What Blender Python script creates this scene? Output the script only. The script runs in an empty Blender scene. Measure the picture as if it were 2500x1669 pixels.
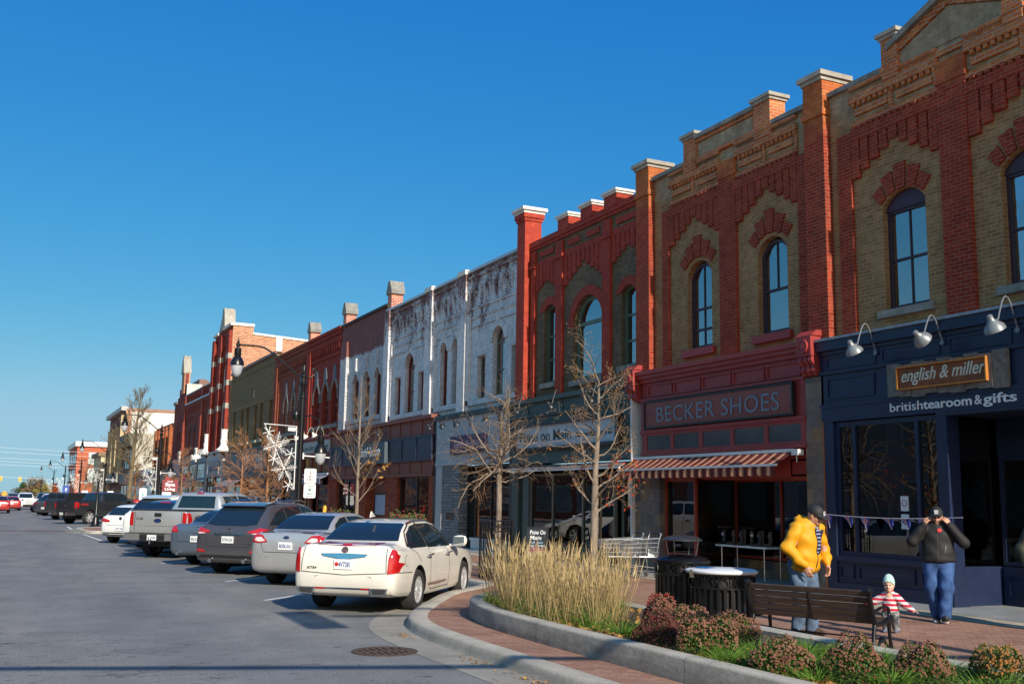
import bpy, bmesh, math, random
import numpy as np
from mathutils import Vector, Matrix
from mathutils.bvhtree import BVHTree
from mathutils.geometry import tessellate_polygon
S = bpy.context.scene
C = S.collection
R = math.radians
rnd = random.Random(11)
# ------------------------------------------------------------------ camera
cam = bpy.data.objects.new("camera", bpy.data.cameras.new("camera"))
C.objects.link(cam)
ax = [Vector((0.90022374, -0.43512197, 0.01631247)), Vector((0.07982508, 0.12809012, -0.98854483)), Vector((0.4280481, 0.89121366, 0.15004341))]
mw = Matrix((ax[0], -ax[1], -ax[2])).transposed().to_4x4()
mw.translation = (0, 0, 1.82)
cam.matrix_world = mw
cam.data.sensor_width = 36.0
cam.data.lens = 36.0 * 2550 / 2500
cam.data.clip_start = 0.1
cam.data.clip_end = 9000
S.camera = cam
# ------------------------------------------------------------------ light
SUN_EL, SUN_OFF = 28.0, -1.3
SKY_FILL = (5.0, 2.1, 1.2, 1)
world = bpy.data.worlds.new("World")
S.world = world
world.use_nodes = True
wt = world.node_tree
wt.nodes.clear()
sky = wt.nodes.new("ShaderNodeTexSky")
sky.sky_type = 'NISHITA'
sky.sun_disc = False
sky.sun_elevation = R(SUN_EL)
sky.sun_rotation = R(180 - SUN_OFF)
sky.altitude = 200
sky.air_density = 1.0
sky.dust_density = 0.35
sky.ozone_density = 3.2
hs = wt.nodes.new("ShaderNodeHueSaturation")
hs.inputs['Saturation'].default_value = 1.18
hs.inputs['Value'].default_value = 1.0
bg = wt.nodes.new("ShaderNodeBackground")
bg.inputs['Strength'].default_value = 0.092
wo = wt.nodes.new("ShaderNodeOutputWorld")
wt.links.new(sky.outputs[0], hs.inputs['Color'])
sepc, comc = wt.nodes.new("ShaderNodeSeparateColor"), wt.nodes.new("ShaderNodeCombineColor")
wt.links.new(hs.outputs[0], sepc.inputs[0])
for i, (k, g) in enumerate(((.306, 1.38), (1.213, .71), (3.337, .326))):   # deep, clear autumn blue
    pw, ml = wt.nodes.new("ShaderNodeMath"), wt.nodes.new("ShaderNodeMath")
    pw.operation, ml.operation = 'POWER', 'MULTIPLY'
    pw.inputs[1].default_value, ml.inputs[1].default_value = g, k
    wt.links.new(sepc.outputs[i], pw.inputs[0])
    wt.links.new(pw.outputs[0], ml.inputs[0])
    sm = wt.nodes.new("ShaderNodeMath")                                   # keeps the band above the lake blue grey
    sm.operation = 'SMOOTH_MIN'
    sm.inputs[1].default_value, sm.inputs[2].default_value = (2.9, 5.1, 6.6)[i], 1.6
    wt.links.new(ml.outputs[0], sm.inputs[0])
    wt.links.new(sm.outputs[0], comc.inputs[i])
# unseen south-west sky boosted and warmed as added fill for the shaded fronts
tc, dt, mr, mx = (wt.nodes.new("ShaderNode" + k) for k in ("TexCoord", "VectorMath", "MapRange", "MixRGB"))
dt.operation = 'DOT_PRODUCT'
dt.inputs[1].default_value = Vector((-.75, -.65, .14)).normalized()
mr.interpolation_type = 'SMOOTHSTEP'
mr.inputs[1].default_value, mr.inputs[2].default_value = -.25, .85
mx.inputs[1].default_value, mx.inputs[2].default_value = (1, 1, 1, 1), SKY_FILL
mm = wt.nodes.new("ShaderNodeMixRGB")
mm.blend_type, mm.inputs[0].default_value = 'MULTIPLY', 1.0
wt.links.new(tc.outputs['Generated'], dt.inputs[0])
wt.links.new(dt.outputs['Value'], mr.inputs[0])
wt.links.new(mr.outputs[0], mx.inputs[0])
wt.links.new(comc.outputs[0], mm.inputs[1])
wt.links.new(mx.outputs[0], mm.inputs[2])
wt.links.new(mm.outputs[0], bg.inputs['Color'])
wt.links.new(bg.outputs[0], wo.inputs['Surface'])
sun = bpy.data.objects.new("sun", bpy.data.lights.new("sun", 'SUN'))
C.objects.link(sun)
sun.data.energy = 5.0
sun.data.angle = R(0.5)
sun.data.color = (1.0, 0.91, 0.77)
sd = Vector((-math.sin(R(SUN_OFF)) * math.cos(R(SUN_EL)), math.cos(R(SUN_OFF)) * math.cos(R(SUN_EL)), -math.sin(R(SUN_EL))))
sun.rotation_euler = sd.to_track_quat('-Z', 'Y').to_euler()
sun.location = (0, -20, 30)
vs = S.view_settings
vs.view_transform = 'Standard'
vs.look = 'None'
vs.exposure = 0.33
vs.gamma = 1.0
vs.use_curve_mapping = False
S.cycles.max_bounces = 8
S.cycles.transparent_max_bounces = 16
S.cycles.caustics_reflective = False
S.cycles.caustics_refractive = False

# ------------------------------------------------------------------ helpers
class MB:
    def __init__(s):
        s.v, s.f, s.m = [], [], []
    def add(s, vs, fs, m=0):
        n = len(s.v)
        s.v += [tuple(v) for v in vs]
        s.f += [tuple(i + n for i in f) for f in fs]
        s.m += [m] * len(fs)
        return s
    def box(s, x0, x1, y0, y1, z0, z1, m=0):
        x0, x1 = min(x0, x1), max(x0, x1)
        y0, y1 = min(y0, y1), max(y0, y1)
        z0, z1 = min(z0, z1), max(z0, z1)
        v = [(x, y, z) for x in (x0, x1) for y in (y0, y1) for z in (z0, z1)]
        return s.add(v, [(0, 1, 3, 2), (4, 6, 7, 5), (0, 4, 5, 1), (2, 3, 7, 6), (0, 2, 6, 4), (1, 5, 7, 3)], m)
    def tube(s, pts, r, n=8, m=0, cap=True):
        pts = [Vector(p) for p in pts]
        k = len(pts)
        rr = r if isinstance(r, (list, tuple)) else [r] * k
        t0 = (pts[1] - pts[0]).normalized()
        a = t0.orthogonal().normalized()
        vs_, fs_ = [], []
        for i, p in enumerate(pts):
            t = (pts[min(i + 1, k - 1)] - pts[max(i - 1, 0)])
            if t.length < 1e-9:
                t = t0.copy()
            t.normalize()
            a = (a - t * a.dot(t))
            if a.length < 1e-6:
                a = t.orthogonal()
            a.normalize()
            b = t.cross(a)
            for j in range(n):
                an = 2 * math.pi * j / n
                vs_.append(p + (a * math.cos(an) + b * math.sin(an)) * rr[i])
        for i in range(k - 1):
            for j in range(n):
                fs_.append((i * n + j, i * n + (j + 1) % n, (i + 1) * n + (j + 1) % n, (i + 1) * n + j))
        if cap:
            fs_.append(tuple(range(n - 1, -1, -1)))
            fs_.append(tuple(range((k - 1) * n, k * n)))
        return s.add(vs_, fs_, m)
    def lathe(s, prof, c=(0, 0, 0), n=16, m=0, M=None, cap=True):
        vs_, fs_ = [], []
        for r, z in prof:
            for j in range(n):
                a = 2 * math.pi * j / n
                v = Vector((r * math.cos(a), r * math.sin(a), z))
                if M is not None:
                    v = M @ v
                vs_.append(v + Vector(c))
        for i in range(len(prof) - 1):
            for j in range(n):
                fs_.append((i * n + j, i * n + (j + 1) % n, (i + 1) * n + (j + 1) % n, (i + 1) * n + j))
        if cap:
            fs_.append(tuple(range(n - 1, -1, -1)))
            fs_.append(tuple(range((len(prof) - 1) * n, len(prof) * n)))
        return s.add(vs_, fs_, m)
    def prism(s, poly, a0, a1, ax='x', m=0, holes=()):
        """extrude a 2-D polygon: ax 'x' takes (y,z), 'y' takes (x,z), 'z' takes (x,y)"""
        def P(p, a):
            return (a, p[0], p[1]) if ax == 'x' else ((p[0], a, p[1]) if ax == 'y' else (p[0], p[1], a))
        loops = [list(poly)] + [list(h) for h in holes]
        flat = [p for l in loops for p in l]
        tris = tessellate_polygon([[Vector((p[0], p[1], 0)) for p in l] for l in loops])
        n = len(flat)
        out = []
        for t in tris:
            a, b, c = (flat[i] for i in t)
            ccw = (b[0] - a[0]) * (c[1] - a[1]) - (b[1] - a[1]) * (c[0] - a[0]) > 0
            tt = tuple(t) if ccw else tuple(reversed(t))
            lo = tt[::-1] if ax != 'y' else tt
            hi = tt if ax != 'y' else tt[::-1]
            if a0 > a1:
                lo, hi = hi, lo
            out.append(lo)
            out.append(tuple(i + n for i in hi))
        k = 0
        for l in loops:
            L = len(l)
            for i in range(L):
                j = (i + 1) % L
                out.append((k + i, k + j, k + j + n, k + i + n))
            k += L
        return s.add([P(p, a0) for p in flat] + [P(p, a1) for p in flat], out, m)
    def sheet(s, poly, z, m=0, holes=()):
        loops = [list(poly)] + [list(h) for h in holes]
        flat = [p for l in loops for p in l]
        fs_ = []
        for t in tessellate_polygon([[Vector((p[0], p[1], 0)) for p in l] for l in loops]):
            a, b, c = (flat[i] for i in t)
            ccw = (b[0] - a[0]) * (c[1] - a[1]) - (b[1] - a[1]) * (c[0] - a[0]) > 0
            fs_.append(tuple(t) if ccw else tuple(reversed(t)))
        return s.add([(p[0], p[1], z) for p in flat], fs_, m)
    def build(s, name, mats, parent=None, smooth=None, local=False):
        me = bpy.data.meshes.new(name)
        me.from_pydata(s.v, [], s.f)
        if not isinstance(mats, (list, tuple)):
            mats = [mats]
        for x in mats:
            me.materials.append(x)
        if any(s.m):
            me.polygons.foreach_set('material_index', s.m)
        if smooth:
            me.polygons.foreach_set('use_smooth', [True] * len(me.polygons))
            if smooth < 180:
                me.set_sharp_from_angle(angle=R(smooth))
        me.update()
        return link(name, me, parent, local)

def link(name, me, parent=None, local=False):
    o = bpy.data.objects.new(name, me)
    C.objects.link(o)
    if parent is not None:
        o.parent = parent
        if not local and parent.type == 'EMPTY':
            o.matrix_parent_inverse = parent.matrix_basis.inverted()
    return o

def tag(o, label=None, cat=None, group=None, kind=None):
    if label: o['label'] = label
    if cat: o['category'] = cat
    if group: o['group'] = group
    if kind: o['kind'] = kind
    return o

def thing(name, label, cat, loc=(0, 0, 0), rz=0.0, group=None):
    o = bpy.data.objects.new(name, None)
    C.objects.link(o)
    o.empty_display_size = 0.2
    o.matrix_basis = Matrix.Translation(loc) @ Matrix.Rotation(rz, 4, 'Z')
    return tag(o, label, cat, group)

def copy_tree(o, parent=None):
    c = o.copy()
    C.objects.link(c)
    if parent is not None:
        c.parent = parent
    for ch in list(o.children):
        copy_tree(ch, c)
    return c

# ------------------------------------------------------------------ materials
class NT:
    def __init__(s, name):
        s.mat = bpy.data.materials.new(name)
        s.mat.use_nodes = True
        s.t = s.mat.node_tree
        s.t.nodes.clear()
        s.out = s.t.nodes.new('ShaderNodeOutputMaterial')
    def __call__(s, kind, ins=None, out=0, **attr):
        n = s.t.nodes.new('ShaderNode' + kind)
        for k, v in attr.items():
            setattr(n, k, v)
        for k, v in (ins or {}).items():
            i = n.inputs[k]
            if isinstance(v, bpy.types.NodeSocket):
                s.t.links.new(v, i)
            else:
                if isinstance(v, (tuple, list)) and len(v) == 3 and i.type == 'RGBA':
                    v = (*v, 1)
                i.default_value = v
        return n if out is None else n.outputs[out]
    def surf(s, sock):
        s.t.links.new(sock, s.out.inputs['Surface'])
        return s.mat
    def pos(s):
        return s('NewGeometry', out='Position')
    def obj(s):
        return s('TexCoord', out='Object')
    def noise(s, vec, scale, detail=4, rough=.55, out=0):
        return s('TexNoise', {'Vector': vec, 'Scale': scale, 'Detail': detail, 'Roughness': rough}, out=out)
    def ramp(s, fac, stops):
        n = s('ValToRGB', {'Fac': fac}, out=None)
        cr = n.color_ramp
        while len(cr.elements) < len(stops):
            cr.elements.new(.5)
        for e, (p, c) in zip(cr.elements, stops):
            e.position = p
            e.color = (*c, 1) if isinstance(c, (tuple, list)) else (c, c, c, 1)
        return n.outputs[0]
    def mix(s, f, a, b, mode='MIX'):
        return s('MixRGB', {'Fac': f, 'Color1': a, 'Color2': b}, blend_type=mode)
    def math(s, op, a, b=0.0, clamp=False):
        return s('Math', {0: a, 1: b}, operation=op, use_clamp=clamp)
    def bump(s, h, strength=.4, dist=.01, invert=False):
        return s('Bump', {'Height': h, 'Strength': strength, 'Distance': dist}, invert=invert)
    def bsdf(s, col, rough=.6, metal=0.0, spec=.5, coat=0.0, normal=None, **kw):
        d = {'Base Color': col, 'Roughness': rough, 'Metallic': metal, 'Specular IOR Level': spec, 'Coat Weight': coat, 'Coat Roughness': .03}
        if normal is not None:
            d['Normal'] = normal
        d.update(kw)
        return s('BsdfPrincipled', d)

_mats = {}
def mat(name, col, rough=.6, metal=0.0, spec=.5, coat=0.0, var=.12, vs=2.5, bump=0.0, bs=30.0, rv=0.08, bd=.004):
    """plain painted, metal, stone or cloth surface with uneven tone, gloss and relief"""
    if name in _mats:
        return _mats[name]
    n = NT(name)
    p = n.obj()
    f = n.noise(p, vs, 6, .6)
    c = n.mix(1.0, col, n.ramp(f, [(.25, 1 - var), (.75, 1 + var * .7)]), 'MULTIPLY')
    r = n.math('ADD', rough - rv / 2, n.math('MULTIPLY', n.noise(p, vs * 2.3, 3), rv), True)
    nm = n.bump(n.noise(p, bs, 5), .5, bd) if bump else None
    if bump and nm is not None:
        nm.node.inputs['Strength'].default_value = bump
    _mats[name] = n.surf(n.bsdf(c, r, metal, spec, coat, nm))
    return _mats[name]

def brick(name, c1, c2, mort, top=None, stain=None, peel=None, bw=.21, rh=.073, ms=.010, rough=.85, tone=.28):
    if name in _mats:
        return _mats[name]
    n = NT(name)
    g = n('NewGeometry', out=None)
    sp = n('SeparateXYZ', {0: g.outputs['Position']}, out=None)
    sn = n('SeparateXYZ', {0: g.outputs['Normal']}, out=None)
    k = n.math('GREATER_THAN', n.math('ABSOLUTE', sn.outputs[0]), .6)
    u = n.math('ADD', n.math('MULTIPLY', sp.outputs[1], k), n.math('MULTIPLY', sp.outputs[0], n.math('SUBTRACT', 1.0, k)))
    vec = n('CombineXYZ', {0: u, 1: sp.outputs[2], 2: 0.0})
    b = n('TexBrick', {'Vector': vec, 'Color1': (0, 0, 0), 'Color2': (1, 1, 1), 'Mortar': (.5, .5, .5), 'Scale': 1.0, 'Mortar Size': ms,
                       'Mortar Smooth': .25, 'Bias': 0.0, 'Brick Width': bw, 'Row Height': rh}, out=None)
    pos = g.outputs['Position']
    n1 = n.noise(pos, .9, 6, .65)
    n2 = n.noise(pos, 5.0, 4, .6)
    col = n.mix(b.outputs['Color'], c1, c2)
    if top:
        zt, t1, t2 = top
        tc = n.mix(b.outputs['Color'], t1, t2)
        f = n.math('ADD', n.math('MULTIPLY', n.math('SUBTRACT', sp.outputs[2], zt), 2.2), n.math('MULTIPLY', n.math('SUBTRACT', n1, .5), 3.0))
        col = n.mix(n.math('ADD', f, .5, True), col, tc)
    if peel:
        pc1, pc2, zlo, zhi, amt = peel
        z = n.math('DIVIDE', n.math('SUBTRACT', sp.outputs[2], zlo), zhi - zlo, True)
        st = n.noise(n('Mapping', {'Vector': pos, 'Scale': (1.0, 1.0, .45)}), 1.7, 8, .75)
        st2 = n.noise(pos, 14.0, 4, .7)
        f = n.math('ADD', n.math('MULTIPLY', z, amt), n.math('ADD', n.math('MULTIPLY', st, 1.1), n.math('MULTIPLY', st2, .55)))
        f = n.math('MULTIPLY', n.math('SUBTRACT', f, 1.02), 9.0, True)
        col = n.mix(f, col, n.mix(b.outputs['Color'], pc1, pc2))
    col = n.mix(1.0, col, n.ramp(n1, [(.28, 1 - tone), (.72, 1 + tone * .6)]), 'MULTIPLY')
    col = n.mix(1.0, col, n.ramp(n2, [(.3, .82), (.7, 1.16)]), 'MULTIPLY')
    if stain:
        sc, amt = stain
        st = n.noise(n('Mapping', {'Vector': pos, 'Scale': (1.2, 1.2, .35)}), 1.1, 7, .7)
        col = n.mix(n.math('MULTIPLY', n.ramp(st, [(.52, 0.0), (.7, 1.0)]), amt), col, sc)
    mo = n.mix(1.0, mort, n.ramp(n2, [(.25, .7), (.75, 1.2)]), 'MULTIPLY')
    col = n.mix(b.outputs['Fac'], col, mo)
    h = n.math('ADD', n.math('MULTIPLY', b.outputs['Fac'], -1.0), n.math('MULTIPLY', n.noise(pos, 40, 4), .5))
    _mats[name] = n.surf(n.bsdf(col, rough, 0.0, .25, 0.0, n.bump(h, .7, .012)))
    return _mats[name]

def glass(name, tint=(.75, .8, .8), refl=.12, rough=.005, wav=.0):
    if name in _mats:
        return _mats[name]
    n = NT(name)
    lw = n('LayerWeight', {'Blend': .35}, out='Fresnel')
    f = n.math('ADD', n.math('MULTIPLY', lw, 1 - refl), refl, True)
    nm = n.bump(n.noise(n.pos(), 1.3, 2), .25, wav) if wav else None
    gi = {'Color': (1, 1, 1), 'Roughness': rough}
    if nm is not None:
        gi['Normal'] = nm
    _mats[name] = n.surf(n('MixShader', {0: f, 1: n('BsdfTransparent', {'Color': tint}), 2: n('BsdfGlossy', gi)}))
    return _mats[name]

# ------------------------------------------------------------------ lettering
def letters(name, txt, size, M, m, parent=None, depth=.004, bold=0.0, shear=0.0, align='LEFT', sx=1.0, fit=None, local=False, spacing=1.0):
    """raised lettering; M puts the text plane (x right, y up, z out) in place"""
    cu = bpy.data.curves.new(name, 'FONT')
    cu.body = txt
    cu.size = size
    cu.extrude = depth
    cu.offset = bold * size * 1.6 if bold > 0 else 0
    cu.shear = shear
    cu.align_x = align
    cu.space_character = spacing
    cu.resolution_u = 3
    o = bpy.data.objects.new(name, cu)
    C.objects.link(o)
    dg = bpy.context.evaluated_depsgraph_get()
    me = bpy.data.meshes.new_from_object(o.evaluated_get(dg))
    bpy.data.objects.remove(o)
    if len(me.vertices):
        xs = [v.co.x for v in me.vertices]
        w = max(xs) - min(xs)
        k = sx
        if fit and w > 0:
            k = fit / w
        me.transform(M @ Matrix.Diagonal((k, 1, 1, 1)))
    me.materials.clear()
    me.materials.append(m)
    return link(name, me, parent, local)

def FM(y, z, x):
    """text frame on a street front (faces -X): starts at Y=y, baseline Z=z, at depth X=x"""
    return Matrix(((0, 0, -1, x), (-1, 0, 0, y), (0, 1, 0, z), (0, 0, 0, 1)))
# ------------------------------------------------------------------ ground materials
def asphalt():
    n = NT('asphalt')
    p = n.pos()
    big = n.noise(n('Mapping', {'Vector': p, 'Scale': (.55, .09, 1)}), 1.0, 5, .6)
    mid = n.noise(p, .8, 6, .6)
    fine = n.noise(p, 42, 3, .7)
    spk = n.noise(p, 95, 2, .6)
    c = n.mix(n.ramp(big, [(.35, 0.0), (.65, 1.0)]), (.165, .168, .176), (.225, .216, .204))
    c = n.mix(1.0, c, n.ramp(mid, [(.3, .78), (.7, 1.14)]), 'MULTIPLY')
    c = n.mix(1.0, c, n.ramp(fine, [(.3, .50), (.5, .98), (.72, 1.5)]), 'MULTIPLY')
    c = n.mix(n.ramp(spk, [(.70, 0.0), (.76, .7)]), c, (.42, .42, .41))
    # dark pits and a few long sealed cracks
    pit = n.noise(n('Mapping', {'Vector': p, 'Scale': (3.0, 9.0, 1)}), 1.0, 2, .5)
    c = n.mix(n.ramp(pit, [(.665, 0.0), (.70, .85)]), c, (.035, .035, .04))
    w = n.noise(n('Mapping', {'Vector': p, 'Scale': (.16, .35, 1)}), 1.0, 7, .72)
    crack = n.math('ABSOLUTE', n.math('SUBTRACT', w, .5))
    gate = n.ramp(n.noise(p, .12, 2), [(.42, 0.0), (.6, 1.0)])
    c = n.mix(n.math('MULTIPLY', n.ramp(crack, [(.0, .9), (.007, 0.0)]), gate), c, (.04, .04, .045))
    h = n.math('ADD', fine, n.math('MULTIPLY', spk, .6))
    return n.surf(n.bsdf(c, .82, 0, .35, 0, n.bump(h, .55, .012)))

def pavers():
    n = NT('brick_pavers')
    p = n.pos()
    v = n('Mapping', {'Vector': p, 'Rotation': (0, 0, R(45))})
    b = n('TexBrick', {'Vector': v, 'Color1': (.27, .135, .092), 'Color2': (.36, .205, .145), 'Mortar': (.17, .115, .09), 'Scale': 1.0, 'Mortar Size': .006,
                       'Mortar Smooth': .4, 'Brick Width': .21, 'Row Height': .105}, out=None)
    v2 = n('Mapping', {'Vector': p, 'Scale': (.22, 1.1, 1)})
    c = n.mix(1.0, b.outputs[0], n.ramp(n.noise(v2, 1.0, 6, .65), [(.3, .80), (.7, 1.18)]), 'MULTIPLY')
    c = n.mix(1.0, c, n.ramp(n.noise(p, 30, 4, .7), [(.3, .86), (.7, 1.12)]), 'MULTIPLY')
    c = n.mix(n.ramp(n.noise(p, .55, 5, .6), [(.55, 0.0), (.75, .45)]), c, (.30, .215, .17))
    h = n.math('ADD', n.math('MULTIPLY', b.outputs['Fac'], -1.0), n.math('MULTIPLY', n.noise(p, 60, 3), .5))
    return n.surf(n.bsdf(c, .85, 0, .25, 0, n.bump(h, .5, .006)))

def concrete(name, col, dirt=.5, crack=True):
    n = NT(name)
    p = n.pos()
    c = n.mix(1.0, col, n.ramp(n.noise(p, 1.6, 7, .65), [(.3, .74), (.7, 1.16)]), 'MULTIPLY')
    c = n.mix(1.0, c, n.ramp(n.noise(p, 55, 4, .75), [(.3, .8), (.7, 1.15)]), 'MULTIPLY')
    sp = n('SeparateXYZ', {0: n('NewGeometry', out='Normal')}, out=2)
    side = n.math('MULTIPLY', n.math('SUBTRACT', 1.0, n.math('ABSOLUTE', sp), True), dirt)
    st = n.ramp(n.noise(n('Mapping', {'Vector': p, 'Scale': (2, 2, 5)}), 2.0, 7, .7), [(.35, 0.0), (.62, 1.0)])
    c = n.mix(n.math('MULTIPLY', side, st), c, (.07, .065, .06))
    jn = n('TexBrick', {'Vector': n('Mapping', {'Vector': p, 'Location': (20, .7, 0)}), 'Color1': (0, 0, 0), 'Color2': (0, 0, 0), 'Mortar': (1, 1, 1), 'Scale': 1.0,
                        'Mortar Size': .006, 'Brick Width': 90.0, 'Row Height': 3.1}, out='Fac')
    c = n.mix(n.math('MULTIPLY', jn, .75), c, (.05, .05, .05))
    h = n.math('ADD', n.noise(p, 38, 6, .75), n.math('MULTIPLY', jn, -1.0))
    return n.surf(n.bsdf(c, .9, 0, .25, 0, n.bump(h, .55, .014)))

M_ASPH, M_PAVE = asphalt(), pavers()
M_KERB = concrete('kerb_concrete', (.44, .405, .345))
M_GUTTER = concrete('gutter_concrete', (.29, .27, .235), .3)
M_SLAB = concrete('slab_concrete', (.40, .345, .27), .3)
M_SLABG = concrete('grey_slab', (.24, .25, .26), .3)
M_LINE = mat('road_paint', (.62, .62, .60), .8, var=.35, vs=9)
M_BAND = mat('crosswalk_brick', (.17, .075, .062), .85, var=.35, vs=6)
M_MULCH = mat('mulch', (.10, .07, .048), .95, var=.5, vs=14, bump=1.0, bs=55, bd=.03)
M_FIELD = mat('far_ground', (.14, .14, .115), .95, var=.3, vs=.02)

# ------------------------------------------------------------------ ground
def structure(o):
    o['kind'] = 'structure'
    return o

structure(MB().sheet([(-2500, -600), (2500, -600), (2500, 620), (-2500, 620)], -.03).build('ground', M_FIELD))
structure(MB().sheet([(-13.2, -70), (9.6, -70), (9.6, 560), (-13.2, 560)], 0.0).build('road', M_ASPH))
n = NT('lake_water')
p = n.pos()
wv = n.noise(n('Mapping', {'Vector': p, 'Scale': (.02, .05, 1)}), 1.0, 6, .6)
M_LAKE = n.surf(n.bsdf(n.mix(wv, (.012, .10, .17), (.03, .17, .26)), .35, 0, .3, 0))
structure(MB().sheet([(-4000, 620.5), (4000, 620.5), (4000, 8800), (-4000, 8800)], -1.2).build('lake', M_LAKE))

KB = [(5.15, -40), (5.14, 4), (5.14, 11.8), (5.16, 13.0), (5.24, 13.9), (5.40, 14.6), (5.66, 15.25), (6.0, 15.9), (6.7, 17.1), (7.4, 18.25), (8.1, 19.0), (8.75, 19.6), (9.1, 20.3),
      (9.1, 56.2), (8.8, 56.5), (4.5, 52.3), (4.0, 52.1), (3.65, 52.5), (3.5, 53.6), (3.4, 56.6), (3.5, 57.5), (3.9, 58.3), (8.8, 63.2), (9.1, 63.9), (9.1, 400)]
def smooth_path(pts, it=2):
    for _ in range(it):
        q = [pts[0]]
        for a, b in zip(pts[:-1], pts[1:]):
            if math.dist(a, b) > 6:
                q += [a, b]
            else:
                q += [(a[0] * .75 + b[0] * .25, a[1] * .75 + b[1] * .25), (a[0] * .25 + b[0] * .75, a[1] * .25 + b[1] * .75)]
        q.append(pts[-1])
        pts = q
    return pts
KB = smooth_path(KB)
def offset_path(pts, d):
    out = []
    for i, p in enumerate(pts):
        a = Vector(pts[max(i - 1, 0)])
        b = Vector(pts[min(i + 1, len(pts) - 1)])
        t = (b - a)
        if t.length < 1e-6:
            t = Vector((0, 1))
        t.normalize()
        out.append((p[0] + t.y * d, p[1] - t.x * d))
    return out
def sweep(path, prof, mb, closed=False, m=0):
    """prof: list of (offset to the right of travel, z)"""
    P = [offset_path(path, o) if not closed else offset_path(path[-1:] + path + path[:1], o)[1:-1] for o, z in prof]
    k, L = len(prof), len(path)
    vs_ = [(P[j][i][0], P[j][i][1], prof[j][1]) for i in range(L) for j in range(k)]
    fs_ = []
    for i in range(L if closed else L - 1):
        a, b = i * k, ((i + 1) % L) * k
        for j in range(k - 1):
            fs_.append((a + j, a + j + 1, b + j + 1, b + j))
    return mb.add(vs_, fs_, m)
structure(sweep(KB, [(-.03, .0), (0, .06), (.015, .115), (.05, .14), (.26, .135), (.30, .118)], MB()).build('kerb', M_KERB, smooth=45))
structure(sweep(KB, [(-.55, .004), (-.02, .006)], MB()).build('gutter', M_GUTTER))
inner = offset_path(KB, .285)
structure(MB().sheet([(17.5, -40)] + [(17.5, 400)] + inner[::-1], .12).build('sidewalk', M_PAVE))
for nm, x0, x1, m, z in (('concrete_strip', 13.35, 14.05, M_SLAB, .124), ('entrance_slab', 14.05, 17.4, M_SLABG, .128), ('concrete_strip', 11.3, 11.75, M_SLAB, .124)):
    ya, yb = (19.5, 400) if x0 < 12 else (-40, 400)
    structure(MB().sheet([(x0, ya), (x1, ya), (x1, yb), (x0, yb)], z).build(nm, m))
# far kerb and pavement on the other side of the street
structure(MB().box(-13.5, -13.2, -70, 400, 0, .14).build('kerb', M_KERB))
structure(MB().box(-19, -13.5, -70, 400, -.02, .125).build('sidewalk', M_PAVE))
# painted stall lines
for y, x0, L in ((12.9, 4.9, 0), (19.0, 4.34, 5.0), (23.3, 4.46, 5.0), (26.5, 4.21, 5.4), (29.8, 3.98, 5.6), (33.0, 3.85, 5.6), (36.0, 3.71, 5.8), (39.25, 3.67, 5.8), (42.6, 3.6, 5.8), (46.0, 3.58, 5.6)):
    if not L:
        continue
    d = Vector((.707, .707)) * L
    q = Vector((.707, -.707)) * .05
    a = Vector((x0, y))
    structure(MB().sheet([a - q, a + d - q, a + d + q, a + q], .005).build('stall_line', M_LINE))
for k in range(14):
    y = 66.5 + k * 3.9
    a = Vector((3.45, y)); d = Vector((.707, .707)) * 5.6; q = Vector((.707, -.707)) * .05
    structure(MB().sheet([a - q, a + d - q, a + d + q, a + q], .005).build('stall_line', M_LINE))
a = [(3.62, 44.6), (3.40, 51.6), (3.50, 51.6), (3.74, 44.6)]
structure(MB().sheet(a, .0055).build('edge_line', M_LINE))
structure(MB().sheet([(3.3, 58.6), (3.42, 58.6), (3.46, 63.4), (3.34, 63.4)], .0055).build('edge_line', M_LINE))
structure(MB().sheet([(-13, 56.6), (3.35, 55.6), (3.35, 56.7), (-13, 57.9)], .006).build('crosswalk_band', M_BAND))

# planter
PL = [(6.06, -16), (6.05, 4), (6.0, 11.0), (6.02, 12.6), (6.1, 13.5), (6.32, 14.5), (6.75, 15.35), (7.4, 15.75), (8.05, 15.5), (8.42, 14.7), (8.5, 13.6), (8.5, 4), (8.5, -16)]
PL = smooth_path(PL)
pk = MB()
sweep(PL, [(0, .12), (0.0, .335), (.012, .355), (.04, .365), (.20, .362), (.225, .345), (.225, .2)], pk)
tag(pk.build('planter_kerb', M_KERB, smooth=40), 'low grey concrete kerb ringing the street planter of grasses and mums', 'planter')
structure(MB().sheet(offset_path(PL, .21), .29).build('planter_soil', M_MULCH))
# storm drain in the gutter
t = thing('storm_drain', 'round rusty iron drain grate in the asphalt beside the curved kerb', 'drain', (4.30, 12.35, 0))
M_RUST = mat('rusty_iron', (.10, .062, .045), .8, .4, var=.4, vs=20, bump=.6, bs=80)
mb = MB().lathe([(.40, .001), (.40, .010), (.31, .012), (.31, .004)], n=28)
mb.build('rim', M_RUST, t, 40, True)
mb = MB()
for i in range(7):
    x = -.255 + .085 * i
    w = math.sqrt(max(.31 ** 2 - x * x, .01))
    mb.box(x - .022, x + .022, -w, w, .004, .013)
mb.box(-.3, .3, -.02, .02, .004, .0125)
mb.build('grate', M_RUST, t, None, True)
MB().lathe([(.31, .0015), (.31, .003)], n=24).build('pit', mat('pit_black', (.006, .006, .006), .9), t, None, True)
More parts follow.
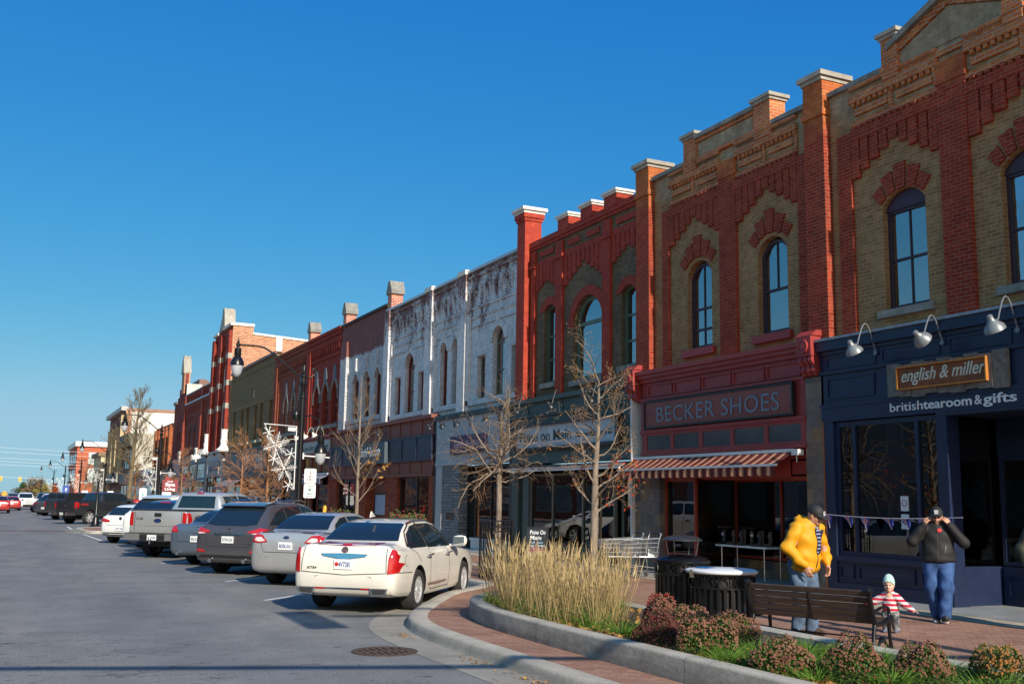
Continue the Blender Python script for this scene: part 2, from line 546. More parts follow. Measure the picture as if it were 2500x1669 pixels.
# ------------------------------------------------------------------ building helpers (street fronts face -X)
XW, XS = 15.22, 15.0
def arch(y0, y1, z0, zs, rise, n=12, point=False):
    p = [(y0, z0), (y1, z0), (y1, zs)]
    w, c = y1 - y0, (y0 + y1) / 2
    if rise > .01:
        if point:
            for i in range(1, n):
                t = 1 - 2 * i / n
                p.append((c + t * w / 2, zs + rise * (1 - abs(t) ** 1.7)))
        else:
            rise = min(rise, w / 2)
            r = (w * w / 4 + rise * rise) / (2 * rise)
            a = math.asin(min(1, w / 2 / r))
            for i in range(1, n):
                t = a * (1 - 2 * i / n)
                p.append((c + r * math.sin(t), zs + rise - r + r * math.cos(t)))
    p.append((y0, zs))
    return p

def wall(t, y0, y1, z0, z1, holes, m, X=XW, th=.28, name='wall', poly=None):
    return MB().prism(poly or [(y0, z0), (y1, z0), (y1, z1), (y0, z1)], X, X + th, 'x', 0, holes).build(name, m, t)

def win(t, y0, y1, z0, zs, rise, fm, X=XW, rec=.12, fw=.06, bars=(), vbar=(), pane=None, curtain=None, point=False, fn='window'):
    o = arch(y0, y1, z0, zs, rise, point=point)
    i = arch(y0 + fw, y1 - fw, z0 + fw, zs, max(rise - fw, 0) if rise > .01 else 0, point=point)
    if rise <= .01:
        i = [(a, min(b, zs - fw)) for a, b in i]
    mb = MB().prism(o, X + rec, X + rec + .09, 'x', 0, [i])
    for k, b in enumerate(bars):
        mb.box(X + rec + .012, X + rec + .07, y0 + fw * .9, y1 - fw * .9, b - fw * .42, b + fw * .42)
    for b, za, zb in vbar:
        mb.box(X + rec + .02, X + rec + .065, b - .014, b + .014, za, zb)
    f = mb.build(fn, fm, t)
    MB().prism(i, X + rec + .045, X + rec + .05).build('pane', pane or G_UP, f)
    if curtain:
        MB().prism(i, X + rec + .16, X + rec + .165).build('curtain', curtain, f)
    return f

def bars4(mb, y0, y1, z0, z1, w, x0, x1, m=0):
    mb.box(x0, x1, y0, y1, z1 - w, z1, m).box(x0, x1, y0, y1, z0, z0 + w, m)
    mb.box(x0, x1, y0, y0 + w, z0 + w, z1 - w, m).box(x0, x1, y1 - w, y1, z0 + w, z1 - w, m)
    return mb

def corbels(mb, ya, yb, zt, zlo, zhi, n, x0, x1, m=0, steps=4, gap=.25):
    w = (yb - ya) / n
    for i in range(n):
        e = abs(2 * (i + .5) / n - 1)
        z = zhi - (zhi - zlo) * round(e * steps) / steps
        y = ya + i * w
        g = w * gap * (1 if i % 2 else .55)
        mb.box(x0, x1, y + g / 2, y + w - g / 2, z, zt, m)
        if i % 2 == 0:
            mb.box(x0 + .012, x1 - .004, y - g * .51, y + w + g * .51, z + (zt - z) * .28, z + (zt - z) * .45, m)
    return mb

def fan(mb, c, zc, r0, lens, a0, a1, x0, x1, m=0):
    """hood of radiating brick fingers of different lengths"""
    n = len(lens)
    for i, L in enumerate(lens):
        a = a0 + (a1 - a0) * i / n
        b = a0 + (a1 - a0) * (i + .80) / n
        p = [(c + r * math.cos(q), zc + r * math.sin(q)) for r, q in ((r0, a), (r0 + L, a), (r0 + L, b), (r0, b))]
        mb.prism(p, x0, x1, 'x', m)
    return mb

def cap(mb, y0, y1, z, h=.16, o=.09, x0=None, x1=None, m=0):
    x0 = XW - .12 if x0 is None else x0
    x1 = x0 + .62 if x1 is None else x1
    for k, (d, a, b) in enumerate(((o * .45, 0, .45), (o, .45, 1.0))):
        mb.box(x0 - d, x1 + d, y0 - d, y1 + d, z + a * h, z + b * h, m)
    return mb

def shell(t, y0, y1, z1, m, depth=14, X=None, z0=5.0):
    X = XW + .5 if X is None else X
    MB().box(X + .4, X + depth, y0 + .004, y1 - .004, z0, z1 - .35).box(XW + .282, X + .398, y0 + .006, y0 + .2, z0, z1 - .3).box(XW + .282, X + .398, y1 - .2, y1 - .006, z0, z1 - .3).build('rear_block', m, t)

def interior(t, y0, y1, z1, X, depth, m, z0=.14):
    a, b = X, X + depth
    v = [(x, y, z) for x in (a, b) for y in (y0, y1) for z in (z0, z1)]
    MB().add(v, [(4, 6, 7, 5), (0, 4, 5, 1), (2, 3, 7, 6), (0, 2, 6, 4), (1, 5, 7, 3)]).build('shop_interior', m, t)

def shopwin(t, y0, y1, z0, z1, X, fm, fw=.07, mull=(), hb=(), pane=None, name='shop_window'):
    mb = bars4(MB(), y0, y1, z0, z1, fw, X, X + .09)
    for y in mull:
        mb.box(X - .004, X + .085, y - fw * .45, y + fw * .45, z0 + fw, z1 - fw)
    for z in hb:
        mb.box(X + .004, X + .08, y0 + fw, y1 - fw, z - fw * .35, z + fw * .35)
    f = mb.build(name, fm, t)
    MB().box(X + .04, X + .05, y0 + fw * .5, y1 - fw * .5, z0 + fw * .5, z1 - fw * .5).build('pane', pane or G_SHOP, f)
    return f

def door(t, y0, y1, z0, z1, X, fm, pane=None, kick=.35, hside=1):
    mb = bars4(MB(), y0, y1, z0, z1, .11, X, X + .06)
    mb.box(X + .005, X + .055, y0 + .1, y1 - .1, z0 + .1, z0 + kick)
    d = mb.build('door', fm, t)
    MB().box(X + .02, X + .03, y0 + .1, y1 - .1, z0 + kick, z1 - .1).build('pane', pane or G_SHOP, d)
    y = y0 + .06 if hside > 0 else y1 - .06
    MB().tube([(X, y, 1.0), (X - .06, y, 1.02), (X - .06, y, 1.32), (X, y, 1.34)], .014, 6).build('handle', M_STEEL, d, 60)
    return d

def gooseneck(y, z, out, shade, m, label, group, x=XS, tilt=.5, s=1.0, r=.016, drop=.55):
    t = thing('gooseneck_lamp', label, 'wall lamp', (x, y, z), 0, group)
    pts = []
    for k in range(13):
        a = k / 12
        pts.append((x - out * a, y, z + drop * math.sin(min(a * 1.35, 1) * math.pi * .92) * (1 if a < .74 else 1 - (a - .74) * .9)))
    e = pts[-1]
    MB().tube(pts, r, 6).lathe([(.045, -.012), (.045, .012)], (x - .012, y, z), 10, 0, Matrix.Rotation(R(90), 3, 'Y')).build('arm', m, t, 60)
    M = Matrix.Rotation(-tilt, 3, 'Y')
    MB().lathe([(.02 * s, .10 * s), (.045 * s, .085 * s), (.05 * s, .02 * s), (.085 * s, -.03 * s), (.155 * s, -.10 * s), (.17 * s, -.17 * s), (.15 * s, -.165 * s), (.07 * s, -.04 * s), (.01, -.02)], e, 18, 0, M).build('lamp_shade', shade, t, 50)
    return t

# materials
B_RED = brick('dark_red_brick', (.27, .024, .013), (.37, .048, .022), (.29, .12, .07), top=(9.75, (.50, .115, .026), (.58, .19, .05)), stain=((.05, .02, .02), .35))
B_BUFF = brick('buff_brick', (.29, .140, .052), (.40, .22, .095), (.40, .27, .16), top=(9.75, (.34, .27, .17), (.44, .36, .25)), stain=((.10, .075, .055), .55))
B_ORG = brick('parapet_orange_brick', (.50, .115, .026), (.60, .20, .055), (.45, .33, .25), stain=((.12, .03, .02), .5))
B_RED2 = brick('painted_red_brick', (.36, .036, .018), (.44, .055, .027), (.30, .05, .03), rough=.7, tone=.2)
B_BRN = brick('brown_buff_brick', (.17, .11, .062), (.24, .165, .10), (.10, .075, .055), stain=((.07, .05, .035), .5))
B_WHITE = brick('peeling_white_brick', (.76, .77, .79), (.84, .84, .85), (.28, .26, .28), peel=((.12, .03, .022), (.20, .06, .04), 6.5, 11.5, .42), rough=.7, tone=.12)
B_WHRED = brick('half_painted_brick', (.60, .62, .64), (.70, .71, .72), (.16, .15, .17), peel=((.20, .045, .032), (.29, .075, .05), 8.55, 9.45, 1.1), rough=.75, tone=.15)
M_STONE = mat('cap_stone', (.36, .34, .29), .9, var=.35, vs=3, bump=.6, bs=25, bd=.02)
M_STONED = mat('weathered_stone', (.24, .235, .215), .9, var=.45, vs=3, bump=.6, bs=25, bd=.02)
M_CAPW = mat('white_cap', (.68, .66, .60), .8, var=.2, vs=4)
M_NAVY = mat('navy_paint', (.012, .021, .058), .42, spec=.45, var=.25, vs=2, rv=.2)
M_NAVYD = mat('dark_navy_paint', (.012, .018, .045), .45, var=.25)
M_MAROON = mat('maroon_paint', (.30, .036, .032), .5, var=.2, vs=2, rv=.15)
M_REDP = mat('red_brown_paint', (.36, .052, .028), .5, var=.2, vs=2)
M_SAGE = mat('sage_green_paint', (.062, .088, .078), .55, var=.18, vs=1.5)
M_SAGED = mat('dark_teal_paint', (.042, .085, .085), .5, var=.15)
M_GREYP = mat('pale_grey_paint', (.42, .44, .46), .6, var=.15, vs=1.2)
M_BROWNP = mat('rust_brown_panel', (.215, .062, .038), .6, var=.15, vs=1.5)
M_BLACK = mat('black_paint', (.012, .012, .014), .4, var=.2)
M_DGREY = mat('charcoal_paint', (.045, .047, .052), .5, var=.2)
M_PURP = mat('plum_frame', (.045, .022, .040), .5, var=.2)
M_WFR = mat('white_paint', (.70, .70, .68), .5, var=.12)
M_GREENF = mat('green_frame', (.10, .155, .115), .5, var=.2)
M_TAUPE = mat('taupe_frame', (.17, .15, .115), .6, var=.2)
M_REDF = mat('red_window_frame', (.20, .025, .02), .5, var=.2)
M_STEEL = mat('brushed_steel', (.55, .56, .57), .3, 1.0, var=.1)
M_LAMPG = mat('grey_lamp_enamel', (.20, .22, .24), .35, .3, var=.1)
M_DARK = mat('dark_room', (.012, .012, .013), .9)
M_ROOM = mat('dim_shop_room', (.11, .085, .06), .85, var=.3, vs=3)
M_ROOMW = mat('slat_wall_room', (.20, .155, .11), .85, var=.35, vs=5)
M_TAR = mat('flat_roof_tar', (.05, .05, .052), .9)
M_CURT = mat('net_curtain', (.55, .58, .62), .9, var=.35, vs=6)
M_BLIND = mat('pale_blind', (.62, .63, .62), .9, var=.08)
M_WOOD = mat('weathered_board', (.19, .17, .15), .85, var=.5, vs=9, bump=.7, bs=30)
M_RUSTS = mat('rusty_sign_steel', (.25, .078, .024), .6, .2, var=.5, vs=5)
M_RUSTE = mat('rusty_frame', (.52, .20, .035), .55, .2, var=.3)
M_LETW = mat('white_lettering', (.78, .80, .82), .5)
M_LETC = mat('cream_lettering', (.66, .62, .50), .5)
M_LETD = mat('dark_green_lettering', (.012, .04, .042), .4)
M_LETG = mat('pewter_lettering', (.20, .22, .27), .4, .4)
G_UP = glass('upper_window_glass', (.34, .50, .68), .30, .01, .02)
G_SHOP = glass('shop_glass', (.62, .66, .66), .05, .003, .004)
def tiles():
    n = NT('slate_tiles')
    g = n('NewGeometry', out=None)
    sp = n('SeparateXYZ', {0: g.outputs['Position']}, out=None)
    v = n('CombineXYZ', {0: n.math('ADD', sp.outputs[1], sp.outputs[0]), 1: sp.outputs[2], 2: 0.0})
    b = n('TexBrick', {'Vector': v, 'Color1': (0, 0, 0), 'Color2': (1, 1, 1), 'Mortar': (.5, .5, .5), 'Scale': 1.0, 'Mortar Size': .005, 'Brick Width': .31, 'Row Height': .31}, out=None)
    b.offset = 0.5
    c = n.ramp(b.outputs[0], [(0, (.30, .16, .065)), (.3, (.10, .09, .095)), (.5, (.23, .165, .115)), (.75, (.15, .12, .12)), (1, (.34, .20, .09))])
    c = n.mix(1.0, c, n.ramp(n.noise(g.outputs['Position'], 6, 5, .65), [(.3, .75), (.7, 1.2)]), 'MULTIPLY')
    c = n.mix(b.outputs['Fac'], c, (.10, .09, .08))
    return n.surf(n.bsdf(c, .6, 0, .4, 0, n.bump(n.noise(g.outputs['Position'], 22, 5), .35, .01)))
M_TILE = tiles()
def stripes():
    n = NT('striped_awning_canvas')
    sp = n('SeparateXYZ', {0: n.pos()}, out=None)
    u = n.math('FRACT', n.math('MULTIPLY', sp.outputs[1], 1 / .30))
    c = n.ramp(u, [(0.0, (.10, .022, .022)), (.22, (.115, .024, .022)), (.36, (.40, .13, .07)), (.5, (.62, .40, .25)), (.64, (.40, .13, .07)), (.80, (.12, .024, .022)), (1.0, (.10, .022, .022))])
    return n.surf(n.bsdf(c, .8, 0, .2, 0, None, **{'Subsurface Weight': 0.0}))
M_STRIPE = stripes()

# ------------------------------------------------------------------ the tea room (nearest building)
EY0, EY1 = 9.2, 16.55
tea = thing('tea_room_building', 'buff and dark red brick shop with navy front and gabled parapet, nearest in the row', 'building', (XW, 12.9, 0))
wins = [(13.81, 14.88), (11.07, 12.14)]
holes = [arch(a, b, 5.56, 7.62, .30) for a, b in wins]
gab = [(EY0, 5.0), (EY1, 5.0), (EY1, 10.40), (14.5, 10.40), (14.5, 10.75), (13.05, 11.30), (11.6, 10.75), (11.6, 10.40), (EY0, 10.40)]
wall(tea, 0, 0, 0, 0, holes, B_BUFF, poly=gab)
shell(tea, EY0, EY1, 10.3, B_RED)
for a, b in wins:
    win(tea, a, b, 5.62, 7.56, 0, M_PURP, rec=.13, fw=.055, bars=(6.57,), vbar=[((a + b) / 2, 5.65, 7.5)], curtain=M_CURT)
    MB().prism(arch(a + .005, b - .005, 7.56, 7.62, .29), XW + .10, XW + .16).build('window_head', M_PURP, tea)
    MB().box(XW - .10, XW + .12, a - .14, b + .14, 5.44, 5.58).build('window_sill', M_STONED, tea)
    c = (a + b) / 2
    fan(MB(), c, 7.10, .83, [.30, .42, .52, .43, .31], R(48), R(132), XW - .045, XW + .02).build('brick_hood', B_RED, tea)
def romanesque(t, y0, y1, pil, sub, mid, bays, capy, smallcap, gable=False):
    """red pilasters, corbel tables, panels and caps shared by the twin brick fronts"""
    mb = MB()
    for a, b in pil:
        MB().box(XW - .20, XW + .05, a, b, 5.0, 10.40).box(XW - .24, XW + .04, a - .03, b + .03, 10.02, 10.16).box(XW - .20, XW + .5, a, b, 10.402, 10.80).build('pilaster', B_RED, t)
    for a, b in sub:
        MB().box(XW - .07, XW + .05, a, b, 5.0, 9.42).build('side_pilaster', B_RED, t)
    for a, b in mid:
        MB().box(XW - .085, XW + .05, a, b, 5.0, 10.06).box(XW - .11, XW + .04, a - .03, b + .03, 9.62, 9.72).build('pilaster', B_RED, t)
    for a, b in bays:
        corbels(mb, a, b, 9.30, 8.42, 8.98, 9, XW - .07, XW + .05)
        mb.box(XW - .085, XW + .05, a, b, 9.22, 9.44)
        for k in range(int((b - a) / .16)):
            mb.box(XW - .10, XW + .05, a + k * .16 + .02, a + k * .16 + .11, 9.44, 9.52)
    mb.build('corbel_table', B_RED, t)
    mb = MB()
    for a, b in bays:
        mb.box(XW - .06, XW + .05, a, b, 9.52, 9.62).box(XW - .09, XW + .05, a, b, 10.02, 10.18)
        w = (b - a) / 2
        for k in range(2):
            ya, yb = a + k * w + .12, a + (k + 1) * w - .12
            mb.box(XW - .05, XW + .05, ya, yb, 9.74, 9.88)
            mb.box(XW - .04, XW + .05, ya - .12, ya - .02, 9.62, 10.02)
        for k in range(int((b - a) / .15)):
            mb.box(XW - .07, XW + .05, a + k * .15 + .02, a + k * .15 + .10, 9.94, 10.02)
        mb.box(XW - .10, XW + .05, a, b, 10.30, 10.38)
    mb.build('parapet_panels', B_ORG, t)
    for a, b, zt in smallcap:
        mb = MB()
        mb.box(XW - .11, XW + .34, a, b, 10.18, zt)
        mb.box(XW - .13, XW + .1, a - .03, b + .03, 10.36, 10.44)
        mb.build('parapet_pier', B_ORG, t)
        cap(MB(), a, b, zt, .15, .08, XW - .11, XW + .34).build('cap_stone', M_STONE, t)
    for a, b, zt in capy:
        cap(MB(), a + .02, b - .02, zt, .19, .10, XW - .20, XW + .5).build('cap_stone', M_STONE, t)
romanesque(tea, EY0, EY1, [(9.0, 9.6)], [(15.62, 16.0), (9.9, 10.25)], [(12.72, 13.36)], [(13.36, 15.62), (10.25, 12.72)], [(9.0, 9.6, 10.8)], [(14.26, 14.66, 11.0), (11.45, 11.85, 11.0)])
MB().prism([(11.75, 10.40), (14.35, 10.40), (14.35, 10.62), (13.05, 11.10), (11.75, 10.62)], XW - .02, XW + .05).build('gable_panel', B_BUFF, tea)
mb = MB()
for s in (1, -1):
    a, b, c, d = (13.05, 11.30), (13.05 + s * 1.45, 10.75), (13.05 + s * 1.45, 10.88), (13.05, 11.43)
    mb.prism([a, b, c, d], XW - .16, XW + .36)
    mb.box(XW - .08, XW + .36, 13.05 + s * 1.45, 13.05 + s * 3.4, 10.40, 10.50)
mb.build('coping', M_STONED, tea)
mb = MB()
for s in (1, -1):
    a, b, c, d = (13.05, 11.12), (13.05 + s * 1.4, 10.60), (13.05 + s * 1.4, 10.76), (13.05, 11.30)
    mb.prism([a, b, c, d], XW - .06, XW + .04)
mb.box(XW - .05, XW + .04, 11.65, 14.45, 10.18, 10.30)
mb.build('gable_trim', B_ORG, tea)
# navy shop front
mb = MB()
mb.box(XS - .02, XW + .3, EY0, 16.50, 4.49, 4.94).box(XS - .14, XW + .3, EY0, 16.53, 4.94, 5.14).box(XS - .06, XW, EY0, 16.51, 4.86, 4.94)
mb.box(XS - .02, XW + .3, EY0, 16.48, 3.81, 4.49).box(XS - .07, XW + .3, EY0, 16.48, 4.46, 4.52).box(XS - .07, XW + .3, EY0, 16.48, 3.78, 3.85)
mb.box(XS - .05, XW + .3, EY0, 16.46, 3.50, 3.78)
for a, b in ((14.95, 16.30), (13.4, 14.8), (11.9, 13.2), (10.2, 11.7)):
    bars4(mb, a, b, 4.55, 4.82, .03, XS - .04, XS)
bars4(mb, 15.0, 16.3, 3.95, 4.38, .035, XS - .045, XS)
mb.build('fascia', M_NAVY, tea)
MB().box(XS - .18, XW + .02, EY0, 16.55, 5.14, 5.19).build('flashing', mat('lead_flashing', (.30, .33, .37), .5, .5, var=.3, vs=6), tea)
mb = MB()
mb.box(XS - .03, XS + .2, 16.16, 16.46, .12, 3.50).box(XS - .05, XS + .25, 13.32, 13.54, .12, 3.50).box(XS - .09, XS + .28, 13.28, 13.58, .12, .34)
mb.box(XS + .0, XS + .3, 13.54, 16.16, .12, .80).box(XS - .08, XS + .28, 13.54, 16.2, .12, .34).box(XS - .06, XS + .2, 13.54, 16.2, .76, .86)
for a, b in ((15.72, 16.10), (14.20, 15.60), (13.62, 14.05)):
    bars4(mb, a, b, .43, .70, .03, XS - .03, XS + .01)
mb.box(16.2, 16.35, 9.2, 13.32, .12, .8).box(16.2, 16.5, 9.2, 13.32, 2.75, 3.5)
bars4(mb, 12.62, 13.2, .3, .66, .03, 16.17, 16.2)
mb.box(XS + .2, 16.3, 13.36, 13.50, .12, .8)
mb.build('shop_front', M_NAVY, tea)
shopwin(tea, 13.54, 16.16, .86, 3.48, XS + .03, M_NAVY, .09, (15.66, 14.08))
shopwin(tea, 12.52, 13.32, .82, 2.75, 16.22, M_NAVY, .07)
MB().box(XS + .25, 16.22, 13.40, 13.45, .8, 3.5).build('return_pane', G_SHOP, tea)
door(tea, 11.45, 12.35, .16, 2.5, 16.22, M_NAVY, kick=.75, hside=-1)
shopwin(tea, 9.4, 11.35, .82, 2.75, 16.22, M_NAVY, .07)
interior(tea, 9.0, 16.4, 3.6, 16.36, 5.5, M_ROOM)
MB().box(XS + .35, 16.36, 16.25, 16.4, .14, 3.5).box(XS + .3, 16.36, 13.5, 16.25, .12, .7).box(XS + .3, 16.36, 13.5, 16.25, 3.46, 3.55).build('display_bay', M_ROOM, tea)
MB().box(XS - .04, 16.2, 9.2, 13.32, 3.44, 3.5).build('porch_ceiling', M_NAVYD, tea)
# tea room signs
t = thing('wooden_sign', 'rusty steel sign with pale script on grey barn boards over the navy shop front', 'sign', (XS - .05, 13.3, 3.86))
mb = MB()
for k in range(9):
    a = 14.59 - k * .294
    mb.box(XS - .12 - .012 * (k % 2), XS - .05, a - .288, a, 3.86 - .02 * (k % 3), 4.47 + (.0 if k in (0, 8) else -.035 * (k % 2)))
mb.build('barn_boards', M_WOOD, t)
MB().box(XS - .16, XS - .132, 12.32, 14.29, 3.97, 4.375).build('sign_plate', M_RUSTS, t)
bars4(MB(), 12.31, 14.30, 3.96, 4.385, .025, XS - .20, XS - .13).build('sign_frame', M_RUSTE, t)
letters('lettering', 'english & miller', .33, FM(14.22, 4.10, XS - .165), M_LETC, t, .008, .006, .32, fit=1.86)
t = thing('letter_sign', 'white british tearoom and gifts lettering fixed along the navy fascia band', 'sign', (XS - .06, 13.2, 3.55))
letters('lettering', 'british', .235, FM(14.62, 3.585, XS - .06), M_LETW, t, .008, -.004, 0, fit=.78)
letters('lettering', 'tearoom', .235, FM(13.80, 3.585, XS - .06), M_LETW, t, .008, .008, 0, fit=1.06)
letters('lettering', '&', .235, FM(12.69, 3.585, XS - .06), M_LETW, t, .008, -.004, 0, fit=.15)
letters('lettering', 'gifts', .235, FM(12.50, 3.585, XS - .06), M_LETW, t, .008, .008, 0, fit=.66)
gooseneck(14.92, 4.75, .62, M_LAMPG, M_LAMPG, 'grey gooseneck lamp over the blank left panel of the navy front', 'gooseneck lamps on the navy front', XS - .05, .55, 1.0)
gooseneck(13.32, 4.74, .60, M_LAMPG, M_LAMPG, 'grey gooseneck lamp twisted downward right above the rusty script sign', 'gooseneck lamps on the navy front', XS - .05, .95, 1.0, drop=.48)
gooseneck(11.76, 4.75, .62, M_LAMPG, M_LAMPG, 'grey gooseneck lamp at the right end of the navy front', 'gooseneck lamps on the navy front', XS - .05, .5, 1.05)

# ------------------------------------------------------------------ the shoe shop
BY0, BY1 = 16.55, 23.26
shoe = thing('shoe_shop_building', 'buff and dark red brick shop with maroon front and striped awning', 'building', (XW, 19.9, 0))
wins = [(20.46, 21.48), (17.70, 18.72)]
wall(shoe, BY0, BY1, 4.9, 10.4, [arch(a, b, 5.62, 7.45, .38) for a, b in wins], B_BUFF, poly=[(BY0, 4.9), (BY1, 4.9), (BY1, 10.4), (21.3, 10.4), (21.3, 10.92), (18.2, 10.92), (18.2, 10.4), (BY0, 10.4)])
shell(shoe, BY0, BY1, 10.3, B_RED)
for k, (a, b) in enumerate(wins):
    c = (a + b) / 2
    win(shoe, a + .02, b - .02, 5.64, 7.40, .36, M_PURP, rec=.13, fw=.065, bars=(6.62,) if k else (6.62, 6.1), vbar=[(c, 6.62, 7.7)] if k else [(c, 5.7, 6.6), (c, 6.65, 7.7)], curtain=M_CURT if k == 0 else mat('deep_blue_blind', (.10, .16, .26), .9))
    MB().box(XW - .12, XW + .12, a - .16, b + .12, 5.42, 5.60).build('window_sill', M_MAROON, shoe)
    fan(MB(), c, 7.12, .80, [.28, .42, .55, .42, .28], R(44), R(136), XW - .045, XW + .02).build('brick_hood', B_RED, shoe)
romanesque(shoe, BY0, BY1, [(16.25, 16.85), (22.94, 23.58)], [(22.2, 22.5), (16.98, 17.25)], [(19.41, 20.04)], [(20.04, 22.2), (17.25, 19.41)], [(16.25, 16.85, 10.8), (22.94, 23.58, 10.8)], [(20.95, 21.45, 11.02), (18.05, 18.62, 11.02)])
MB().box(XW - .05, XW + .02, 18.7, 20.9, 10.46, 10.84).build('parapet_inset', B_BUFF, shoe)
mb = MB()
bars4(mb, 18.6, 21.0, 10.38, 10.94, .09, XW - .09, XW + .02)
mb.build('parapet_frame', B_ORG, shoe)
mb = MB()
mb.box(XW - .16, XW + .36, 18.64, 20.93, 10.94, 11.04)
mb.box(XW - .12, XW + .36, 21.46, 22.95, 10.40, 10.50).box(XW - .12, XW + .36, 16.87, 18.03, 10.40, 10.50)
mb.build('coping', M_STONED, shoe)
# maroon front
mb = MB()
mb.box(XS - .20, XW + .2, 16.95, 23.3, 5.12, 5.22).box(XS - .14, XW + .2, 16.95, 23.3, 5.02, 5.12).box(XS - .07, XW + .2, 16.95, 23.3, 4.92, 5.02)
mb.box(XS, XW + .2, 16.95, 23.25, 3.05, 4.92)
for k in range(5):
    a = 17.08 + k * 1.19
    bars4(mb, a, a + 1.10, 4.54, 4.85, .035, XS - .035, XS)
mb.box(XS - .06, XS + .02, 16.95, 23.25, 4.44, 4.50).box(XS - .07, XS + .02, 16.95, 23.25, 3.60, 3.68).box(XS - .06, XS + .02, 16.95, 23.25, 3.02, 3.08)
mb.box(XS - .03, XS + .02, 16.95, 23.25, 3.08, 3.16).box(XS - .03, XS + .02, 16.95, 23.25, 3.53, 3.60)
for k in range(6):
    a = 16.97 + k * 1.20
    mb.box(XS - .035, XS + .02, a, a + .14, 3.16, 3.53)
mb.box(XS - .03, XS + .02, 16.97, 17.12, 3.66, 4.45).box(XS - .03, XS + .02, 23.08, 23.24, 3.66, 4.45)
mb.box(XS + .1, XS + .3, 16.95, 23.26, 2.42, 3.05)
mb.build('fascia', M_MAROON, shoe)
mb = MB()
for k in range(5):
    a = 17.11 + k * 1.20
    mb.box(XS - .012, XS - .004, a, a + 1.06, 3.16, 3.53)
mb.build('transom_lights', mat('dull_transom_glass', (.055, .075, .085), .12, 0, .8, var=.35, vs=2), shoe)
for y in (16.72, 23.52):
    mb = MB()
    mb.box(XS - .26, XW + .05, y - .22, y + .22, 4.88, 5.30)
    mb.prism([(XS - .26, 5.30), (XW, 5.30), (XW, 5.42), (XS - .10, 5.42)], y - .25, y + .25, 'y')
    for j in range(3):
        q = y - .15 + j * .15
        mb.prism([(XS - .22, 4.88), (XS - .24, 4.78), (XS - .14, 4.68), (XS - .17, 4.58), (XS - .08, 4.48), (XW - .05, 4.46), (XW - .05, 4.88)], q - .055, q + .055, 'y')
    mb.lathe([(.15, -.03), (.15, .03), (.11, .03), (.11, .015), (.075, .015), (.075, .035), (.03, .035)], (XS - .275, y, 5.08), 20, 0, Matrix.Rotation(R(-90), 3, 'Y'))
    mb.build('scroll_bracket', M_MAROON, shoe)
MB().box(XS - .02, XS + .3, 22.42, 23.56, .12, 3.0).box(XS + .3, 16.4, 23.0, 23.26, .12, 3.0).build('tile_pier', M_TILE, shoe)
mb = MB().box(XS - .02, XS + .32, 16.42, 16.98, .12, 4.46).box(XS + .32, 16.4, 16.56, 16.9, .12, 3.0)
mb.build('tile_pier', M_TILE, shoe)
MB().box(XS - .04, XS + .02, 16.42, 16.46, .12, 3.5).build('copper_trim', mat('copper_trim', (.48, .16, .07), .4, .8), shoe)
mb = MB().box(XS + .12, XS + .30, 21.16, 22.42, .12, .52).box(16.30, 16.5, 17.72, 21.16, .12, .52)
mb.build('stone_base', M_TILE, shoe)
shopwin(shoe, 21.12, 22.42, .55, 2.42, XS + .14, M_REDP, .06)
MB().box(XS + .2, 16.32, 21.10, 21.14, .55, 2.42).build('return_pane', G_SHOP, shoe)
shopwin(shoe, 17.70, 21.14, .55, 2.42, 16.32, M_REDP, .055, (19.4,))
door(shoe, 16.95, 17.66, .16, 2.3, 16.32, M_REDP, hside=-1)
MB().box(XS + .3, 16.4, 16.95, 21.12, 2.40, 2.46).build('porch_ceiling', M_REDP, shoe)
mb = MB().box(XS + .14, XS + .24, 16.98, 17.66, 2.36, 2.85)
bars4(mb, 17.05, 17.6, 2.43, 2.79, .04, XS + .10, XS + .15)
mb.build('header_panel', M_REDP, shoe)
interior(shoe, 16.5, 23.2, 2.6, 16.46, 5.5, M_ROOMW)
mb = MB()
for k in range(16):
    mb.box(18.36, 18.40, 16.7, 23.0, .5 + k * .13, .60 + k * .13)
mb.build('slat_wall', mat('slatwall_boards', (.34, .26, .19), .7, var=.2, vs=4), shoe)
# sign and awning
t = thing('shop_sign', 'maroon fascia sign board with raised pewter shoe shop lettering', 'sign', (XS, 20.1, 3.73))
MB().box(XS - .10, XS - .02, 17.27, 22.97, 3.73, 4.39).build('sign_board', mat('sign_oxblood', (.23, .040, .024), .28, var=.3, vs=1.4), t)
bars4(MB(), 17.25, 22.99, 3.71, 4.41, .04, XS - .13, XS - .03).build('sign_frame', M_BLACK, t)
letters('lettering', 'BECKER SHOES', .56, FM(22.45, 3.85, XS - .105), M_LETG, t, .012, .0, 0, fit=4.72, spacing=1.05)
t = thing('striped_awning', 'rust and cream striped fabric awning with scalloped edge above the shoe shop window', 'awning', (XS, 20.4, 2.6))
XA, za = 14.46, 2.66
NS = 120
vv, ff = [], []
for i in range(NS + 1):
    y = 17.33 + (23.56 - 17.33) * i / NS
    for k in range(5):
        a = k / 4
        vv.append((XS - .05 + (XA - XS + .05) * a, y, 2.95 + (za - 2.95) * a - .02 * math.sin(math.pi * a)))
for i in range(NS):
    for k in range(4):
        ff.append((i * 5 + k, i * 5 + k + 1, i * 5 + k + 6, i * 5 + k + 5))
MB().add(vv, ff).build('canvas', M_STRIPE, t, 80)
vv, ff = [], []
for i in range(NS + 1):
    y = 17.33 + (23.56 - 17.33) * i / NS
    d = .19 + .035 * abs(math.sin(math.pi * (y - 17.33) / .30))
    w = .012 * math.sin(2 * math.pi * y / .30)
    vv += [(XA - .012, y, za - .02), (XA - .014 + w, y, za - .02 - d * .6), (XA - .012 + w * 1.6, y, za - .02 - d)]
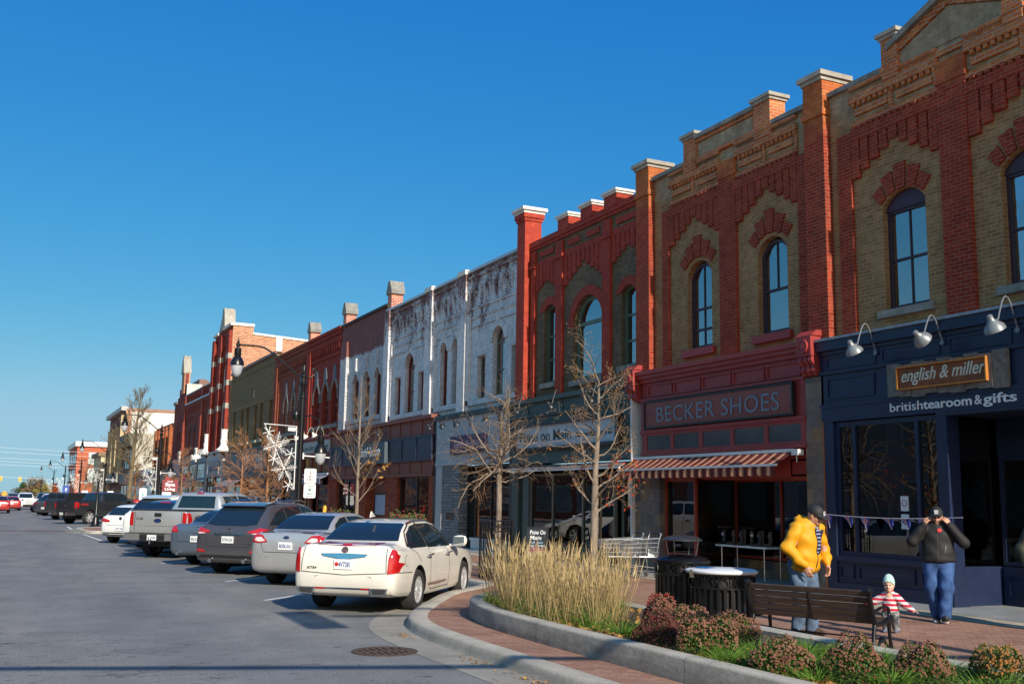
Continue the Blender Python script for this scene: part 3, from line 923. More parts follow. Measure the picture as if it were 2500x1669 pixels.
for i in range(NS):
    ff += [(i * 3, i * 3 + 1, i * 3 + 4, i * 3 + 3), (i * 3 + 1, i * 3 + 2, i * 3 + 5, i * 3 + 4)]
MB().add(vv, ff).build('valance', M_STRIPE, t, 80)
MB().box(XS - .10, XS - .02, 17.30, 23.6, 2.93, 3.0).box(XA - .02, XA + .02, 17.30, 23.6, za - .035, za + .015).build('rails', M_WFR, t)
MB().box(XS - .16, XS - .0, 17.08, 17.28, 2.86, 2.98).tube([(XS - .1, 17.18, 2.86), (XS - .1, 17.18, 2.72)], .012, 6).build('crank_box', M_WFR, t)
mb = MB()
for y in (18.0, 22.9):
    mb.tube([(XS + .02, y, 2.70), (XS - .28, y + .15, 2.74), (XA + .02, y, za - .01)], .018, 6)
mb.build('folding_arms', M_WFR, t)
# ------------------------------------------------------------------ clothing boutique
def sash(t, y0, y1, z0, zs, rise, fm, cur=None, bars=(), vb=(), X=XW, fw=.07, rec=.13, point=False, sill=None, pane=None):
    w = win(t, y0, y1, z0, zs, rise, fm, X, rec, fw, bars, vb, pane, cur, point)
    if sill:
        MB().box(X - .10, X + .12, y0 - .12, y1 + .12, z0 - .16, z0 - .005).build('window_sill', sill, t)
    return w
def ring(mb, y0, y1, zs, rise, wd, x0, x1, point=False, m=0):
    a = arch(y0, y1, zs - .02, zs, rise, 16, point)[2:]
    b = arch(y0 - wd, y1 + wd, zs - .02, zs, rise + wd, 16, point)[2:]
    return mb.prism(a + b[::-1], x0, x1, 'x', m)
PY0, PY1 = 23.26, 30.9
bou = thing('boutique_building', 'red and brown brick shop with sage green front and white capped chimney pier', 'building', (XW, 27, 0))
ws = [(23.87, 24.63, 5.55, 7.62, .18), (25.62, 27.38, 5.40, 7.05, .85), (28.50, 29.32, 5.5, 7.82, .18)]
wall(bou, PY0, PY1, 4.9, 10.25, [arch(*w) for w in ws], B_BRN)
shell(bou, PY0, PY1, 10.2, B_RED2)
sash(bou, *ws[0], M_GREENF, M_BLIND, (6.98, 6.25), sill=M_STONED)
sash(bou, *ws[1], M_GREENF, M_CURT, (7.1,), fw=.13, sill=M_STONED)
sash(bou, *ws[2], M_GREENF, M_BLIND, (7.0, 6.25), sill=M_STONED)
mb = MB()
ring(mb, ws[0][0], ws[0][1], 7.62, .18, .26, XW - .035, XW + .02).build('brick_arch', B_RED2, bou)
ring(MB(), ws[1][0], ws[1][1], 7.05, .85, .30, XW - .04, XW + .02).build('brick_arch', B_RED2, bou)
ring(MB(), ws[2][0], ws[2][1], 7.82, .18, .26, XW - .035, XW + .02).build('brick_arch', B_RED2, bou)
for a, b, d in ((25.12, 25.55, .10), (27.98, 28.40, .10), (29.86, 30.1, .10)):
    MB().box(XW - d, XW + .05, a, b, 4.95, 9.9).box(XW - d - .04, XW + .04, a - .05, b + .05, 9.34, 9.46).build('pilaster', B_RED2, bou)
MB().box(XW - .26, XW + .35, 30.28, 30.86, 4.95, 11.05).box(XW - .30, XW + .39, 30.24, 30.90, 11.05, 11.15).box(XW - .34, XW + .43, 30.20, 30.94, 11.15, 11.30).build('chimney_pier', B_RED2, bou)
cap(MB(), 30.24, 30.90, 11.30, .20, .12, XW - .30, XW + .38).build('cap_stone', M_CAPW, bou)
for a, b in ((27.55, 28.25), (26.1, 26.8), (24.72, 25.42)):
    MB().box(XW - .12, XW + .4, a, b, 10.2, 10.56).build('parapet_pier', B_RED2, bou)
    cap(MB(), a, b, 10.56, .13, .07, XW - .12, XW + .4).build('cap_stone', M_CAPW, bou)
mb = MB().box(XW - .10, XW + .3, PY0, 30.26, 10.08, 10.26).box(XW - .06, XW + .05, PY0, 30.26, 9.98, 10.08)
mb.box(XW - .05, XW + .05, PY0, 30.26, 9.36, 9.54)
for a, b in ((23.4, 25.05), (25.6, 26.75), (26.8, 27.92), (28.45, 29.82)):
    mb.box(XW - .045, XW + .05, a + .22, b - .18, 9.66, 9.84)
for a, b, lo, hi, n_ in ((23.35, 25.12, 8.45, 8.95, 7), (25.55, 27.98, 8.42, 9.0, 9), (28.40, 29.86, 8.45, 8.9, 6)):
    corbels(mb, a, b, 9.38, lo, hi, n_, XW - .055, XW + .05, gap=.3)
mb.build('brick_cornice', B_RED2, bou)
mb = MB().box(XS, XW + .2, 23.66, 31.1, 2.98, 4.94).box(XS - .12, XW + .2, 23.62, 31.14, 4.90, 5.04).box(XS - .06, XW + .2, 23.64, 31.12, 4.44, 4.50)
mb.box(XS - .05, XW + .2, 23.64, 31.12, 3.32, 3.38)
mb.build('fascia', M_SAGE, bou)
MB().box(XS - .04, XS - .002, 23.7, 31.05, 2.98, 3.31).build('fascia_band', M_SAGED, bou)
MB().box(XS - .13, XW, 23.56, 23.62, .12, 5.0).build('corner_board', M_WFR, bou)
mb = MB().box(XS, XW + .1, 23.62, 23.84, .12, 2.98).box(XS, XW + .1, 30.6, 31.1, .12, 2.98).box(XS + .02, XW + .1, 29.88, 30.3, .12, 2.98)
mb.box(XS + .04, XW + .1, 24.72, 29.88, .12, .45)
bars4(mb, 26.7, 28.2, .2, .4, .03, XS + .01, XS + .05)
bars4(mb, 24.9, 26.4, .2, .4, .03, XS + .01, XS + .05)
bars4(mb, 28.45, 29.75, .2, .4, .03, XS + .01, XS + .05)
mb.box(XW + .0, XW + .1, 30.3, 30.6, .12, 2.98)
mb.build('shop_front', M_SAGE, bou)
shopwin(bou, 24.75, 29.88, .46, 2.66, XS + .08, M_TAUPE, .07, (26.53, 28.38))
door(bou, 23.86, 24.70, .14, 2.6, XW + .05, M_TAUPE)
interior(bou, 23.4, 31.0, 2.95, XW + .22, 5, M_ROOM)
t = thing('retracted_awning', 'rolled grey brown awning with thin white edge under the sage green fascia', 'awning', (XS, 27.4, 2.7))
MB().prism([(XS, 2.92), (XS - .28, 2.80), (XS - .28, 2.76), (XS, 2.86)], 23.9, 30.9, 'y').build('canvas', mat('taupe_canvas', (.22, .17, .15), .9, var=.2), t)
MB().box(XS - .31, XS - .27, 23.9, 30.9, 2.72, 2.77).build('rail', M_WFR, t)
t = thing('framed_shop_sign', 'white sign board in black frame reading Poise on Main on the sage green fascia', 'sign', (XS, 27.4, 3.46))
MB().box(XS - .12, XS - .01, 24.29, 30.54, 3.48, 4.13).build('sign_board', mat('aged_white_board', (.50, .53, .57), .6, var=.3, vs=2.5), t)
bars4(MB(), 24.22, 30.62, 3.38, 4.22, .09, XS - .20, XS - .02).build('sign_frame', M_BLACK, t)
letters('lettering', 'Poise on Main', .44, FM(30.30, 3.66, XS - .125), M_LETD, t, .004, .012, 0, fit=3.4)
letters('lettering', 'fashions that claim a life', .22, FM(26.55, 3.68, XS - .125), M_LETD, t, .004, .006, 0, fit=2.0)
gooseneck(25.2, 4.6, .5, M_BLACK, M_BLACK, 'black gooseneck lamp at the right end of the sage green fascia', 'black lamps above the sage green fascia', XS, .5, .8)
gooseneck(27.6, 4.6, .5, M_BLACK, M_BLACK, 'black gooseneck lamp over the middle of the sage green fascia', 'black lamps above the sage green fascia', XS, .5, .8)
gooseneck(29.9, 4.6, .5, M_BLACK, M_BLACK, 'black gooseneck lamp at the left end of the sage green fascia', 'black lamps above the sage green fascia', XS, .5, .8)

# ------------------------------------------------------------------ white painted block with the fish shop and the restaurant below
WY0, WY1 = 30.9, 44.7
wht = thing('white_brick_building', 'long white painted brick block with peeling red cornice and three bays', 'building', (XW, 38, 0))
ws = [(30.96, 31.70, 5.42, 7.03, 0, M_TAUPE), (32.26, 33.25, 5.42, 7.37, .495, M_TAUPE), (33.87, 34.57, 5.42, 6.98, 0, M_TAUPE),
      (36.29, 37.00, 5.42, 7.55, .355, M_TAUPE), (37.47, 38.19, 5.42, 7.55, .36, M_REDF),
      (39.92, 40.64, 5.42, 7.03, 0, M_REDF), (41.10, 42.26, 5.42, 7.40, .55, M_REDF), (42.80, 43.53, 5.42, 7.05, 0, M_REDF)]
wall(wht, WY0, WY1, 4.9, 10.22, [arch(*w[:5]) for w in ws], B_WHITE)
shell(wht, WY0, WY1, 10.2, B_WHITE)
for k, w in enumerate(ws):
    sash(wht, *w, cur=M_CURT if k in (1, 2, 6) else None, bars=(6.4,) if not w[4] else (6.35, w[3] - .05), rec=.16, fw=.07)
    if w[4]:
        ring(MB(), w[0], w[1], w[3], w[4], .24, XW - .05, XW + .02).box(XW - .08, XW + .02, (w[0] + w[1]) / 2 - .09, (w[0] + w[1]) / 2 + .09, w[3] + w[4] + .02, w[3] + w[4] + .36).build('arch_hood', B_WHITE, wht)
    else:
        MB().box(XW - .03, XW + .02, w[0] - .1, w[1] + .1, w[3] + .02, w[3] + .24).build('lintel', B_WHITE, wht)
for a, b in ((35.40, 36.10), (38.85, 39.55), (44.10, 44.75)):
    MB().box(XW - .18, XW + .05, a, b, 4.95, 10.2).box(XW - .10, XW + .04, a - .22, b + .0, 4.95, 8.6).build('pilaster', B_WHITE, wht)
    if a < 44:
        MB().box(XW - .23, XW + .3, a - .04, b + .04, 10.18, 10.36).build('pilaster_cap', M_CAPW, wht)
mb = MB()
for a, b in ((30.95, 35.4), (36.1, 38.85), (39.55, 44.1)):
    n_ = int((b - a) / .44)
    for k in range(n_):
        y = a + .2 + k * .44
        for j in range(4):
            mb.box(XW - .085 + .017 * j, XW + .03, y + .028 * j, y + .28 - .028 * j, 9.62 - .13 * (j + 1), 9.62 - .13 * j)
    mb.box(XW - .07, XW + .03, a, b, 9.62, 9.74).box(XW - .05, XW + .03, a, b, 8.78, 8.86).box(XW - .05, XW + .03, a, b, 8.44, 8.50)
    mb.box(XW - .04, XW + .03, a, b, 8.1, 8.15).box(XW - .08, XW + .03, a, b, 9.98, 10.06)
mb.build('brick_cornice', B_WHITE, wht)
MB().box(XW - .14, XW + .3, WY0, WY1, 10.20, 10.30).build('coping', mat('galvanized_coping', (.50, .53, .57), .45, .4, var=.12), wht)
MB().box(XW - .10, XW + .14, 30.95, 35.4, 5.22, 5.42).box(XW - .10, XW + .14, 36.1, 38.8, 5.22, 5.42).box(XW - .10, XW + .14, 39.6, 44.1, 5.22, 5.42).build('sill_course', B_WHITE, wht)
def stack(y, label, base=10.2, hgt=.85, w=.5):
    t = thing('party_wall_chimney', label, 'chimney', (XW + .1, y, base), 0, 'gable topped chimneys on the party walls')
    b = brick('chimney_brick', (.42, .085, .035), (.52, .16, .08), (.62, .56, .50), tone=.25)
    x0, x1 = XW - .05, XW + .50
    MB().box(x0, x1, y - w / 2, y + w / 2, base, base + hgt).build('stack', b, t)
    z = base + hgt
    MB().prism([(y - w * .72, z), (y + w * .72, z), (y + w * .72, z + .16), (y + w * .36, z + .46), (y + w * .30, z + .60), (y - w * .30, z + .60), (y - w * .36, z + .46), (y - w * .72, z + .16)], x0 - .05, x1 + .05).build('saddle_stone', M_STONED, t)
stack(44.5, 'stone saddled brick chimney beside the white painted block', 10.25, .75)
stack(51.5, 'stone saddled brick chimney between the half red and all red fronts', 10.45, .7)
stack(58.4, 'stone saddled brick chimney beside the bricked up pointed windows', 10.5, .65)
# fish shop front
fis = thing('fish_shop_front', 'pale grey fish and chip shop front with black door and stone pier', 'shop front', (XS, 34.5, 0))
MB().box(XS - .02, XW + .2, 31.28, 37.8, 3.2, 4.82).box(XS - .05, XW, 31.25, 37.82, 3.08, 3.2).build('fascia', M_GREYP, fis)
MB().box(XS - .10, XW + .2, 31.2, 37.86, 4.82, 5.0).box(XS + .0, XW + .3, 37.8, 38.1, .12, 5.0).box(XS, XW + .2, 31.12, 31.28, .12, 4.9).build('black_trim', M_BLACK, fis)
MB().box(XS + .02, XW + .2, 35.55, 37.2, .12, 3.08).build('stone_pier', brick('grey_ledge_stone', (.17, .185, .20), (.28, .29, .30), (.10, .105, .11), bw=.5, rh=.11, ms=.012, rough=.8, tone=.2), fis)
MB().box(XS + .0, XW + .2, 37.2, 37.8, .12, 3.08).build('pilaster', M_GREYP, fis)
door(fis, 34.3, 35.5, .14, 2.7, XW + .12, M_BLACK)
shopwin(fis, 31.3, 34.25, .5, 3.05, XS + .1, M_BLACK, .06, (32.9,))
MB().box(XS - .03, XW + .1, 31.28, 34.28, .12, .5).box(XS - .07, XW, 31.25, 34.32, .44, .52).build('window_base', M_WFR, fis)
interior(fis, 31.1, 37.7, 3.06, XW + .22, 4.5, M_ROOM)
MB().box(XS + .155, XS + .162, 31.45, 32.7, 1.35, 2.9).build('window_poster', mat('blue_poster', (.035, .045, .20), .5), fis)
MB().box(XS + .152, XS + .159, 31.42, 33.8, 2.45, 3.0).build('red_poster', mat('red_poster', (.22, .02, .03), .5), fis)
letters('poster_lettering', 'FISH & CHIPS', .26, FM(32.66, 1.74, XS + .15), M_LETW, fis, .001, 0, 0, fit=1.15)
letters('poster_lettering', 'SEAFOOD', .24, FM(32.6, 2.1, XS + .15), mat('pink_lettering', (.55, .25, .30), .5), fis, .001, 0, 0, fit=1.0)
MB().box(XS + .0, XS + .02, 36.0, 36.7, 1.1, 1.35).build('mail_box', M_BLACK, fis)
for k, (y, z) in enumerate(((33.95, 1.2), (33.5, 1.45), (32.85, 1.1))):
    MB().box(XS + .153, XS + .157, y - .16, y + .16, z - .3, z + .28).build('notice', M_WFR, fis)
t = thing('plum_shop_sign', 'plum coloured sign board with thin script on the pale grey fascia', 'sign', (XS, 34.6, 3.5))
MB().prism([(33.0, 3.52), (36.22, 3.46), (36.25, 4.12), (35.7, 4.14), (33.05, 4.12)], XS - .10, XS - .025).build('sign_board', mat('plum_sign', (.060, .022, .085), .5, var=.25), t)
letters('lettering', "Tom's Small Fry", .36, FM(35.95, 3.68, XS - .105), mat('lilac_lettering', (.36, .32, .46), .5), t, .003, -.003, .3, fit=2.6)
for y, l in ((37.3, 'black gooseneck lamp at the left end of the pale grey fascia'), (36.0, 'black gooseneck lamp above the left edge of the plum sign'), (34.6, 'black gooseneck lamp above the middle of the plum sign'), (32.1, 'black gooseneck lamp at the right end of the pale grey fascia')):
    gooseneck(y, 4.5, .55, M_BLACK, M_BLACK, l, 'black lamps above the plum sign', XS - .02, .4, .75, drop=.45)
# restaurant front
res = thing('restaurant_front', 'rust brown panelled restaurant front with navy sign band', 'shop front', (XS, 45.2, 0))
mb = MB().box(XS, XW + .2, 38.1, 52.4, 2.75, 5.02).box(XS - .16, XW + .2, 38.06, 52.44, 4.98, 5.12)
for k in range(12):
    a = 38.1 + k * 1.295
    mb.box(XS - .035, XS + .01, a, a + .06, 4.33, 4.98).box(XS - .035, XS + .01, a, a + .06, 2.75, 3.34)
mb.box(XS - .05, XS + .02, 38.1, 52.4, 2.72, 2.84)
mb.build('fascia', M_BROWNP, res)
mb = MB().box(XS - .07, XS - .004, 38.1, 52.4, 3.34, 4.33)
for k in range(9):
    a = 38.12 + k * 1.72
    mb.box(XS - .10, XS - .06, a, a + .06, 3.34, 4.33)
mb.box(XS - .105, XS - .06, 38.1, 52.4, 4.27, 4.34).box(XS - .105, XS - .06, 38.1, 52.4, 3.33, 3.40)
mb.build('navy_band', M_NAVYD, res)
B_RES = brick('red_rustic_brick', (.30, .055, .028), (.42, .10, .045), (.14, .05, .03), rh=.11, bw=.3, ms=.014)
for a, b in ((51.2, 52.4), (46.5, 48.1), (42.2, 43.7), (38.1, 38.55)):
    MB().box(XS + .0, XW + .2, a, b, .12, 2.74).build('brick_pier', B_RES, res)
shopwin(res, 48.1, 51.2, 1.05, 2.74, XS + .14, M_BLACK, .09, (49.6,))
shopwin(res, 38.55, 42.2, 1.05, 2.74, XS + .14, M_BLACK, .09, (40.2,))
MB().box(XS + .08, XW + .2, 48.1, 51.2, .12, 1.04).box(XS + .08, XW + .2, 38.55, 42.2, .12, 1.04).build('brick_base', B_RES, res)
MB().box(XW + .18, XW + .3, 43.7, 46.5, .12, 2.74).build('brown_panel', M_BROWNP, res)
t = thing('menu_board', 'black framed blank menu board beside the restaurant doorway', 'notice board', (XW, 45.1, 1.0))
bars4(MB(), 44.1, 46.1, 1.05, 2.04, .05, XW + .10, XW + .17).build('frame', M_BLACK, t)
MB().box(XW + .12, XW + .15, 44.15, 46.05, 1.1, 1.99).build('sheet', mat('pale_blue_sheet', (.38, .46, .58), .35), t)
interior(res, 38.2, 52.3, 2.74, XW + .32, 5, M_ROOM)
t = thing('script_sign', 'charcoal sign panel with white handwriting on the navy band', 'sign', (XS, 45.3, 3.3))
MB().box(XS - .26, XS - .08, 43.25, 47.42, 3.33, 4.25).build('sign_board', mat('slate_sign', (.05, .075, .10), .5, var=.2), t)
letters('lettering', "Santini's Ristorante", .62, FM(46.65, 3.66, XS - .265), M_LETW, t, .004, .0, .45, fit=2.75)
for y, l in ((46.8, 'black spotlight over the left part of the charcoal script sign'), (45.3, 'black spotlight over the centre of the charcoal script sign'), (43.9, 'black spotlight over the right part of the charcoal script sign')):
    gooseneck(y, 4.62, .45, M_BLACK, M_BLACK, l, 'black spotlights over the script sign', XS, .7, .7, drop=.1)
M_FLR = mat('planter_wood', (.22, .13, .07), .85, var=.3)
for y0, y1, l in ((38.5, 42.3, 'slatted flower box of pink geraniums under the right restaurant window'), (48.0, 51.3, 'slatted flower box of pink geraniums under the left restaurant window')):
    t = thing('flower_box', l, 'flower box', (XS - .25, (y0 + y1) / 2, .6), 0, 'flower boxes under the restaurant windows')
    mb = MB()
    k = y0
    while k < y1:
        mb.box(XS - .34, XS - .31, k, k + .11, .62, .98)
        k += .15
    mb.box(XS - .31, XS - .02, y0, y1, .64, .9).box(XS - .345, XS - .30, y0, y1, .96, 1.0)
    mb.build('trough', M_FLR, t)
    fl, fg = MB(), MB()
    for k in range(420):
        c = Vector((XS - .18 + rnd.gauss(0, .1), rnd.uniform(y0, y1), 1.0 + abs(rnd.gauss(.06, .12))))
        d = Vector((rnd.gauss(0, 1), rnd.gauss(0, 1), rnd.gauss(0, .6))).normalized() * rnd.uniform(.03, .06)
        e = d.orthogonal().normalized() * .03
        (fl if rnd.random() < .16 and c.z > 1.08 else fg).add([c - d, c + e, c + d, c - e], [(0, 1, 2, 3)])
    fg.build('leaves', mat('geranium_leaf', (.10, .13, .03), .7, var=.5, vs=8), t)
    fl.build('blossoms', mat('geranium_pink', (.62, .05, .12), .7, var=.4, vs=8), t)

# ------------------------------------------------------------------ half painted front
hp = thing('half_painted_building', 'brick front painted white below and bare red above with three arched windows', 'building', (XW, 48, 0))
ws = [(45.5, 46.42, 5.6, 7.42, .42), (47.1, 48.05, 5.6, 7.42, .42), (48.82, 49.8, 5.6, 7.42, .42)]
wall(hp, 44.7, 52.0, 4.9, 10.55, [arch(*w, point=True) for w in ws], B_WHRED)
shell(hp, 44.7, 52.0, 10.5, B_RED)
for w in ws:
    sash(hp, *w, M_REDF, None, (6.6,), point=True, rec=.15, fw=.08)
    ring(MB(), w[0], w[1], 7.42, .42, .2, XW - .05, XW + .02, True).box(XW - .09, XW + .02, (w[0] + w[1]) / 2 - .12, (w[0] + w[1]) / 2 + .12, 7.95, 8.6).build('arch_hood', B_WHRED, hp)
MB().box(XW - .16, XW + .05, 50.6, 51.6, 4.95, 9.6).build('pilaster', B_WHRED, hp)
MB().box(XW - .10, XW + .12, 45.2, 50.5, 5.42, 5.6).build('sill_course', B_WHRED, hp)
MB().box(XW - .10, XW + .3, 44.7, 52.0, 10.50, 10.62).build('coping', M_TAR, hp)

# ------------------------------------------------------------------ red gothic front and its bricked up neighbour
B_GOTH = brick('deep_red_brick', (.28, .026, .016), (.36, .045, .024), (.24, .06, .04), stain=((.06, .02, .02), .3), tone=.22)
B_GOTH2 = brick('brown_red_brick', (.24, .040, .02), (.32, .08, .036), (.22, .09, .06), stain=((.06, .02, .02), .3))
def gothic(nm, label, y0, y1, ws, bm, blind):
    t = thing(nm, label, 'building', (XW, (y0 + y1) / 2, 0))
    wall(t, y0, y1, 4.9, 10.55, [arch(a, b, 5.65, 7.35, .5, point=True) for a, b in ws], bm)
    shell(t, y0, y1, 10.5, bm)
    for a, b in ws:
        if blind:
            MB().prism(arch(a, b, 5.65, 7.35, .5, point=True), XW + .08, XW + .1).build('blind_window', mat('tan_infill', (.26, .17, .10), .9, var=.2), t)
        else:
            sash(t, a, b, 5.65, 7.35, .5, M_REDF, None, (6.6,), point=True, fw=.12)
        c, r = (a + b) / 2, (b - a) / 2
        mb = MB()
        ring(mb, a - .02, b + .02, 7.35, .55, .20, XW - .06, XW + .02, True)
        for k in range(5):
            mb.box(XW - .065, XW + .02, a - .26, a - .02, 6.9 + k * .11, 6.96 + k * .11).box(XW - .065, XW + .02, b + .02, b + .26, 6.9 + k * .11, 6.96 + k * .11)
        mb.build('arch_hood', M_STONED, t)
        q = [(c + r * .5 * math.cos(x), 8.12 + .55 * math.sin(x) * (1.15 if math.sin(x) > 0 else .55)) for x in [2 * math.pi * j / 12 for j in range(12)]]
        MB().prism(q, XW - .07, XW + .02).build('stone_drop', mat('blue_grey_stone', (.13, .15, .18), .8), t)
    MB().box(XW - .14, XW + .05, y1 - .9, y1 - .12, 4.95, 9.9).box(XW - .08, XW + .05, y1 - 1.3, y1 - .9, 4.95, 9.0).build('pilaster', bm, t)
    mb = MB().box(XW - .14, XW + .3, y0, y1, 10.50, 10.66).box(XW - .07, XW + .05, y0, y1, 9.2, 9.32)
    k = y0 + .2
    while k < y1 - .3:
        mb.box(XW - .08, XW + .05, k, k + .22, 9.55, 9.95).box(XW - .05, XW + .05, k + .05, k + .17, 9.42, 9.55)
        k += .42
    mb.box(XW - .09, XW + .05, y0, y1, 9.95, 10.08).box(XW - .06, XW + .05, y0, y1, 10.28, 10.5)
    mb.build('brick_cornice', bm, t)
    MB().box(XW - .10, XW + .12, y0 + .2, y1 - 1.0, 5.42, 5.62).build('sill_course', M_STONED, t)
    return t
g1 = gothic('red_gothic_building', 'deep red brick building with three pointed arch windows and stone drops', 52.0, 58.6, [(52.45, 53.5), (54.15, 55.25), (55.9, 57.0)], B_GOTH, False)
g2 = gothic('blind_gothic_building', 'brown red brick building with tan bricked up pointed windows', 58.6, 66.6, [(59.5, 60.35), (61.2, 61.95), (63.0, 63.85)], B_GOTH2, True)
def lowfront(t, y0, y1, zt, zf, fm, wm, base=.5, n_=3, zb=2.6, trans=None, X=XS):
    MB().box(X, XW + .25, y0, y1, zf, zt).box(X - .1, XW + .2, y0 - .02, y1 + .02, zt - .12, zt).build('fascia', fm, t)
    if trans:
        shopwin(t, y0 + .3, y1 - .3, trans, zf, X + .08, wm, .12, [y0 + .3 + (y1 - y0 - .6) * k / n_ for k in range(1, n_)])
    for a, b in ((y0, y0 + .32), (y1 - .32, y1)):
        MB().box(X, XW + .2, a, b, .12, zf).build('pilaster', fm, t)
    d0 = y0 + (y1 - y0) * .42
    shopwin(t, d0 + 1.15, y1 - .32, base, trans or zf, X + .08, wm, .09, ((d0 + 1.15 + y1 - .32) / 2,))
    shopwin(t, y0 + .32, d0, base, trans or zf, X + .08, wm, .09)
    door(t, d0 + .04, d0 + 1.1, .14, trans or zf, XW + .2, wm)
    MB().box(X + .05, XW + .2, d0 + 1.13, y1 - .32, .12, base).box(X + .05, XW + .2, y0 + .32, d0, .12, base).build('stall_riser', fm, t)
    interior(t, y0 + .05, y1 - .05, zf, XW + .32, 4, M_ROOM)
lowfront(g1, 52.45, 58.6, 5.05, 4.05, M_MAROON, M_REDF, .55, 3, trans=3.0)
t = thing('cream_shop_sign', 'cream sign strip with dark script under the red gothic windows', 'sign', (XS, 55.6, 4.2))
MB().box(XS - .08, XS - .01, 52.5, 58.4, 4.18, 4.78).build('sign_board', mat('aged_cream_board', (.46, .46, .43), .6, var=.2), t)
letters('lettering', 'The Jeans Store of Collingwood', .42, FM(58.2, 4.33, XS - .085), M_LETD, t, .003, .004, .4, fit=5.4)
t = thing('grey_striped_awning', 'short grey striped awning on a white roller below the cream sign strip', 'awning', (XS, 54.4, 2.7))
MB().prism([(XS, 3.0), (XS - .5, 2.78), (XS - .5, 2.5), (XS - .48, 2.5), (XS - .48, 2.75), (XS, 2.97)], 52.6, 56.4, 'y').build('canvas', mat('grey_canvas', (.22, .22, .27), .9, var=.3, vs=12), t)
MB().box(XS - .12, XS - .01, 52.5, 57.4, 2.98, 3.08).build('roller', M_WFR, t)
for k, (y, l) in enumerate(((57.5, 'cream gooseneck lamp at the left end of the cream script sign'), (55.6, 'cream gooseneck lamp over the middle of the cream script sign'), (53.8, 'cream gooseneck lamp at the right end of the cream script sign'))):
    gooseneck(y, 5.0, .6, M_CAPW, mat('cream_enamel', (.42, .36, .22), .4), l, 'cream lamps over the script sign', XS, .6, .95)
lowfront(g2, 58.7, 66.4, 4.9, 3.5, mat('taupe_front', (.22, .19, .16), .6), M_TAUPE, .5)
for y, l in ((64.9, 'pale green gooseneck lamp beside the brown party pilaster'), (61.3, 'pale green gooseneck lamp above the taupe shop front')):
    gooseneck(y, 4.75, .6, M_CAPW, mat('mint_enamel', (.30, .42, .36), .4), l, 'pale green lamps on the taupe front', XS, .5, .9)

# ------------------------------------------------------------------ tan brick block
B_TAN = brick('tan_brick', (.22, .148, .066), (.30, .21, .10), (.15, .11, .06), tone=.14, stain=((.08, .065, .045), .4))
tan = thing('tan_brick_building', 'plain tan brick building with six deep slot windows and one tiny square window', 'building', (XW, 74, 0))
ws = [(79.05, 79.85), (76.2, 77.1), (74.25, 75.15), (71.7, 72.55), (69.9, 70.75), (66.95, 68.0)]
wall(tan, 66.6, 81.2, 4.9, 11.0, [arch(a, b, 5.6, 7.98, 0) for a, b in ws] + [arch(72.75, 73.7, 8.62, 9.2, 0)], B_TAN, th=.34)
shell(tan, 66.6, 81.2, 11.0, B_TAN)
for a, b in ws:
    sash(tan, a, b, 5.6, 7.98, 0, mat('grey_metal_frame', (.25, .27, .30), .5), None, (6.35, 7.4), rec=.24, fw=.06)
    MB().box(XW - .10, XW + .2, a - .2, b + .2, 5.42, 5.6).build('window_sill', M_STONE, tan)
sash(tan, 72.75, 73.7, 8.62, 9.2, 0, M_WFR, None, rec=.1)
MB().box(XW - .12, XW + .34, 66.6, 81.2, 10.92, 11.1).build('coping', mat('red_metal_coping', (.16, .06, .045), .5), tan)
MB().box(XW - .04, XW + .02, 66.6, 81.2, 10.4, 10.6).box(XW - .035, XW + .02, 66.6, 81.2, 8.04, 8.3).build('brick_band', B_TAN, tan)
lowfront(tan, 66.7, 80.9, 5.05, 3.05, M_NAVY, M_BLACK, .6)
t = thing('diner_sign', 'navy fascia sign with pale narrow lettering below the slot windows', 'sign', (XS, 71, 3.8))
MB().box(XS - .10, XS - .01, 66.9, 78.5, 3.6, 4.85).build('sign_board', mat('deep_navy_board', (.014, .024, .055), .4, var=.3), t)
letters('lettering', "MYLAR'S  HAMSALA", .72, FM(74.6, 4.05, XS - .105), mat('silver_lettering', (.45, .45, .44), .5), t, .004, .01, 0, fit=6.6)
letters('lettering', 'RESTO', .4, FM(70.2, 3.65, XS - .105), mat('silver_lettering', (.45, .45, .44), .5), t, .004, .01, 0, fit=2.2)
t = thing('grey_canvas_awning', 'lilac grey canvas awning behind the bare street trees', 'awning', (XS, 77, 2.6))
MB().prism([(XS, 3.0), (XS - .9, 2.5), (XS - .9, 2.28), (XS - .88, 2.28), (XS - .88, 2.47), (XS, 2.97)], 74.5, 80.4, 'y').build('canvas', mat('lilac_canvas', (.20, .17, .21), .9, var=.15), t)

# ------------------------------------------------------------------ tall gabled building and its long side wall
B_TALL = brick('striped_red_brick', (.27, .026, .018), (.35, .045, .024), (.20, .07, .05), tone=.2)
B_SIDE = brick('orange_side_brick', (.42, .125, .045), (.55, .25, .12), (.52, .42, .33), tone=.2, rh=.12, bw=.34, ms=.018)
tal = thing('tall_gabled_building', 'tallest dark red brick building with stone bands, stone gable peak and long orange side wall', 'building', (XW, 85.5, 0))
ws = [(83.7, 85.2, 5.9, 9.0, .65), (83.8, 85.2, 9.95, 11.9, .5), (86.9, 88.0, 5.9, 9.0, .65)]
wall(tal, 82.0, 89.4, 4.9, 15.0, [arch(*w, point=True) for w in ws], B_TALL, poly=[(82.0, 4.9), (89.4, 4.9), (89.4, 14.9), (87.6, 14.95), (86.0, 16.15), (85.4, 16.15), (84.9, 15.0), (82.0, 15.0)])
for w in ws:
    sash(tal, *w, M_WFR, M_BLIND, ((w[2] + w[3]) / 2 + .3,), point=True, fw=.10, rec=.10)
mb = MB().box(XW + .29, 26, 82.0, 89.3, 4.9, 14.2)
mb.build('rear_block', B_SIDE, tal)
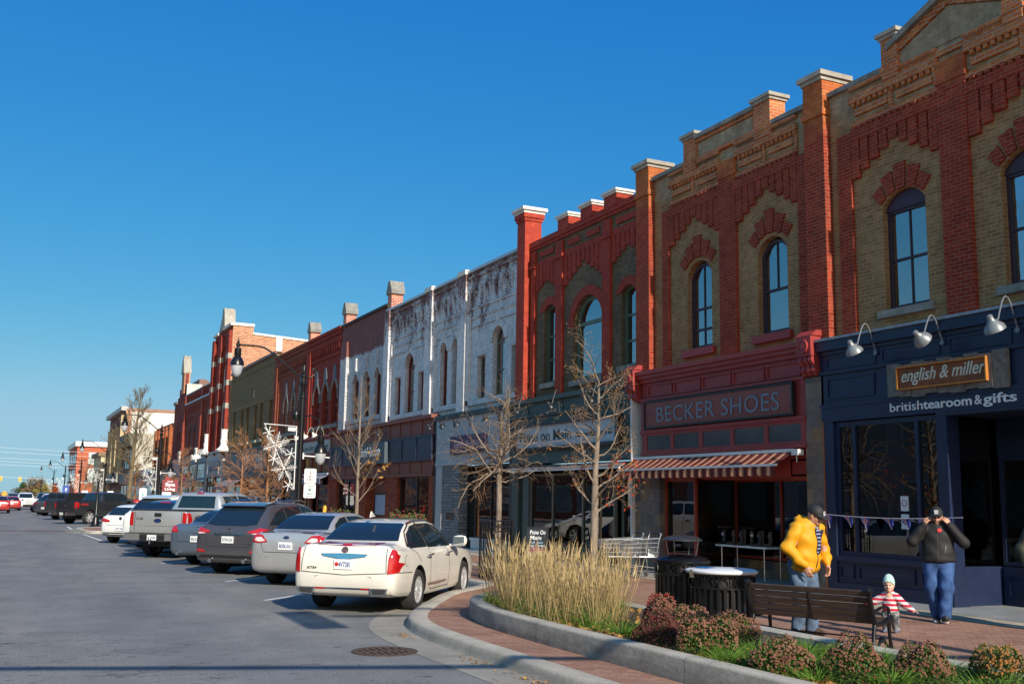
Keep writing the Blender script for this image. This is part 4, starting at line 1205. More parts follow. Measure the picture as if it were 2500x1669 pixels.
MB().add([(XW + .0, 81.99, 5), (26, 81.99, 5), (26, 81.99, 13.95), (XW + 1.6, 81.99, 14.42), (XW + 1.6, 81.99, 15.0), (XW, 81.99, 15.0)], [(0, 1, 2, 3, 4, 5)]).build('side_wall', B_SIDE, tal)
MB().add([(XW + 1.55, 81.9, 14.38), (26, 81.9, 13.9), (26, 82.4, 13.9), (XW + 1.55, 82.4, 14.38), (XW + 1.55, 81.9, 14.55), (26, 81.9, 14.07), (26, 82.4, 14.07), (XW + 1.55, 82.4, 14.55)], [(0, 1, 5, 4), (4, 5, 6, 7), (2, 3, 7, 6), (0, 4, 7, 3)]).build('wall_coping', M_CAPW, tal)
MB().box(18.6, 19.1, 81.85, 82.0, 11.0, 14.3).build('wall_pier', M_CAPW, tal)
MB().box(XW - .22, XW + 1.65, 81.9, 85.2, 15.0, 15.22).box(XW - .2, XW + .4, 87.4, 89.5, 14.9, 15.1).build('cornice', M_CAPW, tal)
MB().prism([(84.9, 15.2), (87.6, 15.0), (86.9, 15.6), (86.3, 16.3), (86.2, 16.9), (85.5, 16.9), (85.3, 16.3)], XW - .12, XW + .75).build('gable_stone', M_STONE, tal)
for a, b in ((82.0, 82.9), (85.35, 86.1), (88.5, 89.4)):
    MB().box(XW - .26, XW + .05, a, b, 4.95, 14.6).build('pilaster', B_TALL, tal)
    for z in (8.5, 12.4, 10.3):
        MB().box(XW - .275, XW + .04, a - .012, b + .012, z, z + .42).build('stone_band', M_STONE, tal)
mb = MB()
for k in range(10):
    mb.box(XW - .08, XW + .05, 82.95 + k * .24, 83.1 + k * .24, 13.5, 14.1)
mb.box(XW - .1, XW + .05, 82.9, 85.3, 14.1, 14.3)
mb.build('brick_cornice', B_TALL, tal)
lowfront(tal, 82.0, 89.3, 5.3, 3.3, M_GREYP, M_DGREY, .5)
t = thing('grey_board_sign', 'grey board sign with blue lettering in a thin frame on the pale front', 'sign', (XS, 85, 3.6))
bars4(MB().box(XS - .06, XS - .01, 83.2, 88.0, 3.5, 4.45), 83.15, 88.05, 3.45, 4.5, .06, XS - .09, XS - .05).build('sign_board', mat('grey_board', (.38, .36, .36), .6), t)
letters('lettering', 'SHOP SWAN', .5, FM(87.6, 3.75, XS - .07), mat('blue_lettering', (.06, .08, .16), .5), t, .003, .01, 0, fit=4.2)
for y, l in ((89.0, 'white statue bust on the ledge left of the white lamps'), (81.6, 'white statue bust on the corner ledge by the tan brick building')):
    t = thing('white_finial', l, 'finial', (XS - .1, y, 5.2), 0, 'white scrolled finials on the ledge')
    MB().lathe([(.55, 0), (.62, .12), (.34, .35), (.26, .55), (.30, .9), (.24, 1.0), (.26, 1.55), (.30, 1.7), (.05, 1.72)], (XS - .05, y, 5.15), 12).build('body', M_WFR, t, 60)
for y, l in ((90.8, 'white gooseneck lamp, left one of the trio under the finials'), (89.6, 'white gooseneck lamp, middle one of the trio under the finials'), (88.3, 'white gooseneck lamp, right one of the trio under the finials')):
    gooseneck(y, 4.9, .9, M_WFR, M_WFR, l, 'white lamps under the finials', XS, .4, 1.5, .03, .7)

# ------------------------------------------------------------------ arcaded red building, finial building, ribbed building
def ribbed(t, y0, y1, z1, n_, bm, w=.5, d=.22, z0=4.9):
    for k in range(n_):
        a = y0 + (y1 - y0 - w) * k / max(n_ - 1, 1)
        MB().box(XW - d, XW + .05, a, a + w, z0, z1).build('pilaster', bm, t)
arc = thing('arcaded_red_building', 'red brick building with five round headed windows and a pale ledge', 'building', (XW, 96, 0))
B_ARC = brick('soft_red_brick', (.26, .042, .028), (.33, .065, .04), (.20, .08, .06), tone=.15)
ws = [(99.4, 100.5), (97.1, 98.15), (94.75, 95.7), (91.1, 92.1), (89.75, 90.5)]
wall(arc, 89.4, 103.8, 4.9, 11.25, [arch(a, b, 5.95, 7.4, .45) for a, b in ws], B_ARC)
shell(arc, 89.4, 103.8, 11.2, B_ARC)
for a, b in ws:
    sash(arc, a, b, 5.95, 7.4, .45, mat('blue_grey_frame', (.20, .25, .33), .5), M_BLIND, (6.7,), fw=.08)
    ring(MB(), a - .05, b + .05, 7.45, .75, .12, XW - .05, XW + .02, True).build('arch_hood', M_DGREY, arc)
for a, b in ((93.2, 94.2), (102.9, 103.8), (89.4, 89.72)):
    MB().box(XW - .28, XW + .05, a, b, 4.95, 8.7).box(XW - .18, XW + .05, a + .1, b - .0, 8.7, 11.2).build('pilaster', B_ARC, arc)
mb = MB()
for a, b in ((94.3, 102.8), (89.8, 93.1)):
    k = a + .1
    while k < b - .3:
        mb.box(XW - .08, XW + .05, k, k + .28, 9.4, 9.95).box(XW - .07, XW + .05, k + .05, k + .25, 10.5, 11.0)
        k += .62
    mb.box(XW - .1, XW + .05, a, b, 9.95, 10.2).box(XW - .06, XW + .05, a, b, 8.9, 9.0).box(XW - .06, XW + .05, a, b, 8.55, 8.63)
mb.build('brick_cornice', B_ARC, arc)
MB().box(XW - .2, XW + .05, 89.6, 102.9, 10.22, 10.36).box(XW - .1, XW + .3, 89.4, 103.8, 11.2, 11.3).build('ledge', mat('blue_lead_ledge', (.40, .46, .52), .5), arc)
MB().box(XW + 2.2, XW + 3.6, 92.2, 94.6, 10.9, 12.2).build('roof_unit', mat('blue_metal_unit', (.07, .13, .24), .5), arc)
lowfront(arc, 89.6, 103.5, 5.3, 4.6, mat('blue_grey_front', (.20, .24, .28), .5), mat('blue_grey_front', (.20, .24, .28)), .7, 3, trans=3.2)
for y, l in ((103.4, 'cream corner block on the ledge at the left end of the arcaded front'), (94.0, 'cream corner block on the ledge in the middle of the arcaded front')):
    t = thing('ledge_block', l, 'block', (XS, y, 5.2), 0, 'cream blocks on the ledge')
    MB().box(XS - .2, XS + .3, y - .35, y + .35, 4.7, 5.75).box(XS - .25, XS + .3, y - .4, y + .4, 5.75, 5.9).build('block', M_CAPW, t)
t = thing('black_box_awning', 'small black box awning with white lettering beneath the tall grey windows', 'awning', (XS, 95, 2.6))
MB().box(XS - .9, XS, 90.2, 94.6, 2.6, 3.0).build('canvas', M_BLACK, t)
letters('lettering', 'CAFE & CO.', .28, FM(94.2, 2.7, XS - .91), M_LETW, t, .003, 0, 0, fit=3.6)
fin = thing('finial_building', 'dark red brick building with stepped gable and tall stone finial', 'building', (XW, 107.5, 0))
B_FIN = brick('plum_red_brick', (.20, .028, .022), (.27, .05, .035), (.16, .07, .055), tone=.2)
ws = [(104.6, 105.5, 5.9, 7.9, 0), (105.9, 106.8, 5.9, 7.9, 0), (107.3, 108.3, 5.9, 7.9, 0)]
wall(fin, 103.8, 111.0, 4.9, 10.9, [arch(*w) for w in ws], B_FIN, poly=[(103.8, 4.9), (111, 4.9), (111, 10.9), (109.2, 10.9), (109.2, 11.4), (108.2, 11.4), (108.2, 12.2), (107.3, 12.2), (107.3, 12.9), (106.7, 12.9), (106.7, 13.6), (104.9, 13.6), (104.9, 12.4), (103.8, 12.4)])
shell(fin, 103.8, 111.0, 10.8, B_FIN)
for w in ws:
    sash(fin, *w, mat('pale_blue_frame', (.45, .50, .55), .5), M_BLIND, fw=.16)
MB().prism([(105.0, 13.6), (106.7, 13.6), (106.7, 13.75), (106.2, 15.0), (105.5, 15.0), (105.0, 13.75)], XW - .2, XW + .52).box(XW - .16, XW + .48, 105.5, 106.2, 15.0, 15.35).build('finial_stone', M_STONE, fin)
MB().box(XW - .1, XW + .44, 105.0, 106.65, 11.6, 13.6).build('finial_pier', B_SIDE, fin)
MB().box(XW + .0, XW + 1.4, 103.75, 104.85, 11.2, 12.45).build('gable_shoulder', mat('rendered_white', (.60, .57, .50), .8, var=.3), fin)
MB().box(XW - .15, XW + .3, 108.9, 111.1, 10.85, 11.1).build('coping', M_STONED, fin)
MB().prism([(XW + 1.2, 13.0), (XW + 1.8, 13.0), (XW + 5.5, 10.8), (XW + 1.2, 10.8)], 104.2, 110, 'y').build('roof', mat('brown_metal_roof', (.17, .08, .06), .5, var=.2), fin)
lowfront(fin, 103.8, 110.8, 5.2, 3.2, mat('slate_blue_front', (.22, .27, .34), .5), M_WFR, .5)
t = thing('round_sign', 'round black and red hanging sign beside the slate blue shop front', 'sign', (XS - .5, 106.5, 3.3))
MB().lathe([(.62, -.05), (.62, .05)], (XS - .6, 106.5, 3.3), 24, 0, Matrix.Rotation(R(90), 3, 'X')).build('disc', M_BLACK, t, 40)
MB().box(XS - .85, XS - .35, 106.43, 106.447, 3.02, 3.6).build('red_panel', mat('sign_red', (.30, .02, .02), .5), t)
rib = thing('ribbed_orange_building', 'low orange brick building ribbed with narrow pilasters', 'building', (XW, 117, 0))
B_RIB = brick('orange_rib_brick', (.36, .09, .03), (.45, .14, .05), (.28, .12, .07), tone=.2)
wall(rib, 111.0, 123.4, .12, 9.0, [], B_RIB)
shell(rib, 111.0, 123.4, 9.0, B_RIB)
ribbed(rib, 111.3, 123.4, 8.9, 5, B_RIB, .8, .35)
MB().box(XW - .12, XW + .3, 111.0, 123.4, 8.85, 9.1).build('coping', M_RUST, rib)
for k in range(4):
    MB().box(XW - .03, XW + .02, 113.0 + k * 2.7, 114.2 + k * 2.7, 5.5, 8.0).build('window', mat('dark_far_pane', (.05, .06, .08), .1, 0, .8), rib)
lowfront(rib, 111.2, 123.2, 4.4, 3.0, mat('sand_front', (.30, .23, .16), .6), M_DGREY, .5)

# ------------------------------------------------------------------ the far end of the street
far = thing('low_shop_building', 'single storey blue grey shop with teal doors between the ribbed and beige walls', 'building', (XW, 135, 0))
MB().box(XW, 30, 123.4, 147.2, .12, 4.6).build('wall', mat('blue_grey_stucco', (.26, .29, .31), .7), far)
MB().box(XS - .2, XW + .05, 123.6, 147.0, 4.2, 4.75).build('cornice', mat('pale_blue_trim', (.42, .48, .50), .6), far)
for k in range(4):
    MB().box(XW - .04, XW + .02, 125 + k * 5.6, 129 + k * 5.6, .5, 2.9).build('shop_window', mat('teal_glass', (.02, .14, .19), .1, 0, .8), far)
low = thing('brown_cornice_building', 'dark brown two storey shop with deep green cornice and blank beige side wall', 'building', (XW, 155, 0))
MB().box(XW, 30, 147.3, 160, .12, 9.4).build('wall', mat('brown_brick_far', (.10, .055, .035), .85, var=.35, vs=1.2), low)
MB().box(XW + .02, 30, 147.22, 147.29, 3.5, 9.9).build('side_wall', mat('beige_render', (.40, .36, .28), .8, var=.12, vs=.6), low)
MB().box(XS - .5, XW + .2, 147.2, 160, 9.0, 9.9).box(XS - .25, XW + .2, 147.25, 160, 8.3, 9.0).build('cornice', mat('olive_cornice', (.13, .125, .09), .7, var=.3, vs=2), low)
for k in range(4):
    MB().box(XW - .05, XW + .02, 148.4 + k * 2.8, 149.8 + k * 2.8, 5.3, 7.7).build('window', mat('dark_far_pane', (.05, .06, .08)), low)
MB().box(XS - .1, XW, 147.4, 159.8, 3.2, 4.6).build('fascia', M_STONED, low)
for k in range(3):
    MB().box(XW - .05, XW + .02, 148.2 + k * 3.8, 151 + k * 3.8, .6, 3.0).build('shop_window', mat('dark_far_pane', (.05, .06, .08)), low)
whs = thing('white_sided_building', 'tall brown brick building with pale corner strips and a bright white side wall', 'building', (XW, 172, 0))
MB().box(XW, 40, 160.05, 184.5, .12, 14.0).build('wall', mat('brown_red_far', (.15, .055, .034), .85, var=.35, vs=1.0), whs)
MB().box(XW + .8, 40, 159.98, 160.04, 9.5, 13.7).build('side_wall', mat('white_render', (.68, .66, .60), .8, var=.1, vs=.5), whs)
MB().box(XW - .02, XW + .8, 159.97, 160.04, 8.0, 13.9).build('brick_corner', B_SIDE, whs)
MB().box(XS - .45, XW + .3, 160, 184.8, 13.8, 14.4).build('cornice', mat('pale_cornice', (.44, .44, .43), .7), whs)
MB().box(XW + .3, 40, 159.9, 160.3, 13.7, 14.15).build('wall_coping', mat('red_coping_far', (.30, .17, .12), .8), whs)
for k in range(4):
    MB().box(XW - .5, XW + .05, 161.2 + k * 6.4, 162.0 + k * 6.4, 4.6, 13.4 if k < 1 else 11.8).build('pilaster', mat('cream_strip', (.50, .40, .24), .8, var=.2), whs)
for k in range(5):
    MB().box(XW - .05, XW + .02, 163.2 + k * 4.2, 165.2 + k * 4.2, 6.0, 11.0).build('window', mat('dark_far_pane', (.05, .06, .08)), whs)
MB().box(XS - .5, XW, 160.2, 184.4, 3.5, 4.9).build('fascia', mat('far_grey_fascia', (.28, .26, .23), .7), whs)
yel = thing('cream_far_building', 'small cream two storey building with dark awnings near the far red block', 'building', (XW, 205, 0))
MB().box(XW, 40, 198, 214, .12, 8.6).build('wall', mat('cream_far', (.52, .47, .30), .8), yel)
MB().box(XW - .5, XW + 30, 197.7, 214, 8.4, 9.1).build('cornice', mat('brown_far_trim', (.22, .15, .09), .8), yel)
for k in range(2):
    MB().box(XW + 1.2 + k * 4, XW + 4.2 + k * 4, 197.6, 198, 4.8, 6.8).build('awning', mat('green_black_canvas', (.05, .07, .06), .8), yel)
B_MOD = mat('modern_orange_brick', (.40, .105, .05), .85, var=.12, vs=1)
mod = thing('modern_red_building', 'modern orange red three storey block with white cornice and white window bands', 'building', (XW, 284, 0))
MB().box(XW, 60, 268, 300, .12, 13.2).build('wall', B_MOD, mod)
MB().box(XW - .5, 60, 267.5, 300.5, 12.9, 14.0).build('cornice', M_WFR, mod)
GF = mat('pale_far_glass', (.40, .46, .46), .12, 0, .6, var=.3, vs=.5)
for z0, z1 in ((8.9, 11.2), (4.6, 7.4)):
    for k in range(4):
        x = XW + 2.6 + k * 6.2
        f = bars4(MB(), 267.72, 267.74, 0, 0, 0, 0, 0)
        mb = MB().box(x, x + 4.6, 267.8, 268, z0 - .2, z0 + .05).box(x, x + 4.6, 267.8, 268, z1, z1 + .3).box(x, x + .3, 267.85, 268, z0, z1).box(x + 4.3, x + 4.6, 267.85, 268, z0, z1).box(x + 2.15, x + 2.4, 267.85, 268, z0, z1).box(x, x + 4.6, 267.85, 268, (z0 + z1) / 2, (z0 + z1) / 2 + .15)
        w = mb.build('window', M_WFR, mod)
        MB().box(x, x + 4.6, 267.92, 267.95, z0, z1).build('pane', GF, w)
    for k in range(4):
        MB().box(XW - .08, XW + .02, 270 + k * 7.6, 274.5 + k * 7.6, z0, z1).build('window', mat('blue_far_pane', (.08, .12, .17), .08, 0, .8), mod)

# ------------------------------------------------------------------ the sunny side of the street (seen in the shop glass)
B_OPP = brick('opposite_brick', (.40, .12, .05), (.48, .16, .07), (.40, .28, .2))
for y0, y1, h, m, l in ((-30, 8, 9, B_OPP, 'orange brick building across the street from the planter'), (8, 38, 10.5, B_OPP, 'orange brick building across the street with pale green windows'), (38, 70, 8, mat('grey_opposite', (.34, .34, .33), .8), 'grey rendered building across the street'), (70, 130, 10, B_OPP, 'long orange brick building across the street, beyond the grey one'), (130, 230, 9, mat('grey_opposite', (.34, .34, .33), .8), 'long grey building at the far end of the opposite side')):
    t = thing('opposite_building', l, 'building', (-19, (y0 + y1) / 2, 0))
    MB().box(-31, -19, y0 + .05, y1 - .05, 0, h).build('wall', m, t)
    k = y0 + 2
    while k < y1 - 4:
        for za, zb in ((.8, 3.4), (5.2, 7.6)):
            w = bars4(MB(), k, k + 3.0, za, zb, .15, -19.0, -18.92).build('window', mat('seafoam_frame', (.34, .48, .42), .6), t)
            MB().box(-18.98, -18.96, k + .1, k + 2.9, za + .1, zb - .1).build('pane', mat('pale_green_pane', (.22, .30, .28), .15), w)
        k += 4.2
# ------------------------------------------------------------------ vehicles (local frame: +x ahead, +y left, origin on the ground under the rear axle)
from mathutils.geometry import delaunay_2d_cdt
def pchip(xs, ys, q):
    xs, ys = np.array(xs, float), np.array(ys, float)
    h, d = np.diff(xs), np.diff(ys) / np.diff(xs)
    m = np.zeros(len(xs))
    m[0], m[-1] = d[0], d[-1]
    for i in range(1, len(xs) - 1):
        if d[i - 1] * d[i] > 0:
            w1, w2 = 2 * h[i] + h[i - 1], h[i] + 2 * h[i - 1]
            m[i] = (w1 + w2) / (w1 / d[i - 1] + w2 / d[i])
    i = np.clip(np.searchsorted(xs, q) - 1, 0, len(h) - 1)
    t = (q - xs[i]) / h[i]
    return (1 + 2 * t) * (1 - t) ** 2 * ys[i] + t * (1 - t) ** 2 * h[i] * m[i] + t * t * (3 - 2 * t) * ys[i + 1] + t * t * (t - 1) * h[i] * m[i + 1]

ST = {
 'sedan': [(-1.17, .50, .50, .60, .64, .40), (-1.15, .74, .40, .78, .82, .58), (-1.11, .835, .33, .93, .98, .68), (-1.06, .875, .30, 1.0, 1.07, .72), (-1.0, .892, .28, 1.035, 1.11, .745),
   (-.85, .91, .26, 1.02, 1.115, .75), (-.55, .92, .24, 1.0, 1.13, .74), (-.1, .925, .22, .985, 1.335, .66), (.25, .925, .2, .98, 1.455, .605), (.7, .925, .19, .975, 1.50, .585),
   (1.3, .92, .19, .965, 1.50, .585), (1.75, .92, .19, .955, 1.44, .605), (2.2, .92, .19, .945, 1.21, .67), (2.55, .915, .2, .935, 1.03, .74), (3.2, .90, .2, .87, .96, .70),
   (3.6, .86, .22, .78, .86, .62), (3.8, .76, .28, .62, .70, .5), (3.9, .55, .40, .52, .55, .4)],
 'suv': [(-1.05, .52, .48, .60, .64, .42), (-1.03, .78, .38, .83, .88, .64), (-.98, .875, .32, .99, 1.06, .75), (-.90, .915, .29, 1.07, 1.17, .77), (-.80, .93, .27, 1.09, 1.26, .745),
   (-.55, .94, .25, 1.09, 1.47, .69), (-.32, .94, .24, 1.08, 1.62, .655), (-.1, .94, .24, 1.075, 1.66, .64), (.3, .94, .23, 1.07, 1.685, .635), (.9, .94, .22, 1.06, 1.69, .635),
   (1.5, .94, .22, 1.04, 1.63, .64), (2.0, .935, .22, 1.03, 1.40, .69), (2.45, .93, .23, 1.02, 1.14, .75), (3.1, .91, .24, .95, 1.05, .70), (3.45, .86, .26, .85, .92, .6), (3.65, .7, .35, .65, .7, .5), (3.72, .5, .45, .55, .58, .4)],
 'hatch': [(-.76, .52, .45, .60, .64, .42), (-.73, .75, .35, .80, .86, .6), (-.68, .835, .3, .93, 1.0, .68), (-.60, .875, .27, .97, 1.10, .70), (-.4, .895, .24, .97, 1.27, .655), (-.2, .9, .22, .965, 1.39, .615),
   (.1, .9, .2, .96, 1.44, .595), (.7, .9, .19, .95, 1.455, .59), (1.2, .9, .19, .94, 1.41, .60), (1.7, .895, .19, .93, 1.20, .66), (2.1, .89, .2, .92, 1.0, .72), (2.7, .88, .2, .85, .93, .68),
   (3.1, .83, .22, .76, .82, .6), (3.35, .7, .3, .6, .66, .5), (3.47, .5, .42, .52, .55, .4)],
 'pickup': [(-1.03, .955, .66, 1.30, 1.345, .90), (-1.0, .985, .56, 1.335, 1.375, .93), (-.7, 1.0, .52, 1.335, 1.375, .93), (.0, 1.0, .50, 1.335, 1.375, .93), (.70, 1.0, .44, 1.335, 1.378, .92), (.78, 1.0, .42, 1.335, 1.40, .88),
   (.84, 1.0, .42, 1.335, 1.56, .80), (.95, 1.0, .42, 1.335, 1.83, .735), (1.06, 1.0, .42, 1.335, 1.905, .715), (1.5, 1.0, .42, 1.33, 1.93, .71), (2.3, 1.0, .42, 1.32, 1.92, .71), (2.65, 1.0, .42, 1.31, 1.83, .72),
   (3.15, 1.0, .43, 1.29, 1.45, .80), (3.4, .99, .43, 1.27, 1.33, .84), (4.2, .98, .45, 1.2, 1.27, .80), (4.6, .96, .48, 1.1, 1.18, .75), (4.75, .9, .52, .9, .96, .7), (4.80, .75, .6, .75, .8, .6)],
}
SPEC = {
 'sedan': dict(wb=2.84, r=.335, w=.245, tr=.79, side=[[(-.32, 1.06), (-.05, 1.26), (.30, 1.385), (.62, 1.42), (.62, 1.03), (-.25, 1.035)], [(.68, 1.42), (1.32, 1.425), (1.72, 1.37), (2.22, 1.06), (2.18, 1.0), (.68, 1.02)]],
    rear=[(-.66, 1.15), (.66, 1.15), (.55, 1.415), (.50, 1.43), (-.50, 1.43), (-.55, 1.415)], front=[(-.68, 1.05), (.68, 1.05), (.54, 1.43), (-.54, 1.43)]),
 'suv': dict(wb=2.74, r=.37, w=.245, tr=.81, side=[[(-.62, 1.16), (-.2, 1.42), (.2, 1.54), (.2, 1.15)], [(.25, 1.545), (1.0, 1.58), (1.0, 1.13), (.25, 1.15)], [(1.06, 1.58), (1.5, 1.54), (2.15, 1.16), (2.1, 1.09), (1.06, 1.13)]],
    rear=[(-.66, 1.17), (-.4, 1.135), (.4, 1.135), (.66, 1.17), (.60, 1.56), (-.60, 1.56)], front=[(-.68, 1.16), (.68, 1.16), (.56, 1.6), (-.56, 1.6)]),
 'hatch': dict(wb=2.63, r=.315, w=.22, tr=.77, side=[[(-.28, 1.10), (.1, 1.31), (.1, 1.02), (-.2, 1.02)], [(.15, 1.33), (.75, 1.375), (.75, 1.0), (.15, 1.01)], [(.80, 1.375), (1.2, 1.34), (1.8, 1.02), (1.75, .97), (.80, 1.0)]],
    rear=[(-.62, 1.04), (.62, 1.04), (.58, 1.33), (-.58, 1.33)], front=[(-.64, 1.02), (.64, 1.02), (.52, 1.38), (-.52, 1.38)]),
 'pickup': dict(wb=3.68, r=.40, w=.27, tr=.86, side=[[(1.10, 1.80), (1.85, 1.83), (1.85, 1.40), (1.10, 1.40)], [(1.92, 1.83), (2.5, 1.80), (2.95, 1.46), (2.9, 1.38), (1.92, 1.40)]],
    rear=[(-.66, 1.44), (.66, 1.44), (.60, 1.80), (-.60, 1.80)], front=[(-.7, 1.42), (.7, 1.42), (.6, 1.82), (-.6, 1.82)]),
}
def paint(name, col, metal=0.0, rough=.32):
    if name in _mats:
        return _mats[name]
    n = NT(name)
    p = n.obj()
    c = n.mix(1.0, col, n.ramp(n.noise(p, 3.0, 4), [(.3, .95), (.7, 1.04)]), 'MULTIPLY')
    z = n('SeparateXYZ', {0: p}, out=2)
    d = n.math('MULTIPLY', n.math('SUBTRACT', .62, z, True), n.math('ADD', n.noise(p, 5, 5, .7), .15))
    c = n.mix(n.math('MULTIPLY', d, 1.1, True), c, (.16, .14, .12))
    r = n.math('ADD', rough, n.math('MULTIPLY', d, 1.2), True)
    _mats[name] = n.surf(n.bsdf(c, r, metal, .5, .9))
    return _mats[name]
M_CGL = mat('car_window_glass', (.010, .018, .026), .02, 0, .9, var=.1, rv=.0)
M_TYRE = mat('tyre_rubber', (.022, .022, .023), .85, var=.4, vs=6, bump=.3, bs=60)
M_CHR = mat('chrome', (.75, .76, .78), .12, 1.0, var=.05, rv=.05)
M_ALLOY = mat('alloy_rim', (.66, .67, .69), .35, .55, .6, var=.1)
M_TRIM = mat('black_trim', (.015, .015, .017), .5, var=.2)
M_LRED = mat('red_lamp_lens', (.42, .008, .010), .10, 0, .8, .8, var=.25, vs=9)
M_LCLR = mat('clear_lamp_lens', (.62, .56, .55), .12, 0, .7, .6, var=.2, vs=12)
M_PLATE = mat('plate_white', (.72, .74, .76), .45, var=.06)
M_PBLUE = mat('plate_blue', (.03, .06, .22), .5)
M_SEAM = mat('panel_gap', (.02, .02, .02), .8)
M_MIR = mat('mirror_face', (.6, .65, .7), .03, 1.0, var=.02, rv=0)

def in_poly(p, poly):
    c = False
    j = len(poly) - 1
    for i in range(len(poly)):
        a, b = poly[i], poly[j]
        if (a[1] > p[1]) != (b[1] > p[1]) and p[0] < (b[0] - a[0]) * (p[1] - a[1]) / (b[1] - a[1]) + a[0]:
            c = not c
        j = i
    return c
def patch(bvh, poly, view, off=.006, res=.06):
    """lay a thin lens, pane or badge shaped by a 2-D outline onto the body; view 'rear'/'front' takes (y,z), 'left'/'right' takes (x,z)"""
    pts, n0 = [], 0
    for i, a in enumerate(poly):
        b = poly[(i + 1) % len(poly)]
        k = max(1, int(math.dist(a, b) / res))
        pts += [(a[0] + (b[0] - a[0]) * j / k, a[1] + (b[1] - a[1]) * j / k) for j in range(k)]
    n0 = len(pts)
    x0, x1 = min(p[0] for p in poly), max(p[0] for p in poly)
    y0, y1 = min(p[1] for p in poly), max(p[1] for p in poly)
    nx, ny = int((x1 - x0) / res), int((y1 - y0) / res)
    for i in range(1, nx):
        for j in range(1, ny):
            q = (x0 + (x1 - x0) * i / nx, y0 + (y1 - y0) * j / ny)
            if in_poly(q, poly) and min(math.dist(q, b) for b in pts[:n0]) > res * .35:
                pts.append(q)
    out = delaunay_2d_cdt([Vector(p) for p in pts], [(i, (i + 1) % n0) for i in range(n0)], [], 1, 1e-5)
    vv, ff = [], [tuple(f) for f in out[2]]
    for p in out[0]:
        if view in ('rear', 'front'):
            s = 1 if view == 'rear' else -1
            o, d = Vector((-6 * s, p[0], p[1])), Vector((s, 0, 0))
        else:
            s = 1 if view == 'right' else -1
            o, d = Vector((p[0], -6 * s, p[1])), Vector((0, s, 0))
        h = bvh.ray_cast(o, d)
        if h[0] is None:
            h = bvh.find_nearest(o + d * (5.0 if view in ('rear', 'front') else 5.1))
        n = h[1]
        if n.dot(d) > 0:
            n = -n
        vv.append(h[0] + n * off)
    flip = view in ('rear', 'right')
    ok = []
    for f in ff:
        a, b, c = (vv[i] for i in f)
        nn = (b - a).cross(c - a)
        dd = {'rear': Vector((-1, 0, 0)), 'front': Vector((1, 0, 0)), 'right': Vector((0, -1, 0)), 'left': Vector((0, 1, 0))}[view]
        ok.append(f if nn.dot(dd) > 0 else f[::-1])
    mb = MB()
    mb.add(vv, ok)
    return mb
def strip(pts, w):
    a = offset_path(pts, w / 2)
    b = offset_path(pts, -w / 2)
    return a + b[::-1]
def ell(cx, cy, rx, ry, n=16):
    return [(cx + rx * math.cos(2 * math.pi * i / n), cy + ry * math.sin(2 * math.pi * i / n)) for i in range(n)]

def make_body(kind, sx=1.0, sy=1.0, sz=1.0):
    st = np.array(ST[kind])
    sp = SPEC[kind]
    x0, x1 = st[0, 0], st[-1, 0]
    q = np.unique(np.concatenate([st[:, 0], np.linspace(x0, x1, 64), np.linspace(x0, x0 + .22, 10)]))
    cols = [pchip(st[:, 0], st[:, i], q) for i in range(1, 6)]
    vs_, k = [], 0
    for i, x in enumerate(q):
        w, zb, zs, zt, wt = (c[i] for c in cols)
        g = zt - zs
        dr = min(.08, g * .55)
        half = [(0, zb), (.55 * w, zb), (.80 * w, zb + .003), (.93 * w, zb + .035), (.98 * w, zb + .11), (.998 * w, zb + .36 * (zs - zb)), (w, zb + .55 * (zs - zb)), (.994 * w, zb + .75 * (zs - zb)),
                (.975 * w, zs - .06 * min(1, (zs - zb) * 2)), (.955 * w, zs - .012), (.935 * w, zs + .01 * min(1, g * 8))]
        a, b = half[-1], (wt + .0, zt - dr)
        for t in (.33, .67, 1.0):
            bul = .018 * math.sin(math.pi * t) * min(1, g * 3)
            half.append((a[0] + (b[0] - a[0]) * t + bul, a[1] + (b[1] - a[1]) * t))
        half += [(wt - .035, zt - dr * .5), (wt - .09, zt - dr * .22), (wt * .55, zt - dr * .06), (0, zt)]
        ring = half + [(-y, z) for y, z in half[-2:0:-1]]
        k = len(ring)
        vs_ += [(x * sx, y * sy, z * sz) for y, z in ring]
    ff = []
    for i in range(len(q) - 1):
        for j in range(k):
            ff.append((i * k + j, (i + 1) * k + j, (i + 1) * k + (j + 1) % k, i * k + (j + 1) % k))
    ff.append(tuple(range(k)))
    ff.append(tuple(range((len(q) - 1) * k + k - 1, (len(q) - 1) * k - 1, -1)))
    return vs_, ff, q, cols

